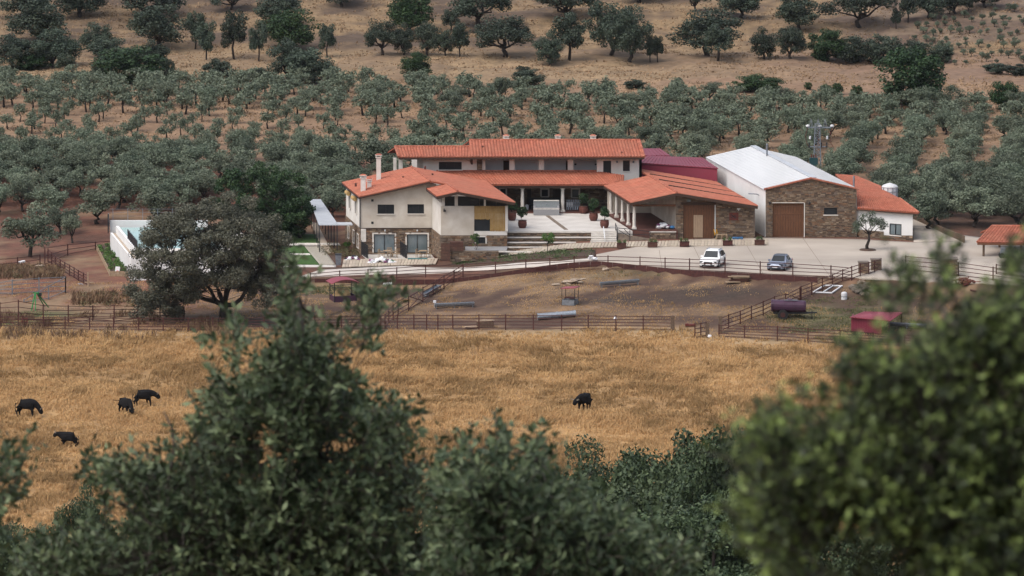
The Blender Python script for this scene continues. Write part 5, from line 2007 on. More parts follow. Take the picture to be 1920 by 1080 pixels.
# weeds in the planting bed
rgw = np.random.default_rng(77)
bl = []
for i in range(260):
    t_ = rgw.uniform(0, 1)
    x, ya = poly_at([(850, 489), (930, 482), (1040, 473), (1112, 471)], t_)
    _, yb = poly_at([(850, 499), (930, 494), (1050, 489), (1112, 484)], t_)
    g = G_(x, lerp(ya, yb, rgw.uniform(0, 1) ** 1.6))
    s = rgw.uniform(.12, .32)
    bl.append((g.x, g.y, g.z + s * .7, s * 1.3, s, s))
v, f, tt = blob_leaves(bl, 5200, .13, rgw)
struct('undergrowth', np_mesh('undergrowth', v, f, tt), 'weed', 'stuff', 'patchy green weeds growing in the dug bed beside the driveway')
bl = []
for i in range(300):
    x, y = rgw.uniform(560, 690), 0
    k = i % 4
    if k == 0:
        g = G_(rgw.uniform(602, 650), rgw.uniform(458, 480))
    elif k == 1:
        g = G_(rgw.uniform(632, 672), rgw.uniform(470, 484))
    elif k == 2:
        g = G_(rgw.uniform(0, 105), rgw.uniform(505, 522))
    else:
        g = G_(rgw.uniform(150, 250), rgw.uniform(548, 580))
    s = rgw.uniform(.12, .4)
    bl.append((g.x, g.y, g.z + s * .6, s * 1.4, s, s))
v, f, tt = blob_leaves(bl, 5000, .15, rgw)
struct('undergrowth', np_mesh('undergrowth', v, f, tt), mat('scrub', (.10, .085, .045), (.16, .11, .065), .9, .4, tint='tint', tcol=(.07, .09, .035)), 'stuff', 'scrubby weeds in the garden beds and along the left paddock')

# pallets and tools by the barn
def pallet_stack(label, px, py, n, w=1.2, mt='wood_board', name='pallet'):
    g = G_(px, py)
    for k in range(n):
        z = g.z + .12 + k * .15
        lab = label if n == 1 else label + (', bottom of the stack' if k == 0 else ', top of the stack' if k == n - 1 else ', middle of the stack')
        t = Thing(name, lab, 'pallet', (g.x, g.y, z), 'pallets by the barn wall' if mt == 'wood_board' else None)
        dx = rs.uniform(-.05, .05)
        for i in range(6):
            t.part('board', MB().box((g.x + dx, g.y - .4 + i * .16, z + .125), (w, .1, .022)), mt)
        for i in range(3):
            t.part('bearer', MB().box((g.x + dx - w / 2 + .06 + i * (w / 2 - .06), g.y, z + .056), (.1, .95, .11)), mt)
        for i in range(3):
            t.part('board', MB().box((g.x + dx, g.y - .42 + i * .42, z - .014), (w, .1, .022)), mt)


pallet_stack('wooden pallet beside the plank barn door', 1353, 449, 3)
pallet_stack('dark blue pallet lying at the foot of the stone barn wall', 1383, 449.5, 1, 1.1, 'bag_blue')
g = G_(1343.5, 448)
t = Thing('hand_trolley', 'yellow hand trolley leaning beside the plank barn door', 'trolley', g)
t.part('frame', MB().bar((g.x - .12, g.y, g.z + .15), (g.x - .28, g.y + .3, g.z + 1.0), .07).bar((g.x + .16, g.y, g.z + .15), (g.x + .0, g.y + .3, g.z + 1.0), .07).bar((g.x - .2, g.y + .15, g.z + .6), (g.x + .08, g.y + .15, g.z + .6), .06), 'yellow')
t.part('wheel', MB().tube([(g.x - .25, g.y, g.z + .25), (g.x + .3, g.y, g.z + .25)], .13, 10), 'tyre')
# chairs and bins stored under the arcade
for i, (px, lab) in enumerate(((1066, 'pale folded garden chairs stacked under the arcade by the right column'), (1079, 'grey folded garden chairs stacked under the arcade near the barn'), (988, 'white cans standing under the arcade left of the fountain'))):
    g = onz(px, 393.5, .06)
    t = Thing('stored_chair' if i < 2 else 'can', lab, 'chair' if i < 2 else 'can', (g.x, g.y, .06))
    if i < 2:
        for k in range(3):
            x = g.x - .25 + k * .25
            t.part('frame', MB().bar((x, g.y, .06), (x + .1, g.y + .3, 1.15), .05).bar((x + .18, g.y, .06), (x + .26, g.y + .3, 1.15), .05).bar((x, g.y + .05, .5), (x + .2, g.y + .05, .5), .04), 'galv')
            t.part('seat', MB().box((x + .12, g.y + .12, .62), (.2, .05, .5)), 'plastic_white' if i == 0 else 'steel_grey')
    else:
        t.part('body', MB().lathe((g.x, g.y, .06), [(.18, 0), (.2, .5), (.1, .6)], 10), 'plastic_white')
g = onz(1021, 394, .06)
t = Thing('dark_bench', 'dark wooden bench against the arcade wall behind the fountain', 'bench', (g.x, g.y + 1.2, .06))
t.part('seat', MB().box((g.x, g.y + 1.2, .5), (3.4, .5, .08)), 'frame_dark')
t.part('backrest', MB().box((g.x, g.y + 1.45, .95), (3.4, .06, .6)), 'frame_dark')
for x in (-1.5, 0, 1.5):
    t.part('leg', MB().box((g.x + x, g.y + 1.2, .26), (.1, .45, .40)), 'frame_dark')

# water tank behind the annex
p0, p1 = V(1668, 374, 612), V(1668, 350, 612)
tk = Thing('water_tank', 'white caged tank with a conical lid behind the annex roof', 'tank', (p0.x, 612, gz(p0.x, 612)))
r_ = 14.5 * 612 / FPX
tk.part('vessel', MB().lathe((p0.x, 612, p0.z - 1.2), [(r_, 0), (r_, p1.z - p0.z + 1.2)], 16), 'plastic_white')
tk.part('lid', MB().lathe((p0.x, 612, p1.z), [(r_ * 1.08, 0), (r_ * .9, .18), (.06, .42)], 16), 'white_metal')
for i in range(10):
    a = i * .628
    tk.part('cage_bar', MB().bar((p0.x + math.cos(a) * r_ * 1.05, 612 + math.sin(a) * r_ * 1.05, p0.z - 1.2), (p0.x + math.cos(a) * r_ * 1.05, 612 + math.sin(a) * r_ * 1.05, p1.z), .06), 'galv')
for z in (p0.z - .4, p0.z + .3, p0.z + .9):
    tk.part('cage_ring', MB().tube([(p0.x + math.cos(a) * r_ * 1.05, 612 + math.sin(a) * r_ * 1.05, z) for a in np.linspace(0, 6.2831, 18)], .03, 4), 'galv')
zg_ = gz(p0.x, 612)
tk.part('stand', MB().box((p0.x, 612, (zg_ + p0.z - 1.2) / 2), (r_ * 1.6, r_ * 1.6, p0.z - 1.2 - zg_)), 'galv')

# electricity tower
YT = 646.0
pb_, pt_ = V(1532, 315, YT), V(1532, 232, YT)
el = Thing('lattice_pole', 'grey steel lattice electricity pole with insulators behind the white hall', 'pole', (pb_.x, YT, gz(pb_.x, YT)))
z0, z1 = gz(pb_.x, YT), pt_.z


def leg(u, sx, sy):
    w = lerp(.50, .26, u)
    return Vector((pb_.x + sx * w, YT + sy * w, lerp(z0, z1, u)))


for sx in (-1, 1):
    for sy in (-1, 1):
        el.part('leg', MB().bar(leg(0, sx, sy), leg(1, sx, sy), .09), 'galv')
mb = MB()
n = 14
for i in range(n):
    u, v_ = i / n, (i + 1) / n
    for (a, b) in (((-1, -1), (1, -1)), ((1, -1), (1, 1)), ((1, 1), (-1, 1)), ((-1, 1), (-1, -1))):
        p, q = (a, b) if i % 2 else (b, a)
        mb.bar(leg(u, *p), leg(v_, *q), .05)
        mb.bar(leg(v_, *a), leg(v_, *b), .04)
el.part('lattice', mb, 'galv', stuff=True)
zc = V(1532, 239, YT).z
xa, xb = V(1513, 239, YT).x, V(1562, 239, YT).x
el.part('crossarm', MB().bar((xa, YT, zc), (xb, YT, zc), .14, .14), 'galv')
for px in (1521, 1534, 1547):
    a = V(px, 239, YT)
    t_ = V(px, 222, YT)
    el.part('spike', MB().bar((a.x - .25, YT, zc), t_, .05).bar((a.x + .25, YT, zc), t_, .05).bar((a.x, YT, zc), t_, .05), 'galv')
for px in (1514.5, 1537, 1560):
    a = V(px, 238, YT)
    el.part('insulator', MB().lathe((a.x, YT - .1, zc + .08), [(.05, 0), (.22, .04), (.22, .2), (.05, .26)], 8), 'plastic_white')
    el.part('wire_loop', MB().tube([(a.x, YT - .1, zc), (a.x - .25, YT - .15, zc - .9), (a.x - .1, YT - .1, zc - 1.8), (a.x + .2, YT - .1, zc - 2.3)], .03, 4), 'rust_red')
zc2 = V(1532, 258, YT).z
for px in (1519, 1551):
    a = V(px, 258, YT)
    el.part('insulator', MB().lathe((a.x, YT, zc2 - .2), [(.04, 0), (.12, .03), (.12, .35), (.04, .4)], 8), 'plastic_white')
zc3 = V(1532, 275, YT).z
el.part('crossarm', MB().bar((V(1516, 275, YT).x, YT, zc3), (V(1551, 275, YT).x, YT, zc3), .1, .1), 'galv')
for px in (1517, 1540, 1550):
    a = V(px, 275, YT)
    el.part('fuse', MB().lathe((a.x, YT - .08, zc3), [(.1, 0), (.06, .3), (.12, .34), (.05, .5)], 8), 'frame_dark')
a = V(1525, 303, YT)
el.part('transformer', MB().box((a.x, YT - .6, a.z), (.95, .7, .9)).box((a.x, YT - .6, a.z + .5), (.8, .55, .08)), mat('transformer_green', (.02, .06, .065), rough=.5))
for dx in (-.25, 0, .25):
    el.part('bushing', MB().lathe((a.x + dx, YT - .6, a.z + .54), [(.08, 0), (.05, .1), (.08, .14), (.04, .35)], 8), 'rust_red')

# ================================================================== fences
post_me = {}


def fence(label, posts, rails=4, m='rust', pw=.11, rw=.06, name='fence', group=None, skip_posts=False, low=.12):
    """posts: (px, top, bottom) in the photo"""
    P = []
    for (px, t, b) in posts:
        g = G_(px, b)
        top = V(px, t, g.y)
        P.append((g, top))
    T = Thing(name, label, 'fence', P[0][0], group)
    for g, top in P:
        if not skip_posts:
            T.part('post', MB().bar(g - Vector((0, 0, .3)), top + Vector((0, 0, .06)), pw), m)
    for k in range(rails):
        u = lerp(low, .97, k / (rails - 1))
        mb = MB()
        for (g0, t0), (g1, t1) in zip(P[:-1], P[1:]):
            mb.bar(g0.lerp(t0, u), g1.lerp(t1, u), rw)
        T.part('rail', mb, m)
    return T


F1 = [(568, 509, 526), (582, 513, 533), (637, 508, 529), (690, 505.5, 526), (744, 502, 523), (798, 498, 520), (868.5, 496, 518), (929, 491.5, 516.5), (986, 487, 513), (1031, 484, 511), (1076.5, 481, 508.5), (1140, 480, 507), (1200, 482, 508), (1247, 484, 509), (1293, 485.5, 509.5),
      (1359.5, 487, 511.5), (1425.5, 491, 516), (1486.5, 494, 519), (1558, 498.5, 521), (1597, 502, 524)]
fence('long rusty rail fence along the driveway and in front of the parked cars', F1[1:], 4)
F2 = [(1652, 485, 507), (1640, 489, 511), (1629, 492, 515), (1613, 495, 519), (1597, 500, 525), (1580, 506, 530), (1561, 515, 537), (1542, 521, 545), (1522, 529, 553), (1502, 537, 562)]
fence('rusty rail fence slanting down from the yard corner to the tanker paddock gate', F2, 4)
F2b = [(1473, 551, 573), (1452, 556, 580), (1431, 565, 592), (1409, 574, 599), (1388, 583, 608), (1366, 590, 616), (1350, 597, 624)]
fence('rusty rail fence slanting between the tanker paddock and the middle paddock', F2b, 4)
t = fence('rusty field gate closing the gap in the slanting fence beside the tanker', [(1500, 539, 563), (1473, 553, 575)], 4, name='field_gate', rw=.06)
a, b = G_(1500, 563), G_(1473, 573)
t.part('brace', MB().bar(a + Vector((0, 0, .15)), b + Vector((0, 0, 1.2)), .06), 'rust')
F3a = [(0, 594, 618), (43, 593, 618.5), (82, 594, 619), (122, 594, 618.5), (168, 596, 621), (213, 596, 621), (260, 596, 621), (306, 596, 621), (353, 596, 621), (399, 596, 621), (447, 596, 621), (495, 595, 620), (540, 594, 620), (590, 594, 619.5), (640, 593, 619.5), (681, 592, 619),
       (714, 591, 619), (745, 590.5, 618.5), (776, 590.5, 618.5), (800, 590.5, 618.5), (821, 591, 619), (849, 591, 618.5), (898, 590.5, 618.5), (948, 590.5, 618.5), (1000, 590.5, 618.5), (1053, 591, 619.5), (1103, 591.5, 619.5), (1155, 592, 620), (1206, 592.5, 620), (1261, 593, 621)]
fence('long rusty rail fence between the paddocks and the golden cattle field', F3a, 5)
F3b = [(1348, 609, 633), (1396, 611, 635), (1457.5, 612, 639), (1515, 616, 643), (1575, 619, 646), (1637, 624, 648), (1696, 628, 651), (1760, 631, 655), (1830, 634, 660), (1925, 640, 668)]
fence('rusty rail fence in front of the crimson field shelter and tanker', F3b, 5)
F4 = [(0, 568, 606), (34.5, 563, 615), (81, 572, 612), (128, 573, 610), (174, 574, 602), (214, 572, 606), (258, 574, 600), (300, 575, 600), (345, 576, 600)]
fence('second rusty rail fence just behind the field fence, left of the broad oak', F4, 5)
F6 = [(868, 496, 521), (851.5, 507, 526), (832.5, 517, 542), (812, 529, 554), (793, 539, 566)]
fence('rusty rail fence running down from the driveway beside the metal trough', F6, 4)
F6b = [(766, 554, 581), (746.5, 564, 592), (737, 572, 600), (729, 580, 606), (722, 590, 617)]
fence('rusty rail fence running on down to the field fence behind the young oak', F6b, 4)
t = fence('rusty braced gate in the fence beside the metal trough', [(793, 541, 567), (766, 556, 583)], 2, name='field_gate', rw=.07)
a, b = G_(793, 566), G_(766, 581)
t.part('brace', MB().bar(a + Vector((0, 0, .1)), b + Vector((0, 0, 1.4)), .07).bar(b + Vector((0, 0, .1)), a + Vector((0, 0, .9)), .06), 'rust')
F7 = [(1797, 492, 519), (1862, 501, 527), (1925, 510, 537)]
fence('dark rusty rail fence right of the stone gate pillar', F7, 4, pw=.12)
F7b = [(1868, 496, 515), (1925, 502, 522)]
fence('rusty rail fence in front of the tiled shelter', F7b, 3)
gt = fence('wide rusty yard gate between the stone pillars, partly hidden by leaves', [(1698, 480, 508), (1764, 485, 515)], 4, name='yard_gate')
mb = MB()
a, b = (G_(1698, 508), V(1698, 480, G_(1698, 508).y)), (G_(1764, 515), V(1764, 485, G_(1764, 515).y))
for i in range(30):
    p, q = a[0].lerp(b[0], i / 30), a[1].lerp(b[1], i / 30)
    mb.bar(p, q, .03)
gt.part('bar', mb, 'rust', stuff=True)
F8 = [(90, 467, 491), (97, 474, 496), (104, 481, 500), (113, 487, 508), (121.5, 492, 511), (130.5, 497, 517), (139, 502, 521), (147, 507, 527), (156.5, 512, 531), (165, 516, 536)]
fence('brown plank-railed fence slanting down from the left grove towards the paddock', F8, 4, 'rust', rw=.07)
F9 = [(84, 464, 500), (127, 458.5, 479), (179, 454, 468), (207, 452, 462)]
fence('rusty pipe fence below the olive grove left of the pool', F9, 3, 'rust')
F10 = [(-5, 486, 508), (33, 483, 503), (75, 478, 497)]
fence('low rusty fence at the far left below the olive trees', F10, 3, 'rust')
F11 = [(-5, 530, 552), (23, 525, 553), (73, 521, 550), (123, 518.5, 549)]
fence('grey-rusty pipe fence across the left paddock above the green frame', F11, 4, 'steel_grey')
t = fence('broken pipe rail sloping down beside the green frame', [(123, 519, 549), (91, 536, 562), (45, 562, 567)], 2, 'steel_grey')
F12 = [(1713, 406, 412), (1740, 416, 424), (1770, 428, 439), (1808, 443, 456)]
fence('dark slatted fence along the road under the olive trees behind the annex', F12, 7, 'wood_post', rw=.14)
# wooden gate posts
for (px, t_, b_, lab) in ((1261, 592, 622, 'thick wooden gate post at the end of the long field fence'), (1326.5, 604, 632, 'thick wooden gate post beside the open gate leaf'), (1350.5, 592, 624.5, 'thick wooden gate post where the slanting fence meets the field fence'), (682.5, 590, 618, 'pale wooden post in the field fence behind the young oak')):
    g = G_(px, b_)
    h = (b_ - t_) * g.y / FPX
    single('gate_post', MB().hexa([(g.x - .19, g.y - .19, g.z - .3), (g.x + .19, g.y - .19, g.z - .3), (g.x + .19, g.y + .19, g.z - .3), (g.x - .19, g.y + .19, g.z - .3)],
                                  [(g.x - .17, g.y - .16, g.z + h), (g.x + .18, g.y - .17, g.z + h + .04), (g.x + .17, g.y + .18, g.z + h - .03), (g.x - .18, g.y + .17, g.z + h)]), 'wood_post', lab, 'gate post', g, 'wooden gate posts')
t = fence('small open rusty gate leaf between the thick wooden posts', [(1303, 607, 636), (1314, 606, 634), (1324, 604, 632)], 4, name='field_gate')
g = G_(1294, 612)
single('red_crate', MB().box((g.x, g.y, g.z + .14), (1.0, .4, .2)).box((g.x - .3, g.y, g.z + .27), (.3, .38, .06)), 'rust_red', 'small orange-red steel piece lying by the open gate', 'scrap', g)
# stone pillars of the yard gate
for (x0, x1, t_, b_, lab) in ((1609.5, 1628.5, 491, 514, 'round dark stone pillar beside the end of the parking fence'), (1633, 1652.5, 486, 508, 'square stone gate pillar left of the yard gate'), (1765, 1796, 485, 519.5, 'wide stone gate pillar right of the yard gate')):
    g = G_((x0 + x1) / 2, b_)
    p = Thing('stone_pillar', lab, 'gate pillar', g, 'stone pillars at the yard entrance')
    w, h = (x1 - x0) * g.y / FPX, (b_ - t_) * g.y / FPX
    core = p.part('core', MB().box((g.x, g.y + w / 2, g.z + h / 2), (w * .94, w * .94, h - .08)), 'mortar')
    st_ = stones([(g.x - w / 2, g.z), (g.x + w / 2, g.z), (g.x + w / 2, g.z + h - .1), (g.x - w / 2, g.z + h - .1)], [], g.y + .03, 0, .15, .34)
    p.part('stone_facing', st_, 'stone', core, stuff=True)
    p.part('cap', MB().box((g.x, g.y + w / 2, g.z + h - .05), (w * 1.05, w * 1.05, .12)), 'rock')
# rusty retaining wall under the driveway
E = [(566, 517.5), (637, 516), (690, 513), (744, 511), (798, 509.5), (868, 508.5), (929, 504), (986, 501), (1076, 496.5), (1140, 497), (1200, 501), (1300, 508), (1425, 514.5), (1558, 519.5)]
rw_ = Thing('retaining_wall', 'low rust-brown sheet retaining wall holding up the driveway', 'retaining wall', G_(690, 520))
pts_w = []
for x in np.linspace(-20.5, 31, 46):
    pts_w.append(Vector((x, float(edge(x)) - .45, 0)))
for i in range(len(pts_w) - 1):
    p, q = pts_w[i], pts_w[i + 1]
    hp, hq = platform(p.x) + .06, platform(q.x) + .06
    mb = MB()
    dd = Vector((0, .06, 0))
    lo2 = -1.1
    mb.hexa([Vector((p.x, p.y, hp + lo2)), Vector((q.x - .02, q.y, hq + lo2)), Vector((q.x - .02, q.y, hq + lo2)) + dd, Vector((p.x, p.y, hp + lo2)) + dd],
            [Vector((p.x, p.y, hp)), Vector((q.x - .02, q.y, hq)), Vector((q.x - .02, q.y, hq)) + dd, Vector((p.x, p.y, hp)) + dd])
    rw_.part('sheet_panel', mb, 'rust')

# ================================================================== paddock furniture
def arched_feeder():
    g = G_(643, 566)
    s = g.y / FPX
    t = Thing('hay_feeder', 'big hay feeder with arched crimson roof near the driveway fence', 'feeder', g, 'roofed hay feeders in the paddocks')
    w, d = 2.3, 1.9

    def P(x, y, z):
        c_, s_ = math.cos(.28), math.sin(.28)
        return Vector((g.x + x * c_ - y * s_, g.y + .8 + x * s_ + y * c_, g.z + z))
    mb = MB()
    n = 8
    for i in range(n):
        u0, u1 = i / n * 2 - 1, (i + 1) / n * 2 - 1
        z0, z1 = 2.35 - .38 * u0 * u0, 2.35 - .38 * u1 * u1
        a = [P(u0 * 1.5, -1.25, z0), P(u1 * 1.5, -1.25, z1), P(u1 * 1.5, 1.25, z1), P(u0 * 1.5, 1.25, z0)]
        mb.hexa([p + Vector((0, 0, -.05)) for p in a], a)
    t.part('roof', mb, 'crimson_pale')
    for x in (-w / 2, w / 2):
        for y in (-d / 2, d / 2):
            t.part('post', MB().bar(P(x, y, 0), P(x, y, 2.05), .09), 'black_iron')
    for (x0, y0, x1, y1) in ((-w / 2, -d / 2, w / 2, -d / 2), (w / 2, -d / 2, w / 2, d / 2), (w / 2, d / 2, -w / 2, d / 2), (-w / 2, d / 2, -w / 2, -d / 2)):
        t.part('side_panel', MB().bar(P(x0, y0, .32), P(x1, y1, .32), .06, .62), 'purple_paint')
        t.part('rail', MB().bar(P(x0, y0, 1.5), P(x1, y1, 1.5), .05), 'black_iron')
    h = single('hay_heap', MB().blob(tuple(P(-.1, 0, .5)), (1.0, .8, .75), random.Random(2), 10, 6, .15), 'straw', 'heap of straw lying in the big arched feeder', 'hay', P(-.1, 0, .3))


arched_feeder()
g = G_(1069, 573)
t = Thing('hay_feeder', 'small hay feeder with flat crimson roof and grey trough in mid paddock', 'feeder', g, 'roofed hay feeders in the paddocks')


def P(x, y, z, a=-.35):
    return Vector((g.x + x * math.cos(a) - y * math.sin(a), g.y + .5 + x * math.sin(a) + y * math.cos(a), g.z + z))


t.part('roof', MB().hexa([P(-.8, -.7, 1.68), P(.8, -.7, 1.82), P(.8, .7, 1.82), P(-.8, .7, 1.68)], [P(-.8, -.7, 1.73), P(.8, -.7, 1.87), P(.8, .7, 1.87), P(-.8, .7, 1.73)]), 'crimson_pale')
for x in (-.68, .68):
    for y in (-.55, .55):
        t.part('post', MB().bar(P(x, y, 0), P(x, y, 1.72), .06), 'black_iron')
for (x0, y0, x1, y1) in ((-.68, -.55, .68, -.55), (.68, -.55, .68, .55), (.68, .55, -.68, .55), (-.68, .55, -.68, -.55)):
    t.part('side_panel', MB().bar(P(x0, y0, .3), P(x1, y1, .3), .05, .55), 'steel_grey')
t.part('rack', MB().bar(P(-.5, 0, .75), P(.5, 0, .75), .5, .12), 'rust')


def trough(label, a, b, ha, wid=.45, m='galv', legs=3, hgt=.5):
    """open metal trough on legs between two photo points"""
    p, q = G_(*a), G_(*b)
    t = Thing('feed_trough', label, 'trough', p, 'metal troughs in the paddocks')
    d = (q - p).normalized()
    r = Vector((-d.y, d.x, 0)) * wid / 2
    z0, z1 = .18, hgt
    up = Vector((0, 0, 1))
    mb = MB()
    n = 6
    prof = [(math.cos(math.pi * i / n), -math.sin(math.pi * i / n)) for i in range(n + 1)]
    hh = (z1 - z0)
    for i in range(n):
        (c0, s0), (c1, s1) = prof[i], prof[i + 1]
        for k in (1.0, .93):
            pts = [p + r * c0 * k + up * (z1 + s0 * hh * k), q + r * c0 * k + up * (z1 + s0 * hh * k), q + r * c1 * k + up * (z1 + s1 * hh * k), p + r * c1 * k + up * (z1 + s1 * hh * k)]
            mb.face(pts if k == 1.0 else pts[::-1])
    t.part('basin', mb, m)
    for e in (p, q):
        t.part('end_plate', MB().hexa([e + r * c + up * (z1 + s * hh) - d * .02 for c, s in prof], [e + r * c + up * (z1 + s * hh) + d * .02 for c, s in prof]), m)
    t.part('rim', MB().bar(p + r + up * z1, q + r + up * z1, .05).bar(p - r + up * z1, q - r + up * z1, .05), m)
    for i in range(legs):
        c = p.lerp(q, (i + .08) / (legs - 1 + .16))
        t.part('leg', MB().bar(c + r + up * z1, c + r * 1.1 - up * .05, .06).bar(c - r + up * z1, c - r * 1.1 - up * .05, .06).bar(c - r * 1.1 + up * .1, c + r * 1.1 + up * .1, .05), 'steel_grey')


trough('long galvanised trough with a white valve box left of mid paddock', (815, 579), (889, 576), .5, .5)
trough('long pale galvanised trough on legs at the top of the middle paddock', (1125, 539), (1198, 533), .5, .45)
trough('short galvanised trough standing in line with the slanting fence', (796, 559), (823, 543), .5, .55, legs=2)
trough('grey trough on legs behind the crimson field shelter', (1664, 614), (1737, 618), .5, .5, 'steel_grey')
g = G_(815, 577)
single('valve_box', MB().box((g.x, g.y, g.z + .62), (.3, .34, .2)).box((g.x, g.y, g.z + .3), (.1, .1, .5)), 'plastic_white', 'small white valve box at the left end of the long trough', 'box', g)
# ribbed metal culvert pipe
a, b = G_(1009, 600), G_(1078, 594)
t = Thing('culvert_pipe', 'thick ribbed galvanised pipe lying in the paddock by the field fence', 'pipe', a)
up = Vector((0, 0, .33))
d = (b - a).normalized()
t.part('tube', MB().tube([a + up, b + up], .31, 18, False), 'galv')
mb = MB()
for i in range(26):
    p = a.lerp(b, (i + .5) / 26) + up
    mb.tube([p - d * .03, p + d * .03], [.325, .325], 16, False)
t.part('corrugation', mb, 'galv', stuff=True)
for e in (.0, .52, 1.0):
    p = a.lerp(b, e) + up
    t.part('collar', MB().tube([p - d * .07, p + d * .07], [.35, .35], 16), 'galv')
# debris
def heap(label, name, cat, px, py, n, wx, wy, smin, smax, m, seed, flat=.7, part='stone'):
    r = random.Random(seed)
    g = G_(px, py)
    t = Thing(name, label, cat, g)
    for i in range(n):
        x, y = g.x + r.gauss(0, wx * .5), g.y + r.gauss(0, wy * .5)
        s = r.uniform(smin, smax)
        t.part(part, MB().blob((x, y, gz(x, y) + s * flat * .5 + (r.uniform(0, .45) if i > n * .6 else 0) * smax), (s, s * r.uniform(.6, 1), s * flat * r.uniform(.6, 1)), r, 7, 5, .25), m if not isinstance(m, list) else r.choice(m))
    return t


heap('pile of boulders and broken concrete beside the slanting fence', 'rock_pile', 'rock pile', 1618, 546, 26, 1.6, 1.4, .2, .55, ['rock', 'rock', 'rock_pale'], 9)
heap('big dark boulder in the middle of the rock pile', 'boulder', 'boulder', 1614, 550, 1, .1, .1, .8, .85, 'rock', 12, .9)
heap('pale flat rubble slab heap at the top of the middle paddock', 'rubble_heap', 'rubble', 1070, 528, 14, 1.2, 1.0, .3, .6, 'rock_pale', 10, .28)
heap('few stones lying on the retaining wall edge', 'loose_stone', 'stone', 1137, 507, 3, .3, .1, .2, .3, 'rock_pale', 11, .8)
r = random.Random(14)
g = G_(1808, 533)
t = Thing('log_pile', 'heap of reddish split logs beside the yard gate fence', 'log pile', g)
for i in range(34):
    x, y = g.x + r.gauss(0, .6), g.y + r.gauss(0, .5)
    z = gz(x, y) + .08 + r.uniform(0, .4) * max(0, 1 - abs(x - g.x))
    an = r.uniform(0, 3.14)
    dx, dy = math.cos(an) * .35, math.sin(an) * .35
    t.part('log', MB().tube([(x - dx, y - dy, z), (x + dx, y + dy, z + r.uniform(-.1, .15))], r.uniform(.06, .1), 6), r.choice(['rust_red', 'corten', 'wood_door']))
g = G_(1387, 529)
t = Thing('plank_stack', 'stack of old grey planks on the ground below the parking fence', 'plank stack', g)
for k in range(5):
    for i in range(3):
        t.part('plank', MB().box((g.x + r.uniform(-.15, .15), g.y + i * .34 + r.uniform(-.05, .05), g.z + .06 + k * .13), (2.0 + r.uniform(-.5, .3), .28, .08), r.uniform(-.06, .06)), r.choice(['wood_post', 'wood_board', 'corten']))
t.part('base_board', MB().box((g.x - .7, g.y - .3, g.z + .06), (1.5, .5, .06), .1), 'wood_board')
g = G_(906, 617)
t = Thing('broken_crate', 'broken wooden crate with loose boards against the field fence', 'crate', g)
for (x, y, z, w, d_, h, a, m) in ((.2, .5, .35, 1.6, .06, .6, .0, 'wood_post'), (.2, 1.3, .35, 1.6, .06, .6, 0, 'wood_post'), (-.6, .9, .35, .06, .8, .6, 0, 'corten'), (1.0, .9, .35, .06, .8, .6, 0, 'wood_post'), (.1, .8, .70, 1.5, .35, .05, .25, 'wood_board'), (.5, 1.1, .74, 1.2, .25, .05, -.2, 'rock_pale'), (-1.2, .5, .18, 1.3, .6, .05, .3, 'wood_pale'), (-1.6, .2, .1, 1.0, .3, .05, -.2, 'wood_board')):
    t.part('board', MB().box((g.x + x, g.y + y, g.z + z), (w, d_, h), a), m)
g = G_(727.5, 533)
single('white_sheet', MB().hexa([(g.x - .5, g.y - .3, g.z + .02), (g.x + .35, g.y - .5, g.z + .02), (g.x + .5, g.y + .3, g.z + .02), (g.x - .3, g.y + .5, g.z + .02)], [(g.x - .5, g.y - .3, g.z + .1), (g.x + .35, g.y - .5, g.z + .12), (g.x + .5, g.y + .3, g.z + .42), (g.x - .3, g.y + .5, g.z + .38)]), 'plastic_white', 'small white sheet lying in the dirt right of the arched feeder', 'sheet', g)
g0 = G_(1552, 545)
t = Thing('lying_frame', 'white metal gate frame lying flat beside the slanting fence', 'frame', g0)
q = [G_(1525, 550), G_(1560, 551), G_(1579, 538), G_(1546, 537)]
q = [p + Vector((0, 0, .12)) for p in q]
for i in range(4):
    t.part('frame_bar', MB().bar(q[i], q[(i + 1) % 4], .12), 'plastic_white')
t.part('frame_bar', MB().bar((q[0] + q[1]) / 2, (q[2] + q[3]) / 2, .1), 'plastic_white')
g = G_(1583, 562.5)
t = Thing('milk_churn', 'small white metal cylinder standing beside the rock pile', 'container', g)
t.part('body', MB().lathe((g.x, g.y + .25, g.z), [(.30, 0), (.30, .62), (.26, .74), (.1, .80)], 14), 'white_metal')
t.part('band', MB().lathe((g.x, g.y + .25, g.z + .3), [(.315, 0), (.315, .06)], 14), 'steel_grey')
for (px, py, lab) in ((1330.5, 633, 'white plastic bottle lying at the foot of the wooden gate post'), (1154, 599.5, 'tiny white scrap lying in the paddock near the field fence')):
    g = G_(px, py)
    single('plastic_scrap', MB().blob((g.x, g.y, g.z + .14), (.22, .18, .16), random.Random(int(px)), 7, 5, .3), 'plastic_white', lab, 'scrap', g)
# crimson field shelter
g = G_(1622, 624)
t = Thing('field_shelter', 'crimson sheet-metal field shelter with overhanging flat roof', 'shelter', g)
YS = g.y
a0, a1 = V(1596, 596, YS), V(1653, 601, YS - .8)
lo0, lo1 = V(1596, 620, YS), V(1653, 628, YS - .8)
bk = Vector((.35, 3.0, 0))
t.part('front_wall', MB().hexa([lo0, lo1, lo1 + Vector((0, .06, 0)), lo0 + Vector((0, .06, 0))], [a0, a1, a1 + Vector((0, .06, 0)), a0 + Vector((0, .06, 0))]), 'crimson')
t.part('side_wall', MB().hexa([lo0, lo0 + bk, lo0 + bk + Vector((.06, 0, 0)), lo0 + Vector((.06, .07, 0))], [a0, a0 + bk, a0 + bk + Vector((.06, 0, 0)), a0 + Vector((.06, .07, 0))]), 'crimson')
r0_, r1_ = V(1593, 594.5, YS - .3), V(1669, 601.5, YS - 1.1)
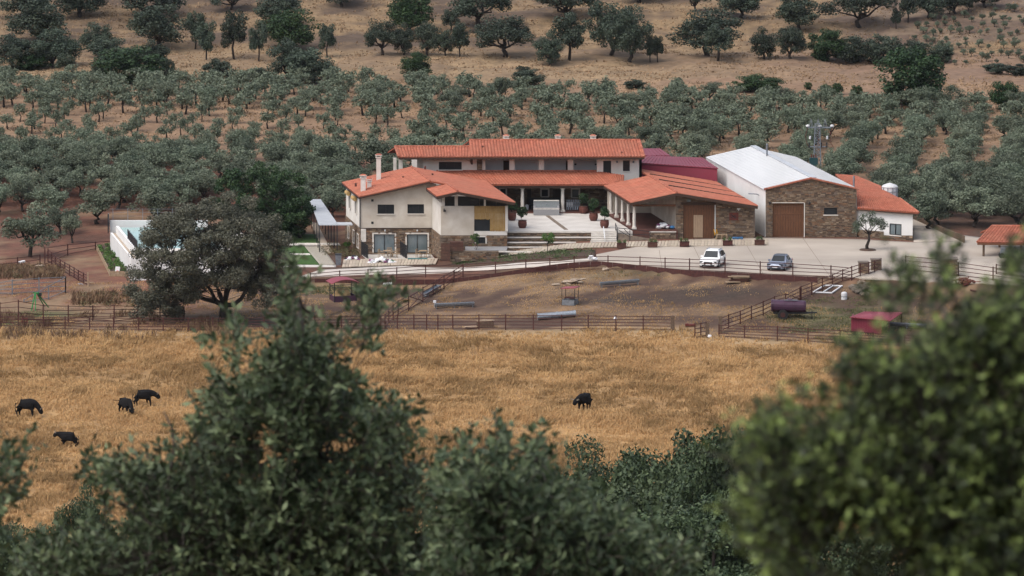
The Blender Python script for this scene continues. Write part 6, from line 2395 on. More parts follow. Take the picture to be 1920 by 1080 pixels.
r2_, r3_ = V(1692, 590.5, YS + 2.6), V(1620, 585.5, YS + 3.2)
for p_ in (r2_, r3_):
    p_.z = max(p_.z, r0_.z + .05)
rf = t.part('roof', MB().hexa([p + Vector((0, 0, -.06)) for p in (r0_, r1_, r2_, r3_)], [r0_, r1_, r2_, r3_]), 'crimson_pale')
mb = MB()
for i in range(1, 14):
    mb.bar(r0_.lerp(r1_, i / 14) + Vector((0, 0, .02)), r3_.lerp(r2_, i / 14) + Vector((0, 0, .02)), .05, .04)
t.part('sheet_rib', mb, 'crimson_pale', rf, stuff=True)
for p in (r1_, r2_):
    t.part('post', MB().bar((p.x - .1, p.y + .1, gz(p.x, p.y) - .1), (p.x - .1, p.y + .1, p.z - .05), .09), 'rust')
mb = MB()
for i in range(12):
    u = (i + .5) / 12
    mb.bar(lo0.lerp(lo1, u) + Vector((0, -.015, 0)), a0.lerp(a1, u) + Vector((0, -.015, 0)), .04, .03)
t.part('wall_rib', mb, 'crimson', stuff=True)
# tanker trailer
g = G_(1482, 600)
t = Thing('tanker_trailer', 'purple-brown water tanker trailer on two wheels in the right paddock', 'trailer', g)
s = g.y / FPX
L = 64 * s
x0, x1 = V(1446, 576, g.y + .6).x, V(1511, 576, g.y + .6).x
zc = V(1478, 574.5, g.y + .6).z
yc = g.y + .9
prof = []
n = 20
for i in range(n):
    a_ = 2 * math.pi * i / n
    c_, s_ = math.cos(a_), math.sin(a_)
    prof.append((math.copysign(abs(c_) ** .8, c_) * .78, math.copysign(abs(s_) ** .8, s_) * .58))
tilt_ = .06
mb = MB()
st_x = [(0, .90), (.06, 1.0), (.5, 1.0), (.94, 1.0), (1, .90)]
k0 = len(mb.v)
for u, sc in st_x:
    for (py_, pz_) in prof:
        mb.v.append((lerp(x0, x1, u), yc + py_ * sc, zc + pz_ * sc + (.5 - u) * .12))
for i in range(len(st_x) - 1):
    for j in range(n):
        mb.f.append((k0 + i * n + j, k0 + i * n + (j + 1) % n, k0 + (i + 1) * n + (j + 1) % n, k0 + (i + 1) * n + j))
        mb.t.append(None)
mb.f.append(tuple(range(k0 + n - 1, k0 - 1, -1)))
mb.f.append(tuple(k0 + (len(st_x) - 1) * n + j for j in range(n)))
mb.t += [None, None]
t.part('tank', mb, 'purple_paint', smooth=False)
for u in (.03, .35, .65, .97):
    bm_ = MB()
    for j in range(n):
        p_, q_ = prof[j], prof[(j + 1) % n]
        xx = lerp(x0, x1, u)
        zz_ = zc + (.5 - u) * .12
        bm_.bar((xx, yc + p_[0] * 1.02, zz_ + p_[1] * 1.02), (xx, yc + q_[0] * 1.02, zz_ + q_[1] * 1.02), .06)
    t.part('band', bm_, 'purple_paint')
xm = lerp(x0, x1, .45)
t.part('hatch', MB().lathe((xm + .3, yc, zc + .55), [(.3, 0), (.3, .12), (.22, .17)], 12), 'purple_paint')
t.part('catwalk', MB().box((xm + .4, yc - .25, zc + .62), (1.3, .3, .05)), 'steel_grey')
zg_ = g.z
t.part('chassis', MB().bar((x0 + .2, yc - .35, zc - .66), (x1 + .1, yc - .35, zc - .66), .12, .16).bar((x0 + .2, yc + .35, zc - .66), (x1 + .1, yc + .35, zc - .66), .12, .16), 'black_iron')
for xx in (x0 + .5, x1 - .5):
    t.part('saddle', MB().box((xx, yc, zc - .56), (.14, 1.0, .2)), 'black_iron')
xw = V(1468, 590, g.y).x
for sy in (-.72, .72):
    wmb = MB()
    wmb.tube([(xw, yc + sy - .14, zg_ + .50), (xw, yc + sy + .14, zg_ + .50)], [.50, .50], 20)
    w = t.part('wheel', wmb, 'tyre')
    t.part('rim', MB().tube([(xw, yc + sy - .16, zg_ + .50), (xw, yc + sy + .16, zg_ + .50)], [.24, .24], 14), 'rust', w)
t.part('axle', MB().bar((xw, yc - .7, zg_ + .5), (xw, yc + .7, zg_ + .5), .12), 'black_iron')
xd = V(1532, 588, g.y + .9).x
t.part('drawbar', MB().bar((x1 - .1, yc - .35, zc - .68), (xd, yc, zg_ + .62), .11).bar((x1 - .1, yc + .35, zc - .68), (xd, yc, zg_ + .62), .11), 'black_iron')
t.part('jack', MB().bar((lerp(x1, xd, .55), yc, zg_ - .05), (lerp(x1, xd, .55), yc, zg_ + .8), .08), 'black_iron')
# left paddock things
g = G_(72, 581)
t = Thing('green_frame', 'green painted A-frame of pipes standing in the left paddock', 'frame', g)
apex = V(67, 549, g.y + .4)
for (px, py) in ((59, 582), (66.5, 582.5), (83, 574), (91, 576)):
    t.part('leg', MB().bar(G_(px, py), apex + Vector(((px - 67) * .006, 0, 0)), .09), 'green_paint')
t.part('head', MB().bar(apex + Vector((-.3, 0, 0)), apex + Vector((.35, .1, 0)), .09).bar(apex + Vector((.2, 0, -.1)), apex + Vector((.6, .2, -.15)), .14), 'green_paint')
t.part('valve', MB().box(tuple(V(75, 552, g.y + .5)), (.3, .3, .3)), 'black_iron')
g = G_(46.5, 617)
t = Thing('mesh_bin', 'rusty mesh basket standing against the far left field fence', 'basket', g)
for i in range(8):
    a_ = i * math.pi / 4
    t.part('bar', MB().bar((g.x + .3 * math.cos(a_), g.y + .3 * math.sin(a_), g.z), (g.x + .3 * math.cos(a_), g.y + .3 * math.sin(a_), g.z + 1.1), .05), 'rust_red')
for z in (.1, .4, .7, 1.05):
    t.part('ring', MB().tube([(g.x + .3 * math.cos(a_), g.y + .3 * math.sin(a_), g.z + z) for a_ in np.linspace(0, 6.2832, 13)], .035, 4), 'rust_red')
g = G_(165, 537)
single('white_post', MB().box((g.x, g.y, g.z + .7), (.12, .12, 1.45)).box((g.x + .15, g.y, g.z + .42), (1.0, .08, .1)), 'wood_pale', 'pale bare post with a crossbar at the end of the plank-railed fence', 'post', g)
heap('small pile of white plastic sacks at the far left below the olives', 'sack_pile', 'sack pile', 37, 493, 5, .5, .3, .2, .35, 'plastic_white', 18, .6, 'sack')
heap('pale flat stones by the fence corner left of the plank-railed fence', 'stone_slab', 'stone', 72, 503, 3, .5, .3, .4, .6, 'rock_pale', 19, .3)
g = G_(150, 534)
t = Thing('loose_pipes', 'two loose grey pipes lying by the end of the plank-railed fence', 'pipe', g)
for k in range(2):
    t.part('tube', MB().tube([(g.x - .25 + k * .25, g.y + .6, g.z + .06), (g.x + .1 + k * .25, g.y - .3, g.z + .06)], .05, 6), 'galv')
# ================================================================== trees
rt = np.random.default_rng(101)


def make_tree_mesh(kind, seed):
    """unit tree: about 1 wide and 1 tall, standing on z = 0; returns trunk mesh, crown mesh"""
    rng = np.random.default_rng(seed)
    limbs = []
    if kind == 'olive':
        lean = rng.uniform(-.08, .08)
        th = rng.uniform(.16, .25)
        base = Vector((0, 0, -.03))
        fork = Vector((lean, rng.uniform(-.04, .04), th))
        limbs.append((wig(base, fork, rng, 3, .12), [.050, .038, .034, .030]))
        nb = rng.integers(3, 5)
        tips = []
        for i in range(nb):
            a = 6.28 * i / nb + rng.uniform(-.4, .4)
            r = rng.uniform(.18, .34)
            tip = Vector((lean + math.cos(a) * r, math.sin(a) * r, rng.uniform(.38, .68)))
            limbs.append((wig(fork, tip, rng, 3, .09), [.030, .022, .015, .008]))
            tips.append(tip)
        bl = []
        for t in tips:
            for k in range(5):
                d = rand_dirs(1, rng)[0]
                b = rng.uniform(.11, .175)
                bl.append((t.x + d[0] * .13, t.y + d[1] * .13, t.z + .04 + d[2] * .12, b, b, b * .85))
        for k in range(18):
            a, r = rng.uniform(0, 6.28), rng.uniform(0, .42)
            b = rng.uniform(.10, .16)
            bl.append((lean + math.cos(a) * r, math.sin(a) * r, rng.uniform(.38, .90) - r * .25, b, b, b * .8))
        v, f, tt = blob_leaves(bl, 4400, .050, rng, .45, .4, .25, 1.0)
    elif kind == 'oak':
        th = rng.uniform(.12, .18)
        fork = Vector((rng.uniform(-.04, .04), 0, th))
        limbs.append((wig((0, 0, -.04), fork, rng, 3, .08), [.05, .042, .038, .036]))
        bl = ellipsoid_blobs((rng.uniform(-.05, .05), 0, .52), (.43, .43, .44), 64, .13, rng, -.85, .35)
        for i in range(5):
            a = 6.28 * i / 5 + rng.uniform(-.4, .4)
            tip = Vector((math.cos(a) * .3, math.sin(a) * .3, rng.uniform(.5, .75)))
            limbs.append((wig(fork, tip, rng, 3, .08), [.030, .02, .013, .006]))
        v, f, tt = blob_leaves(bl, 9000, .040, rng, .65, .5, .35, .8)
    elif kind == 'umbrella':
        th = rng.uniform(.16, .22)
        fork = Vector((rng.uniform(-.06, .06), 0, th))
        limbs.append((wig((0, 0, -.04), fork, rng, 3, .1), [.045, .038, .034, .032]))
        bl = []
        for i in range(8):
            a = 6.28 * i / 8 + rng.uniform(-.3, .3)
            r = rng.uniform(.22, .42)
            tip = Vector((math.cos(a) * r, math.sin(a) * r, rng.uniform(.48, .80) - r * .35))
            limbs.append((wig(fork, tip, rng, 4, .08), [.028, .021, .016, .011, .005]))
            for k in range(6):
                d = rand_dirs(1, rng)[0]
                b = rng.uniform(.10, .15)
                bl.append((tip.x + d[0] * .12, tip.y + d[1] * .12, tip.z + .02 + d[2] * .12, b, b, b * .85))
        for k in range(16):
            a, r = rng.uniform(0, 6.28), rng.uniform(0, .33)
            bl.append((math.cos(a) * r, math.sin(a) * r, rng.uniform(.62, .9), .14, .14, .11))
        v, f, tt = blob_leaves(bl, 6500, .040, rng, .65, .5, .35, .8)
    elif kind == 'slender':
        fork = Vector((rng.uniform(-.03, .03), 0, .3))
        limbs.append((wig((0, 0, -.04), Vector((0, 0, .85)), rng, 4, .03), [.04, .034, .026, .018, .006]))
        bl = ellipsoid_blobs((0, 0, .58), (.40, .40, .38), 30, .14, rng, -.9, .4)
        v, f, tt = blob_leaves(bl, 4400, .050, rng, .65, .5, .35, .8)
    else:                                    # bush
        limbs.append((wig((0, 0, -.04), (0.02, 0, .4), rng, 3, .06), [.05, .04, .03, .01]))
        bl = ellipsoid_blobs((0, 0, .45), (.43, .43, .46), 64, .135, rng, -1, .35)
        v, f, tt = blob_leaves(bl, 9000, .044, rng, .65, .5, .35, .8)
    return limb_mesh('trunk', limbs), np_mesh('crown', v, f, tt)


def variants(kind, n, leaf, bark='bark', seed=0):
    out = []
    for i in range(n):
        a, b = make_tree_mesh(kind, seed + i)
        a.materials.append(M[bark])
        b.materials.append(M[leaf])
        out.append((a, b))
    return out


OL = variants('olive', 9, 'leaf_olive', 'bark', 200)
VAR = {'oak': variants('oak', 6, 'leaf_oak', 'bark', 300), 'umbrella': variants('umbrella', 5, 'leaf_oak', 'bark', 340),
       'slender': variants('slender', 4, 'leaf_oak', 'bark', 370), 'bush': variants('bush', 4, 'leaf_oak', 'bark', 390),
       'green': variants('oak', 3, 'leaf_green', 'bark', 410), 'greenbush': variants('bush', 3, 'leaf_green', 'bark', 430)}


def plant(name, label, cat, pos, w, h, var, group=None, rz=None):
    o = bpy.data.objects.new(name, None)
    o.empty_display_size = .3
    COL.objects.link(o)
    o.location = pos
    o.rotation_euler = (0, 0, rt.uniform(0, 6.28) if rz is None else rz)
    o.scale = (w, w * rt.uniform(.85, 1.15), h)
    o['label'] = label
    o['category'] = cat
    if group:
        o['group'] = group
    a = link('trunk', var[0], None, o)
    b = link('crown', var[1], None, o)
    return o


# ------------------------------------------------------------------ olive grove
cand = []          # x, y, crown width, height, zone


def add_ol(x, y, w, h, zone, row=None):
    cand.append((x, y, w, h, zone, row))


def blocked(x, y):
    px = 960 + FPX * x / y
    # the farm buildings, the dug soil above the pool, the yard
    if y < 624 and -21 < x < 42:
        return True
    if y < 634 and 13 < x < 40:
        return True
    if y < 648 and 14 < x < 37 and y < 640:
        return True
    return False


def grid(x0, x1, y0, y1, dx, dy, shear, w, h, zone, jit=.5, drop=.06, dens=None):
    nx, ny = int((x1 - x0) / dx), int((y1 - y0) / dy)
    for j in range(ny + 1):
        for i in range(nx + 1):
            y = y0 + j * dy + rt.uniform(-jit, jit)
            x = x0 + i * dx + shear * (y - y0) + rt.uniform(-jit, jit)
            if rt.uniform() < drop or blocked(x, y) or abs(x) > y * .09 + 3:
                continue
            pp = proj(x, y, gz(x, y))
            if pp[1] < lerp(139, 214, pp[0] / 1920):
                continue
            if dens is not None and not dens(x, y):
                continue
            q = rt.uniform(.78, 1.2)
            add_ol(x, y, .9 * w * q, .92 * h * rt.uniform(.85, 1.15) * (q ** .5), zone)


Z_NEAR, Z_SLOPE, Z_FAR, Z_MID, Z_ROW = 0, 1, 2, 3, 4
grid(-64, -16, 632, 669, 3.4, 3.3, -.17, 4.6, 3.8, Z_NEAR, .9, .07, lambda x, y: y > 634 + 5 * math.sin(x * .35))
grid(-17, 14, 634, 664, 5.2, 4.6, -.17, 5.6, 4.4, Z_MID, .8, .10)
grid(-68, -10, 673, 704, 4.0, 4.4, .06, 2.45, 2.7, Z_SLOPE, 1.5, .2)
grid(-12, 22, 668, 706, 4.0, 4.2, .1, 3.7, 3.2, Z_MID, 1.4, .22)
grid(-72, 72, 707, 736, 3.8, 3.9, .12, 3.8, 3.3, Z_FAR, 1.2, .06)
grid(15, 74, 688, 708, 3.8, 3.8, .12, 3.8, 3.3, Z_FAR, 1.1, .08)
grid(41, 64, 610, 650, 4.6, 4.6, .1, 5.0, 4.2, Z_ROW, 1.0, .1)
# rows running away behind the yard on the right
for r_i in range(-3, 11):
    for j in range(30):
        y = 622 + j * 3.3 + rt.uniform(-.4, .4)
        x = 15 + r_i * 6.3 + .15 * (y - 622) + rt.uniform(-.5, .5)
        if y > 687 or blocked(x, y) or abs(x) > y * .09 + 3 or rt.uniform() < .05 or x < 17:
            continue
        if x > 42 and y < 606:
            continue
        if y > 640 and x < 30 and rt.uniform() < .35:
            continue
        q = rt.uniform(.85, 1.2)
        add_ol(x, y, lerp(5.0, 3.5, min(1, (y - 622) / 50)) * q, lerp(4.5, 3.3, min(1, (y - 622) / 50)) * q, Z_ROW, r_i)

vis = []
for c in cand:
    vis.append((c[2] / c[1], c))
vis.sort(key=lambda t: -t[0])
OL_LAB = {Z_NEAR: ('grey-green olive tree in the dense lower grove left of the farm', 'olive trees of the lower grove'),
          Z_SLOPE: ('small open-crowned olive tree standing in the dry grass slope left of the farm', 'young olive trees on the dry slope'),
          Z_FAR: ('olive tree in the dense far belt of the grove below the oak hillside', 'olive trees of the far belt'),
          Z_MID: ('olive tree in the grove directly behind the long two-storey house', 'olive trees behind the house'),
          Z_ROW: ('olive tree in the crowded stand beside the road behind the annex', 'olive trees in rows at the right')}
n_single = 0
mass_v, mass_f, mass_t, mv0 = [], [], [], 0
trunk_v = MB()
simple = []
for a, b in OL:
    nv = len(b.vertices)
    co = np.empty(nv * 3, np.float32)
    b.vertices.foreach_get('co', co)
    co = co.reshape(-1, 4, 3)
    t = np.empty(len(co), np.float32)
    b.attributes['tint'].data.foreach_get('value', t)
    pick = np.random.default_rng(1).choice(len(co), 800, replace=False)
    s = co[pick]
    c = s.mean(1, keepdims=True)
    simple.append((c + (s - c) * 1.95, t[pick]))
ORD = 'first second third fourth fifth sixth seventh eighth ninth tenth eleventh twelfth thirteenth fourteenth fifteenth sixteenth seventeenth eighteenth nineteenth twentieth'.split() + ['%dth' % i for i in range(21, 40)]
rows_ = sorted({c[5] for c in cand if c[5] is not None})
row_no = {}
for r_i in rows_:
    for n_, c in enumerate(sorted([c for c in cand if c[5] == r_i], key=lambda c: c[1])):
        row_no[c[:2]] = (rows_.index(r_i), n_)
for k, (ang, (x, y, w, h, zone, row)) in enumerate(vis):
    z = gz(x, y)
    if k < 285:
        lab, grp = OL_LAB[zone]
        if row is not None:
            a_, b_ = row_no[(x, y)]
            lab = '%s olive tree from the yard in the %s row from the hall' % (ORD[b_], ORD[a_])
        o = plant('olive_tree', lab, 'olive tree', (x, y, z), w, h, OL[k % len(OL)], grp)
        o.scale.x *= rt.uniform(.82, 1.18)
    else:
        s, t = simple[k % len(simple)]
        a = rt.uniform(0, 6.28)
        ca, sa = math.cos(a), math.sin(a)
        p = s.reshape(-1, 3)
        q = np.stack([(p[:, 0] * ca - p[:, 1] * sa) * w + x, (p[:, 0] * sa + p[:, 1] * ca) * w + y, p[:, 2] * h + z], 1)
        mass_v.append(q)
        mass_f.append(np.arange(len(q)).reshape(-1, 4) + mv0)
        mass_t.append(np.clip(t + rt.uniform(-.12, .12), 0, 1))
        mv0 += len(q)
        trunk_v.tube([(x, y, z - .1), (x + rt.uniform(-.2, .2), y, z + h * .28), (x + rt.uniform(-.3, .3), y, z + h * .6)], [w * .05, w * .035, w * .012], 5)
if mass_v:
    me = np_mesh('olive_grove', np.concatenate(mass_v), np.concatenate(mass_f), np.concatenate(mass_t))
    struct('olive_grove', me, 'leaf_olive', 'stuff', 'remaining olive trees of the far grove belt seen as one mass')
    struct('olive_trunks', trunk_v.mesh('olive_trunks', smooth=True), 'bark', 'stuff', 'trunks of the far olive grove')
print('olives', len(cand))

# olives that stand out on the left
for (px, pb, pt, w, lab) in ((58, 482, 392, 82, 'big olive tree standing on the red soil above the far left fence'), (136, 456, 404, 36, 'small olive tree with a leaning stem on the red soil left of the pool'),
                             (112, 440, 385, 44, 'slim olive tree behind the small leaning olive on the red soil'), (92, 418, 348, 62, 'olive tree with a bare stem at the upper edge of the red soil'),
                             (182, 420, 352, 66, 'olive tree with a bent trunk leaning right above the pool corner'), (284, 418, 350, 72, 'olive tree with a straight trunk directly behind the pool wall'),
                             (1628, 470, 398, 62, 'lone olive tree planted in the yard in front of the annex')):
    g = G_(px, pb)
    s = g.y / FPX
    if px == 1628:
        continue
    plant('olive_tree', lab, 'olive tree', g, w * s * 1.4, (pb - pt) * s * 1.12, OL[int(px) % len(OL)])
# the lone yard olive has a bowl of soil
g = G_(1627, 470)
s = g.y / FPX
rr = np.random.default_rng(5)
T_ = Thing('olive_tree', 'lone olive tree with a crooked trunk planted in the yard before the annex', 'olive tree', g)
fork = Vector((g.x + .12, g.y, g.z + 1.75))
limbs = [([(g.x - .05, g.y, g.z - .1), (g.x - .1, g.y, g.z + .5), (g.x + .12, g.y, g.z + 1.1), fork], [.22, .17, .14, .12])]
bl = []
for (dx, dz_, dy) in ((-1.1, 1.2, .1), (-.5, 1.7, -.4), (.3, 1.9, .3), (1.1, 1.5, -.1), (1.4, .9, .2), (-1.3, .6, -.2), (.7, 1.2, -.5), (0, 1.3, .5)):
    tip = fork + Vector((dx, dy, dz_))
    limbs.append((wig(fork, tip, rr, 3, .07), [.07, .05, .03, .01]))
    for k in range(5):
        d = rand_dirs(1, rr)[0]
        bl.append((tip.x + d[0] * .4, tip.y + d[1] * .4, tip.z + d[2] * .35, .36, .36, .30))
T_.share('trunk', (lambda m_: (m_.transform(Matrix.Translation(-g)), m_)[1])(limb_mesh('trunk', limbs, 8)), 'bark')
v, f, tt = blob_leaves(bl, 3200, .16, rr, .4, .4, .25, 1.0)
link('crown', np_mesh('crown', v - np.array(g), f, tt), 'leaf_olive', T_.o)
single('tree_pit', MB().lathe((g.x, g.y, g.z + .02), [(.95, 0), (.8, .14), (.1, .2)], 16), 'soil', 'round planting mound at the foot of the yard olive', 'planting mound', g)

# ------------------------------------------------------------------ oaks of the hillside: px, base, top, width, kind, label
HT = [
    (45, 36, -30, 105, 'oak', 'dark oak cut by the upper left corner of the hillside'), (70, 80, 2, 128, 'oak', 'broad dark oak in the upper left, second row of the hillside'),
    (150, 32, -40, 110, 'oak', 'spreading oak at the top of the slope beside the upper left oak'), (275, 34, -35, 135, 'umbrella', 'very wide oak with hanging edges at the top above the dense round oak'),
    (297, 92, 10, 102, 'oak', 'dense round dark oak standing under the very wide one'), (366, 92, 24, 44, 'slender', 'slender oak just right of the dense round oak'),
    (387, 113, 44, 44, 'slender', 'slender oak with visible stem, lower right of its slender twin'), (439, 111, 30, 54, 'slender', 'tall narrow oak standing alone in the left hillside grass'),
    (485, 114, 45, 40, 'slender', 'narrow oak at the left side of the dark oak clump'), (527, 50, -6, 92, 'oak', 'oak above the dark clump at upper left centre'),
    (546, 95, 24, 102, 'green', 'dark green oak in the middle of the left centre clump'), (614, 108, 52, 42, 'slender', 'small dark oak standing just right of the left centre clump'),
    (538, 152, 80, 82, 'oak', 'bluish oak at the foot of the hill, left of the large rounded bush-like oak'), (577, 157, 92, 98, 'bush', 'large rounded oak at the foot of the hill above the grove'),
    (489, 154, 126, 56, 'bush', 'low yellowish round bush at the grove edge'), (624, 156, 128, 28, 'bush', 'small bush at the right foot of the large rounded oak'),
    (412, 153, 113, 62, 'bush', 'grey-green bush alone in the pale grass at the grove edge'), (184, 108, 48, 68, 'oak', 'thin oak in the gap between the left clumps'),
    (200, 122, 75, 84, 'slender', 'sparse greyish oak below the thin oak'), (250, 152, 90, 142, 'greenbush', 'big dense dark green bush oak at the left edge of the grove'),
    (288, 132, 80, 60, 'oak', 'dark oak rising behind the big dense bush oak'), (190, 148, 110, 50, 'bush', 'dark bush left of the big dense bush oak'),
    (22, 128, 66, 76, 'oak', 'dark oak at the far left edge above the grove'), (100, 128, 60, 100, 'oak', 'rounded oak second from the far left edge above the grove'),
    (60, 130, 100, 78, 'greenbush', 'low green bush at the grove edge on the far left'), (123, 140, 102, 44, 'slender', 'pale grey small oak at the grove edge on the left'),
    (315, 152, 108, 24, 'bush', 'narrow dark bush at the right end of the big dense bush oak'),
    (435, 18, -22, 74, 'umbrella', 'oak at the top edge of the photo with a bare trunk, left centre'),
    (771, 62, -14, 98, 'green', 'tall dense dark oak above the row of five small oaks'), (898, 52, -28, 124, 'umbrella', 'spreading oak with visible branches at the top centre'),
    (845, 58, 20, 40, 'slender', 'small oak tucked at the left foot of the top centre oak'), (717, 103, 42, 70, 'umbrella', 'first and widest of the row of five small oaks'),
    (756, 103, 50, 48, 'oak', 'greyish second of the row of five small oaks'), (801, 104, 46, 52, 'oak', 'third of the row of five small oaks, with pale crown'),
    (835, 104, 57, 40, 'oak', 'fourth of the row of five small oaks'), (862, 108, 50, 38, 'slender', 'fifth and narrowest of the row of five small oaks'),
    (946, 106, 35, 120, 'umbrella', 'wide umbrella-shaped oak with drooping twigs in the hillside centre'), (1061, 36, -24, 116, 'umbrella', 'flat wide oak at the top edge right of centre'),
    (1029, 123, 67, 58, 'oak', 'low round dark oak right of the umbrella-shaped one'), (1067, 113, 34, 66, 'slender', 'tall open oak between the low round oak and the big pair'),
    (1146, 104, 6, 96, 'oak', 'left tree of the big pair of dark oaks at centre right'), (1182, 116, 22, 82, 'oak', 'right tree of the big pair of dark oaks at centre right'),
    (1219, 117, 68, 28, 'slender', 'thin little oak right of the big pair'), (1233, 117, 73, 32, 'slender', 'second thin little oak right of the big pair'),
    (780, 152, 102, 64, 'green', 'green round tree alone at the far edge of the grove'), (992, 160, 130, 66, 'bush', 'grey bush at the far edge of the grove in the centre'),
    (980, 134, 124, 30, 'bush', 'flat green bush above the grey bush'), (1191, 166, 149, 42, 'bush', 'low bush on the grove edge right of centre'),
    (1326, 104, 24, 118, 'umbrella', 'broad double-crowned oak right of centre on the hill'), (1346, 114, 48, 66, 'slender', 'oak in front of the broad double-crowned oak'),
    (1431, 112, 58, 52, 'oak', 'left of the two small oaks with bare stems'), (1481, 110, 54, 56, 'oak', 'right of the two small oaks with bare stems'),
    (1303, 22, -26, 54, 'umbrella', 'oak with bare stem at the top edge, right of centre'), (1390, 33, -22, 84, 'oak', 'oak at the top edge above the two small oaks'),
    (1498, 56, -4, 92, 'oak', 'oak with drooping crown at the upper right'), (1612, 51, -18, 112, 'umbrella', 'wide oak with stout trunk at the upper right'),
    (1680, 54, 18, 22, 'slender', 'slim young oak beside the wide upper right oak'), (1702, 42, -10, 44, 'slender', 'oak at the left end of the top right belt'),
    (1740, 34, -22, 70, 'oak', 'second oak of the top right belt'), (1790, 26, -26, 76, 'oak', 'third oak of the top right belt'), (1845, 14, -30, 70, 'oak', 'last oak of the top right belt'),
    (1550, 114, 56, 76, 'greenbush', 'round green bush oak at the left of the right-hand thicket'), (1600, 117, 66, 80, 'bush', 'dark middle bush of the right-hand thicket'),
    (1655, 118, 66, 80, 'bush', 'dark bush right of the middle of the thicket'), (1715, 116, 78, 70, 'bush', 'low bush behind the large dark green tree'), (1762, 118, 84, 52, 'bush', 'last bush at the right end of the thicket'),
    (1714, 196, 92, 152, 'greenbush', 'large dense dark green tree rising from the grove at the right'), (1883, 206, 153, 60, 'greenbush', 'pointed dark green tree at the right edge of the grove'),
    (1405, 172, 140, 70, 'greenbush', 'left half of the wide bush at the grove edge right of centre'), (1440, 172, 146, 62, 'greenbush', 'right half of the wide bush at the grove edge right of centre'),
    (1515, 168, 154, 16, 'greenbush', 'smallest shrub in the line along the grove edge'), (1547, 180, 158, 26, 'greenbush', 'second shrub in the line along the grove edge'),
    (1570, 178, 156, 22, 'greenbush', 'third shrub in the line along the grove edge'), (1606, 182, 160, 24, 'greenbush', 'roundest shrub, last of the line along the grove edge'),
    (1870, 136, 118, 60, 'bush', 'low dark hedge bush below the planted plot'), (1915, 140, 120, 60, 'bush', 'low dark hedge bush at the right edge below the planted plot'),
    (640, 12, -50, 70, 'oak', 'oak above the photo edge, left of centre'), (1200, 4, -60, 90, 'oak', 'oak just above the upper edge near the centre'),
]
for i, (px, pb, pt, w, kind, lab) in enumerate(HT):
    g = G_(px, max(pb, -60), 640)
    s = g.y / FPX
    nm = 'shrub' if kind in ('bush', 'greenbush') and w < 80 else 'oak_tree'
    plant(nm, lab, 'shrub' if nm == 'shrub' else 'tree', g, w * s * 1.06, (pb - pt) * s * 1.13, VAR[kind][i % len(VAR[kind])])
# young shrubs in the planted plot at the top right
for j in range(8):
    for i in range(14):
        px = 1690 + i * 18 + j * 7 + rt.uniform(-5, 5)
        py = 24 + j * 13.5 + rt.uniform(-4, 4)
        if px > 1925 or px < 1650 + (115 - py) * .6 + 30:
            continue
        if rt.uniform() < .2:
            continue
        g = G_(px, py, 640)
        s = g.y / FPX
        w = rt.uniform(9, 17)
        plant('young_olive', 'very small young olive bush in the planted plot at the upper right', 'young olive', g, w * s * 1.2, w * s * 1.15, OL[(i + j) % len(OL)], 'young olives of the upper right plot')

# ------------------------------------------------------------------ the broad holm oak by the pool
rb = np.random.default_rng(404)
g = G_(421, 604)
s = g.y / FPX
BO = Thing('holm_oak', 'broad grey-green holm oak with a forked trunk in front of the pool', 'tree', g)


def at(px, py, dy=0.0):
    return V(px, py, g.y + dy)


tr0 = g + Vector((0, 0, -.3))
f1 = at(421, 572)
limbs = [([tr0, at(419, 590), f1], [.62, .46, .42])]
mains = [[f1, at(404, 565, .3), at(385, 561, .8), at(362, 552, 1.0), at(335, 540, 1.4)], [f1, at(438, 572, -.2), at(452, 560, -.4), at(468, 535, -.5), at(490, 500, -.4)], [f1, at(412, 552), at(402, 525, .6), at(392, 480, .4), at(385, 430, .2)],
         [at(404, 565, .3), at(396, 545, -1), at(360, 505, -1.8), at(320, 480, -2.2)], [f1, at(425, 540, -.5), at(440, 500, -1.4), at(470, 450, -1.2)], [at(362, 552, 1), at(330, 530, 2.5), at(300, 510, 3)], [f1, at(428, 545, 1.8), at(450, 505, 3.2), at(480, 470, 3.8)]]
rad = [(.30, .26, .22, .17, .10), (.28, .24, .20, .14, .07), (.30, .26, .22, .15, .07), (.2, .17, .12, .06), (.24, .2, .14, .06), (.16, .12, .06), (.22, .18, .12, .05)]
for mpts, mr in zip(mains, rad):
    limbs.append((mpts, list(mr)[:len(mpts)]))
bl = []
# crown outline of the photo, as clumps with real depth
OUT = [(300, 420), (340, 395), (390, 372), (430, 366), (470, 385), (505, 415), (530, 450), (540, 490), (528, 520), (500, 535), (470, 545), (262, 470), (252, 510), (250, 545), (270, 565), (300, 560), (330, 572), (365, 545), (280, 440)]
for (x, y) in OUT:
    for k in range(3):
        p = at(x + rb.uniform(-10, 10), y + rb.uniform(-8, 8), rb.uniform(-3.5, 3.5))
        b = rb.uniform(.55, 1.0)
        bl.append((p.x, p.y, p.z, b, b, b * .8))
cx, cy_ = 395, 475
for k in range(310):
    a, q = rb.uniform(0, 6.28), math.sqrt(rb.uniform(0, 1))
    x, y = cx + math.cos(a) * 132 * q, cy_ + math.sin(a) * 92 * q
    if y > 535 and 365 < x < 465:
        continue
    dep = 7.0 * math.sqrt(max(0.02, 1 - q * q)) * rb.uniform(-1, 1)
    p = at(x, y, dep)
    b = rb.uniform(.6, 1.15)
    bl.append((p.x, p.y, p.z, b, b, b * .75))
for k in range(54):
    x, y = (rb.uniform(242, 345), rb.uniform(540, 590)) if k % 3 else (rb.uniform(475, 538), rb.uniform(525, 572))
    p = at(x, y, rb.uniform(-4, 4))
    bl.append((p.x, p.y, p.z, .62, .62, .6))
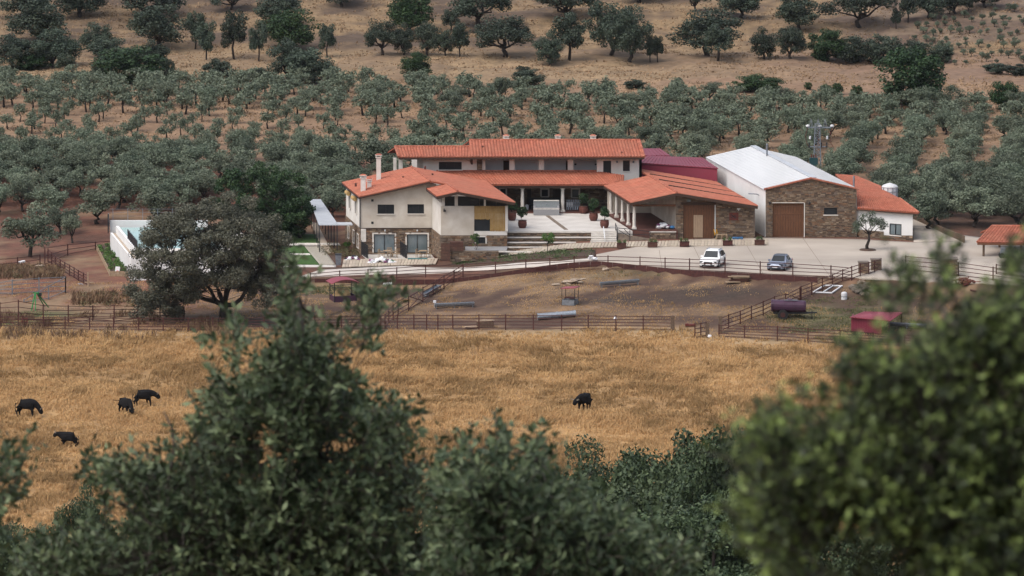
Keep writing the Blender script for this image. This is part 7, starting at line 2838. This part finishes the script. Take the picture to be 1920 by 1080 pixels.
for k in range(26):
    x = rb.uniform(270, 520)
    p = at(x, 545 + rb.uniform(-14, 14) - abs(x - 395) * .02, rb.uniform(-5, 5))
    if 370 < x < 470:
        continue
    bl.append((p.x, p.y, p.z, .6, .6, .55))
for k in range(70):
    b_ = bl[int(rb.integers(len(bl)))]
    src = mains[int(rb.integers(len(mains)))]
    limbs.append((wig(src[-1 - int(rb.integers(2))], (b_[0], b_[1], b_[2]), rb, 3, .08), [.07, .05, .035, .015]))
me = limb_mesh('trunk', limbs, 7)
me.transform(Matrix.Translation(-g))
BO.share('trunk', me, 'bark')
v, f, tt = blob_leaves(bl, 120000, .20, rb, .6, .5, .3, .8)
link('crown', np_mesh('crown', v - np.array(g), f, tt), 'leaf_oak_grey', BO.o)

# dark green tree on the lawn behind it
g = G_(563, 447)
BT = Thing('dark_green_tree', 'dense deep-green tree on the lawn between the broad oak and the pergola', 'tree', g)
rb = np.random.default_rng(405)
top = V(505, 395, g.y + .5)
limbs = [([g + Vector((0, 0, -.3)), V(561, 430, g.y), V(545, 412, g.y)], [.24, .2, .17])]
bl = []
for k in range(150):
    a, q = rb.uniform(0, 6.28), math.sqrt(rb.uniform(0, 1))
    x, y = 490 + math.cos(a) * 92 * q, 372 + math.sin(a) * 62 * q
    if k > 95:
        x, y = 545 + math.cos(a) * 44 * q, 405 + math.sin(a) * 34 * q
    p = V(x, y, g.y + rb.uniform(-1, 1) * 4.5 * math.sqrt(max(.02, 1 - q * q)))
    b = rb.uniform(.5, .95)
    bl.append((p.x, p.y, p.z, b, b, b * .8))
for k in range(30):
    b_ = bl[int(rb.integers(len(bl)))]
    limbs.append((wig(limbs[0][0][-1], (b_[0], b_[1], b_[2]), rb, 3, .06), [.10, .07, .04, .015]))
me = limb_mesh('trunk', limbs, 7)
me.transform(Matrix.Translation(-g))
BT.share('trunk', me, 'bark')
v, f, tt = blob_leaves(bl, 36000, .25, rb, .65, .5, .35, .8)
link('crown', np_mesh('crown', v - np.array(g), f, tt), 'leaf_green', BT.o)
# ================================================================== cars
def car(label, loc, rz, L, W, H, paint, suv, seed):
    t = Thing('parked_car', label, 'car', (0, 0, 0), 'cars parked in the yard')
    body = MB()
    # x: nose at +L/2; stations: x, floor, belt, top, half width at belt, half width at top
    h0, hb = .24, H * .56
    if suv:
        st = [(.50, .42, .62, .62, .74, .70), (.485, .26, hb * .90, hb * .90, .90, .84), (.40, h0, hb * .98, hb * .98, .97, .86), (.24, h0, hb, hb, 1.0, .84), (.08, h0, hb, H * .97, 1.0, .70),
              (-.05, h0, hb, H, 1.0, .72), (-.28, h0, hb * 1.02, H * .985, 1.0, .71), (-.44, h0, hb * 1.04, H * .90, .97, .66), (-.485, .30, hb * .98, hb * 1.0, .92, .80), (-.50, .40, hb * .8, hb * .8, .86, .8)]
    else:
        st = [(.50, .40, .58, .58, .72, .68), (.485, .24, hb * .84, hb * .84, .90, .84), (.40, h0 - .04, hb * .93, hb * .93, .97, .86), (.21, h0 - .04, hb, hb, 1.0, .82), (.04, h0 - .04, hb, H * .97, 1.0, .68),
              (-.07, h0 - .04, hb, H, 1.0, .70), (-.25, h0 - .04, hb * 1.02, H * .95, 1.0, .68), (-.38, h0 - .04, hb * 1.05, hb * 1.10, .97, .72), (-.485, .28, hb * 1.0, hb * 1.04, .92, .78), (-.50, .38, hb * .8, hb * .8, .86, .8)]
    rings = []
    for (x, zf, zb, zt, wb, wt) in st:
        X = x * L
        w = W / 2
        zm = lerp(zf, zb, .5)
        half = [(w * wb * .90, zf), (w * wb, zf + .12), (w * wb, zm), (w * wb * .985, zb), (w * wt, zt - .04), (w * wt * .88, zt)]
        rings.append([(X, y, z) for y, z in half] + [(X, -y, z) for y, z in reversed(half)])
    k0 = 0
    for r_ in rings:
        body.v += r_
    n = 12
    for i in range(len(rings) - 1):
        for j in range(n):
            j2 = (j + 1) % n
            body.f.append((i * n + j, i * n + j2, (i + 1) * n + j2, (i + 1) * n + j))
            body.t.append(None)
    body.f.append(tuple(range(n)))
    body.f.append(tuple((len(rings) - 1) * n + j for j in range(n - 1, -1, -1)))
    body.t += [None, None]
    bo = t.part('body', body, paint)
    bv = bo.modifiers.new('bevel', 'BEVEL')
    bv.width = .03
    bv.segments = 2
    bv.limit_method = 'ANGLE'
    bv.angle_limit = R(20)

    def P(i, j):
        return Vector(rings[i][j])

    def patch(i, k, ja, jb, u0=.06, u1=.94, v0=.08, v1=.90, o=.012):
        a, b, c, d = P(i, ja), P(k, ja), P(k, jb), P(i, jb)

        def q(u, v):
            return a * ((1 - u) * (1 - v)) + b * (u * (1 - v)) + c * (u * v) + d * ((1 - u) * v)
        pts = [q(u0, v0), q(u1, v0), q(u1, v1), q(u0, v1)]
        nrm = (pts[1] - pts[0]).cross(pts[3] - pts[0]).normalized()
        if nrm.dot(sum(pts, Vector()) / 4 - Vector((sum(pts, Vector()).x / 4, 0, .5))) < 0:
            nrm = -nrm
        return [p + nrm * o for p in pts], nrm

    def pane(nm, *a, **k):
        pts, nrm = patch(*a, **k)
        t.part(nm, MB().hexa([p - nrm * .02 for p in pts], pts), 'glass')
    pane('windscreen', 3, 4, 5, 6, u0=.10, u1=.94, v0=-.02, v1=1.02, o=.02)
    pane('rear_window', 7 if suv else 6, 8 if suv else 7, 5, 6, u0=.1, u1=.8, v0=.0, v1=1.0, o=.02)
    for ja, jb in ((3, 4), (8, 7)):
        pane('side_window', 4, 5, ja, jb, u0=.25, u1=.96, v0=.08, v1=.86)
        pane('side_window', 5, 6, ja, jb, u0=.04, u1=.94, v0=.08, v1=.86)
        if suv:
            pane('side_window', 6, 7, ja, jb, u0=.06, u1=.85, v0=.10, v1=.82)
    w = W / 2
    xN = L * .49
    t.part('grille', MB().box((L * .497, 0, .56 if suv else .52), (.07, W * .46, .26 if suv else .14)), 'frame_dark')
    t.part('lower_intake', MB().box((xN - .01, 0, .33), (.08, W * .66, .12)), 'frame_dark')
    t.part('number_plate', MB().box((L * .497 + .045, 0, .42), (.012, .50, .11)), 'plastic_white')
    for sy in (-1, 1):
        t.part('headlight', MB().box((L * .487, sy * w * .68, .69), (.11, .40, .12), sy * -.25), 'glass')
        t.part('wing_mirror', MB().box((L * .10, sy * (w + .09), hb + .09), (.14, .2, .15)), paint)
        t.part('tail_light', MB().box((-L * .485, sy * w * .78, hb * .86), (.08, .3, .16)), 'red_print')
        for sx, nm in ((.30, 'wheel'), (-.29, 'wheel')):
            rr = .36 if suv else .32
            wh = t.part('wheel', MB().tube([(L * sx, sy * (w - .20), rr), (L * sx, sy * (w + .012), rr)], [rr, rr], 20), 'tyre')
            mb = MB().tube([(L * sx, sy * (w - .10), rr), (L * sx, sy * (w + .02), rr)], [rr * .66, rr * .62], 16)
            t.part('rim', mb, 'galv', wh)
            t.part('wheel_arch', MB().tube([(L * sx + math.cos(a_) * (rr + .05), sy * (w - .005), rr + math.sin(a_) * (rr + .05)) for a_ in np.linspace(0.1, 3.04, 9)], .045, 5), 'frame_dark' if suv else paint)
        for i_, xx in enumerate((.06, -.14)):
            t.part('door_handle', MB().box((L * xx, sy * (w + .005), hb - .10), (.2, .03, .04)), paint)
        t.part('sill', MB().box((0, sy * w * .96, .27), (L * .44, .07, .10)), 'frame_dark')
        if suv:
            t.part('roof_rail', MB().bar((L * .02, sy * w * .66, H + .03), (-L * .36, sy * w * .64, H + .01), .05), 'galv')
    t.o.location = loc
    t.o.rotation_euler = (0, 0, rz)
    return t


M['car_white'] = mat('car_white', (.80, .80, .80), rough=.25, spec=.6)
M['car_blue'] = mat('car_blue', (.20, .23, .30), rough=.28, spec=.6, metal=.35)
g = G_(1334, 505)
c1 = car('white compact SUV with dark grille parked behind the rusty fence', (g.x + .2, g.y + 2.2, g.z + .07), -math.pi / 2 - R(14), 4.6, 1.95, 1.68, 'car_white', True, 1)
g = G_(1461, 510)
c2 = car('silver-blue saloon car with dark roof parked behind the rusty fence', (g.x + .15, g.y + 2.1, g.z + .07), -math.pi / 2 - R(16), 4.4, 1.84, 1.46, 'car_blue', False, 2)
rf = MB()
c2.part('roof_panel', MB().hexa([(.1, -.60, 1.415), (.1, .60, 1.415), (-.95, .58, 1.40), (-.95, -.58, 1.40)], [(.1, -.56, 1.455), (.1, .56, 1.455), (-1.0, .54, 1.43), (-1.0, -.54, 1.43)]), 'frame_dark')

# ================================================================== cattle
def skin_body(name, joints, edges, root, mat_, subdiv=2):
    me = bpy.data.meshes.new(name)
    me.from_pydata([j[0] for j in joints], edges, [])
    o = bpy.data.objects.new(name, me)
    COL.objects.link(o)
    md = o.modifiers.new('skin', 'SKIN')
    md.use_smooth_shade = True
    sv = me.skin_vertices[0].data
    for i, j in enumerate(joints):
        r = j[1]
        r = r * (1.2 if r > .22 else 1.2 if r > .12 else 1.15)
        if r > .22:
            me.vertices[i].co.z += .04
        sv[i].radius = (r * .95, r * 1.08)
        sv[i].use_root = (i == root)
    sb = o.modifiers.new('sub', 'SUBSURF')
    sb.levels = sb.render_levels = subdiv
    bpy.context.view_layer.update()
    dg = bpy.context.evaluated_depsgraph_get()
    out = bpy.data.meshes.new_from_object(o.evaluated_get(dg))
    bpy.data.objects.remove(o)
    bpy.data.meshes.remove(me)
    out.name = name
    out.polygons.foreach_set('use_smooth', [True] * len(out.polygons))
    out.materials.clear()
    out.materials.append(M[mat_])
    return out


def bull(label, px, py, rz, head='up', tail='down', s=1.0, turn=0.0, step=.1, horns=.34):
    """fighting bull: deep chest, narrow belly, hump, jointed legs; faces +x before turning"""
    g = G_(px, py)
    t = Thing('bull', label, 'bull', g, 'black cattle grazing in the golden field')
    J = [((-.10, 0, 1.06), .36),            # 0 middle
         ((-.55, 0, 1.12), .34),            # 1 loin
         ((-.86, 0, 1.10), .29),            # 2 rump
         ((.32, 0, 1.08), .40),             # 3 chest
         ((.60, 0, 1.22), .34)]             # 4 withers
    E = [(0, 1), (1, 2), (0, 3), (3, 4)]
    if head == 'graze':
        nk = [((.88, turn * .15, 1.08), .24), ((1.12, turn * .32, .78), .18), ((1.24, turn * .42, .56), .19), ((1.38, turn * .5, .22), .145)]
    elif head == 'low':
        nk = [((.90, turn * .2, 1.20), .25), ((1.14, turn * .42, 1.06), .19), ((1.28, turn * .55, 1.0), .20), ((1.54, turn * .72, .70), .145)]
    else:
        nk = [((.88, turn * .2, 1.34), .25), ((1.10, turn * .40, 1.38), .19), ((1.24, turn * .52, 1.36), .20), ((1.55, turn * .74, 1.12), .145)]
    b = len(J)
    J += nk
    E += [(4, b), (b, b + 1), (b + 1, b + 2), (b + 2, b + 3)]
    for sy in (-1, 1):
        k = len(J)
        d = step * sy
        J += [((-.74, sy * .17, .88), .21), ((-.66 + d, sy * .18, .68), .13), ((-.86 + d, sy * .18, .46), .075), ((-.80 + d, sy * .18, .16), .055), ((-.76 + d, sy * .18, .0), .07)]
        E += [(2, k), (k, k + 1), (k + 1, k + 2), (k + 2, k + 3), (k + 3, k + 4)]
        k = len(J)
        J += [((.44, sy * .19, .80), .18), ((.46 - d, sy * .19, .56), .10), ((.48 - d, sy * .19, .36), .068), ((.46 - d, sy * .19, .14), .05), ((.49 - d, sy * .19, .0), .065)]
        E += [(3, k), (k, k + 1), (k + 1, k + 2), (k + 2, k + 3), (k + 3, k + 4)]
    me = skin_body('body', J, E, 0, 'hide')
    body = t.share('body', me, None)
    pole = Vector(J[b + 2][0])
    fw = (Vector(J[b + 3][0]) - pole).normalized()
    side = fw.cross(Vector((0, 0, 1))).normalized()
    upv = (side.cross(fw).normalized() * .5 + Vector((0, 0, 1))).normalized()
    top = pole + upv * .12 - fw * .04
    for sy in (-1, 1):
        h = MB().tube([top + side * sy * .08, top + side * sy * .26 + upv * .05, top + side * sy * (horns + .04) + upv * .16 + fw * .08, top + side * sy * (horns - .02) + upv * .34 + fw * .14], [.05, .042, .028, .008], 7)
        t.share('horn', h.mesh('horn', smooth=True), 'horn')
        e = MB().tube([top + side * sy * .1 - upv * .05, top + side * sy * .24 - upv * .08, top + side * sy * .32 - upv * .12], [.03, .055, .01], 6)
        t.share('ear', e.mesh('ear', smooth=True), 'hide')
        ey = MB().blob(tuple(pole + fw * .10 + side * sy * .135 + upv * .05), .025, random.Random(1), 6, 4, 0)
        t.share('eye', ey.mesh('eye'), 'frame_dark')
    if tail == 'out':
        tp = [(-1.0, 0, 1.22), (-1.25, -.05, 1.26), (-1.6, -.1, 1.22), (-2.0, -.15, 1.20)]
    else:
        tp = [(-1.02, 0, 1.22), (-1.12, .02, 1.0), (-1.10, .04, .7), (-1.08, .05, .42)]
    t.share('tail', MB().tube(tp, [.045, .032, .026, .055], 6).mesh('tail', smooth=True), 'hide')
    t.o.rotation_euler = (0, 0, rz)
    t.o.scale = (s, s, s)


bull('black bull grazing with its head down, facing right at the far left of the field', 51, 781, R(-8), 'graze', 'down', 1.0, 0, .08)
bull('black bull walking right with level head and pale horns, uppermost of the left four', 270, 761, R(10), 'low', 'down', .93, -.1, .14)
bull('black bull seen from behind with its tail stretched out to the left', 236, 777, R(-52), 'graze', 'out', .92, -.3, .05, .3)
bull('black bull standing side-on with its head raised to the left, lowest in the field', 128, 839, R(176), 'up', 'down', .86, .1, .06, .28)
bull('lone black bull with long horns facing the camera in the middle of the field', 1095, 770, R(-122), 'low', 'down', .98, -.25, .08, .5)
# ================================================================== trees on the near slope
# oaks further down the slope, in focus enough to show their clumps
MIDV = []
for i in range(4):
    rng = np.random.default_rng(900 + i)
    limbs = [(wig((0, 0, -.05), (0, 0, .35), rng, 3, .05), [.035, .03, .026, .024])]
    bl = ellipsoid_blobs((0, 0, .62), (.43, .43, .40), 120, .095, rng, -.8, .4)
    for k in range(10):
        b = bl[int(rng.integers(len(bl)))]
        limbs.append((wig((0, 0, .34), b[:3], rng, 3, .07), [.02, .014, .009, .004]))
    v, f, tt = blob_leaves(bl, 46000, .020, rng, .6, .45, .35, .85)
    a, b = limb_mesh('trunk', limbs), np_mesh('crown', v, f, tt)
    a.materials.append(M['bark'])
    b.materials.append(M['leaf_mid'])
    MIDV.append((a, b))
MT = [(1250, 828, 300, 440, 'dense oak below the field, right of the blurred bush, its crown in clear focus'), (1390, 818, 290, 400, 'dense oak below the field at the left of the blurred bright tree'), (1110, 862, 310, 330, 'small dense oak at the field edge behind the blurred bush'),
      (1150, 930, 262, 460, 'lower dense oak between the two blurred trees at the bottom'), (1330, 940, 255, 460, 'lower dense oak beside the blurred bright tree at the bottom edge'),
      (850, 905, 330, 170, 'bright-leaved small oak glimpsed between the blurred trees'), (690, 960, 290, 300, 'oak hidden behind the blurred young oak in the bottom centre'), (960, 985, 270, 280, 'oak behind the blurred bush at the bottom centre'),
      (500, 985, 285, 300, 'oak behind the lower left part of the blurred young oak'), (300, 965, 300, 220, 'oak glimpsed behind the left arm of the blurred young oak'), (150, 930, 330, 150, 'small bright oak at the lower left field edge'),
      (40, 990, 300, 220, 'oak at the lower left corner below the field'), (1560, 980, 270, 320, 'oak behind the blurred bright tree at the lower right'), (1760, 960, 280, 330, 'oak hidden deepest behind the blurred bright tree'), (1930, 960, 290, 300, 'oak at the lower right corner behind the bright tree')]
for i, (px, pt, Y, w, lab) in enumerate(MT):
    top = V(px, pt, Y)
    z = gz(top.x, Y)
    h = (top.z - z) * 1.0
    w_ = w * Y / FPX
    plant('slope_oak', lab, 'tree', (top.x, Y, z), w_, h / .98, MIDV[i % 4])


# the blurred trees close to the camera
def near_tree(name, label, Y, trunk_px, regions, n_leaf, leaf, m, seed, depth, aspect=.40, limbs_n=26, gap=.0, trad=.07):
    """regions: (outline in photo pixels, number of sprigs); every sprig is a short twig set round with leaves"""
    rng = np.random.default_rng(seed)
    s = Y / FPX
    bx = V(trunk_px[0], trunk_px[1], Y)
    base = Vector((bx.x, Y, gz(bx.x, Y) - .05))
    T = Thing(name, label, 'tree', base)
    trunk_top = V(trunk_px[2], trunk_px[3], Y)
    tp = wig(base, trunk_top, rng, 8, .010)
    limbs = [(tp, list(np.linspace(trad, trad * .12, 9)))]
    P = []
    for poly, n in regions:
        xs, ys = [p[0] for p in poly], [p[1] for p in poly]
        k = 0
        while k < n:
            x, y = rng.uniform(min(xs), max(xs)), rng.uniform(min(ys), max(ys))
            m_ = 0 if n < 200 or rng.uniform() < (.07 if Y > 20 else .16) else (34 if Y > 20 else 42)
            if not (inside(poly, x - m_, y) and inside(poly, x + m_, y) and inside(poly, x, y - m_)) or wob(x * .03 + seed, y * .03) < gap + rng.uniform(-.3, .3) - (.5 if n == 1500 else 0):
                continue
            P.append((x + rng.normal() * (12 if Y > 20 else 19), y + rng.normal() * (12 if Y > 20 else 19), Y + rng.uniform(-depth, depth)))
            k += 1
    pts = np.array([tuple(V(*p)) for p in P])
    N = len(pts)
    # limbs reach out to some of the sprigs, the others hang on side shoots of these
    hubs = rng.choice(N, limbs_n, replace=False)
    for h in hubs:
        c = Vector(pts[h])
        k = min(range(len(tp)), key=lambda i: abs(tp[i].z - (c.z - .35 * (Vector((c.x, c.y)) - Vector((tp[i].x, tp[i].y))).length)))
        limbs.append((wig(tp[k], c, rng, 5, .05), [trad * q for q in (.22, .17, .12, .09, .06, .03)]))
    hp = pts[hubs]
    ax = pts - np.array(trunk_top)[None]
    ax[:, 2] *= .4
    ax /= np.linalg.norm(ax, axis=1, keepdims=True) + 1e-6
    ax = ax * .5 + rng.normal(size=(N, 3)) * .45 + np.array([0, 0, .75])
    ax /= np.linalg.norm(ax, axis=1, keepdims=True)
    L = leaf * rng.uniform(1.5, 3.6, (N, 1))
    near = hp[np.argmin(((pts[:, None] - hp[None]) ** 2).sum(-1), 1)]
    for i in range(N):
        a, tip = Vector(pts[i]), Vector(pts[i] + ax[i] * L[i])
        r = trad * .035
        if i % 3 == 0:
            limbs.append(([Vector(near[i]).lerp(a, .35), a, tip], [r * 1.2, r, r * .5]))
        else:
            limbs.append(([a - (tip - a) * .9, tip], [r, r * .5]))
    me = limb_mesh('trunk', limbs, 4)
    me.transform(Matrix.Translation(-base))
    T.share('trunk', me, 'bark_grey')
    K = N * n_leaf
    A = np.repeat(ax, n_leaf, 0)
    rad = np.cross(A, rand_dirs(K, rng))
    rad /= np.linalg.norm(rad, axis=1, keepdims=True) + 1e-9
    d = A * rng.uniform(.15, .9, (K, 1)) + rad * .8 + np.array([0, 0, .1])
    d /= np.linalg.norm(d, axis=1, keepdims=True)
    t = rng.uniform(-.5, 1.0, (K, 1))
    o0 = np.repeat(pts, n_leaf, 0) + A * np.repeat(L, n_leaf, 0) * t
    sz = leaf * rng.uniform(.65, 1.25, (K, 1))
    wv = np.cross(d, A + .5 * rng.normal(size=(K, 3)))
    wv /= np.linalg.norm(wv, axis=1, keepdims=True) + 1e-9
    nv = np.cross(d, wv)
    v = np.stack([o0, o0 + d * sz * .5 + wv * sz * aspect * .5 + nv * sz * .06, o0 + d * sz, o0 + d * sz * .5 - wv * sz * aspect * .5 + nv * sz * .06], 1).reshape(-1, 3)
    f = np.arange(K * 4).reshape(K, 4)
    # paler shoots and tips: yellow-green leaf colour, plus bright highlights painted into the tint
    sp = np.repeat(np.clip(rng.uniform(0, 1, N) * 2.4 - (1.4 if Y > 20 else 1.3), 0, 1), n_leaf)
    tt = np.clip(sp * .65 + np.clip(t[:, 0], 0, 1) * .35 * sp + rng.uniform(0, 1, K) ** 4 * .5, 0, 1)
    link('crown', np_mesh('crown', v - np.array(base), f, tt), m, T.o)
    print(name, K)
    return T


left_poly = [(528, 575), (540, 550), (565, 565), (590, 600), (625, 625), (655, 640), (645, 660), (645, 690), (690, 735), (745, 735), (790, 785), (795, 850), (815, 900), (800, 1000), (840, 1120), (40, 1130), (20, 1060), (90, 1010), (180, 1000), (150, 920), (165, 875),
             (240, 850), (330, 860), (365, 800), (380, 740), (400, 700), (425, 655), (470, 630), (500, 605)]
near_tree('young_holm_oak', 'out-of-focus young holm oak with a pointed top in the foreground left', 30.0, (590, 1080, 560, 560),
          [(left_poly, 3300), ([(655, 585), (690, 555), (740, 545), (735, 580), (690, 600)], 26), ([(515, 560), (520, 510), (560, 505), (565, 560)], 14), ([(640, 640), (690, 610), (700, 640), (660, 660)], 12), ([(395, 665), (410, 630), (470, 615), (440, 670)], 14)], 14, .056, 'leaf_near', 71, .8, .40, 34, -.32)
bush_poly = [(800, 900), (850, 860), (880, 850), (930, 850), (960, 870), (1000, 850), (1030, 850), (1050, 880), (1090, 910), (1100, 950), (1170, 960), (1200, 1000), (1260, 1010), (1300, 1060), (1300, 1130), (780, 1130), (830, 1000)]
near_tree('holm_oak_bush', 'out-of-focus holm oak bush at the bottom centre beside the pointed young oak', 27.0, (1060, 1120, 1010, 870),
          [(bush_poly, 1300), ([(905, 860), (915, 810), (940, 808), (950, 860)], 16), ([(1000, 860), (1005, 825), (1035, 815), (1035, 860)], 18), ([(860, 880), (850, 850), (890, 835), (890, 870)], 10)], 15, .055, 'leaf_near', 72, .7, .40, 22, -.36, .06)
near_tree('oak_branch_tree', 'out-of-focus oak twigs reaching in at the left edge of the field', 28.0, (-60, 1000, -30, 880), [([(-90, 880), (0, 850), (42, 855), (30, 900), (45, 945), (0, 960), (-30, 1060), (-120, 1060)], 120)], 14, .058, 'leaf_near', 73, .3, .40, 8, -.6, .05)
right_poly = [(1925, 535), (1880, 545), (1830, 580), (1790, 600), (1750, 640), (1700, 690), (1660, 655), (1600, 650), (1575, 690), (1600, 740), (1540, 770), (1490, 745), (1440, 765), (1400, 800), (1375, 850), (1400, 900), (1365, 940), (1375, 1000), (1410, 1050), (1420, 1140), (2160, 1140), (2120, 500)]
near_tree('bright_oak', 'strongly blurred bright-leaved oak filling the lower right foreground', 13.5, (1800, 1080, 1830, 620),
          [(right_poly, 3800), ([(1650, 540), (1680, 480), (1725, 505), (1795, 460), (1805, 520), (1770, 575), (1720, 575), (1680, 570)], 55), ([(1600, 670), (1640, 650), (1700, 690), (1740, 640), (1800, 600), (1850, 570), (1850, 650), (1700, 760), (1600, 740)], 150), ([(1480, 930), (1560, 860), (1940, 800), (2000, 1140), (1450, 1140)], 1500), ([(1890, 540), (1895, 470), (1930, 460), (1930, 540)], 30)], 14, .0235, 'leaf_near_yellow', 74, .42, .45, 40, -.18, .035)
# bare twig standing up at the left
s_ = Thing('bare_twig', 'thin bare twig rising out of the blurred young oak at the left', 'twig', V(330, 860, 29.5))
s_.part('stem', MB().tube([V(300, 1000, 29.5), V(310, 940, 29.5), V(327, 840, 29.5), V(322, 800, 29.5), V(307, 772, 29.5)], [.010, .009, .007, .006, .004], 6), 'bark_grey', smooth=True)

# ------------------------------------------------------------------ thin air between the camera and the far slope
hz = MB().hexa([(-1000, -200, -12), (1000, -200, -12), (1000, 2700, -12), (-1000, 2700, -12)], [(-1000, -200, 110), (1000, -200, 110), (1000, 2700, 110), (-1000, 2700, 110)])
hm = bpy.data.materials.new('haze_air')
hm.use_nodes = True
hn = hm.node_tree
for n in list(hn.nodes):
    if n.type == 'BSDF_PRINCIPLED':
        hn.nodes.remove(n)
pv = hn.nodes.new('ShaderNodeVolumePrincipled')
pv.inputs['Color'].default_value = (.86, .91, 1.0, 1)
pv.inputs['Density'].default_value = .00002
pv.inputs['Anisotropy'].default_value = 0.2
hn.links.new(pv.outputs[0], hn.nodes['Material Output'].inputs['Volume'])
o = struct('haze', hz.mesh('haze'), hm, 'stuff', 'thin blue haze over the valley')
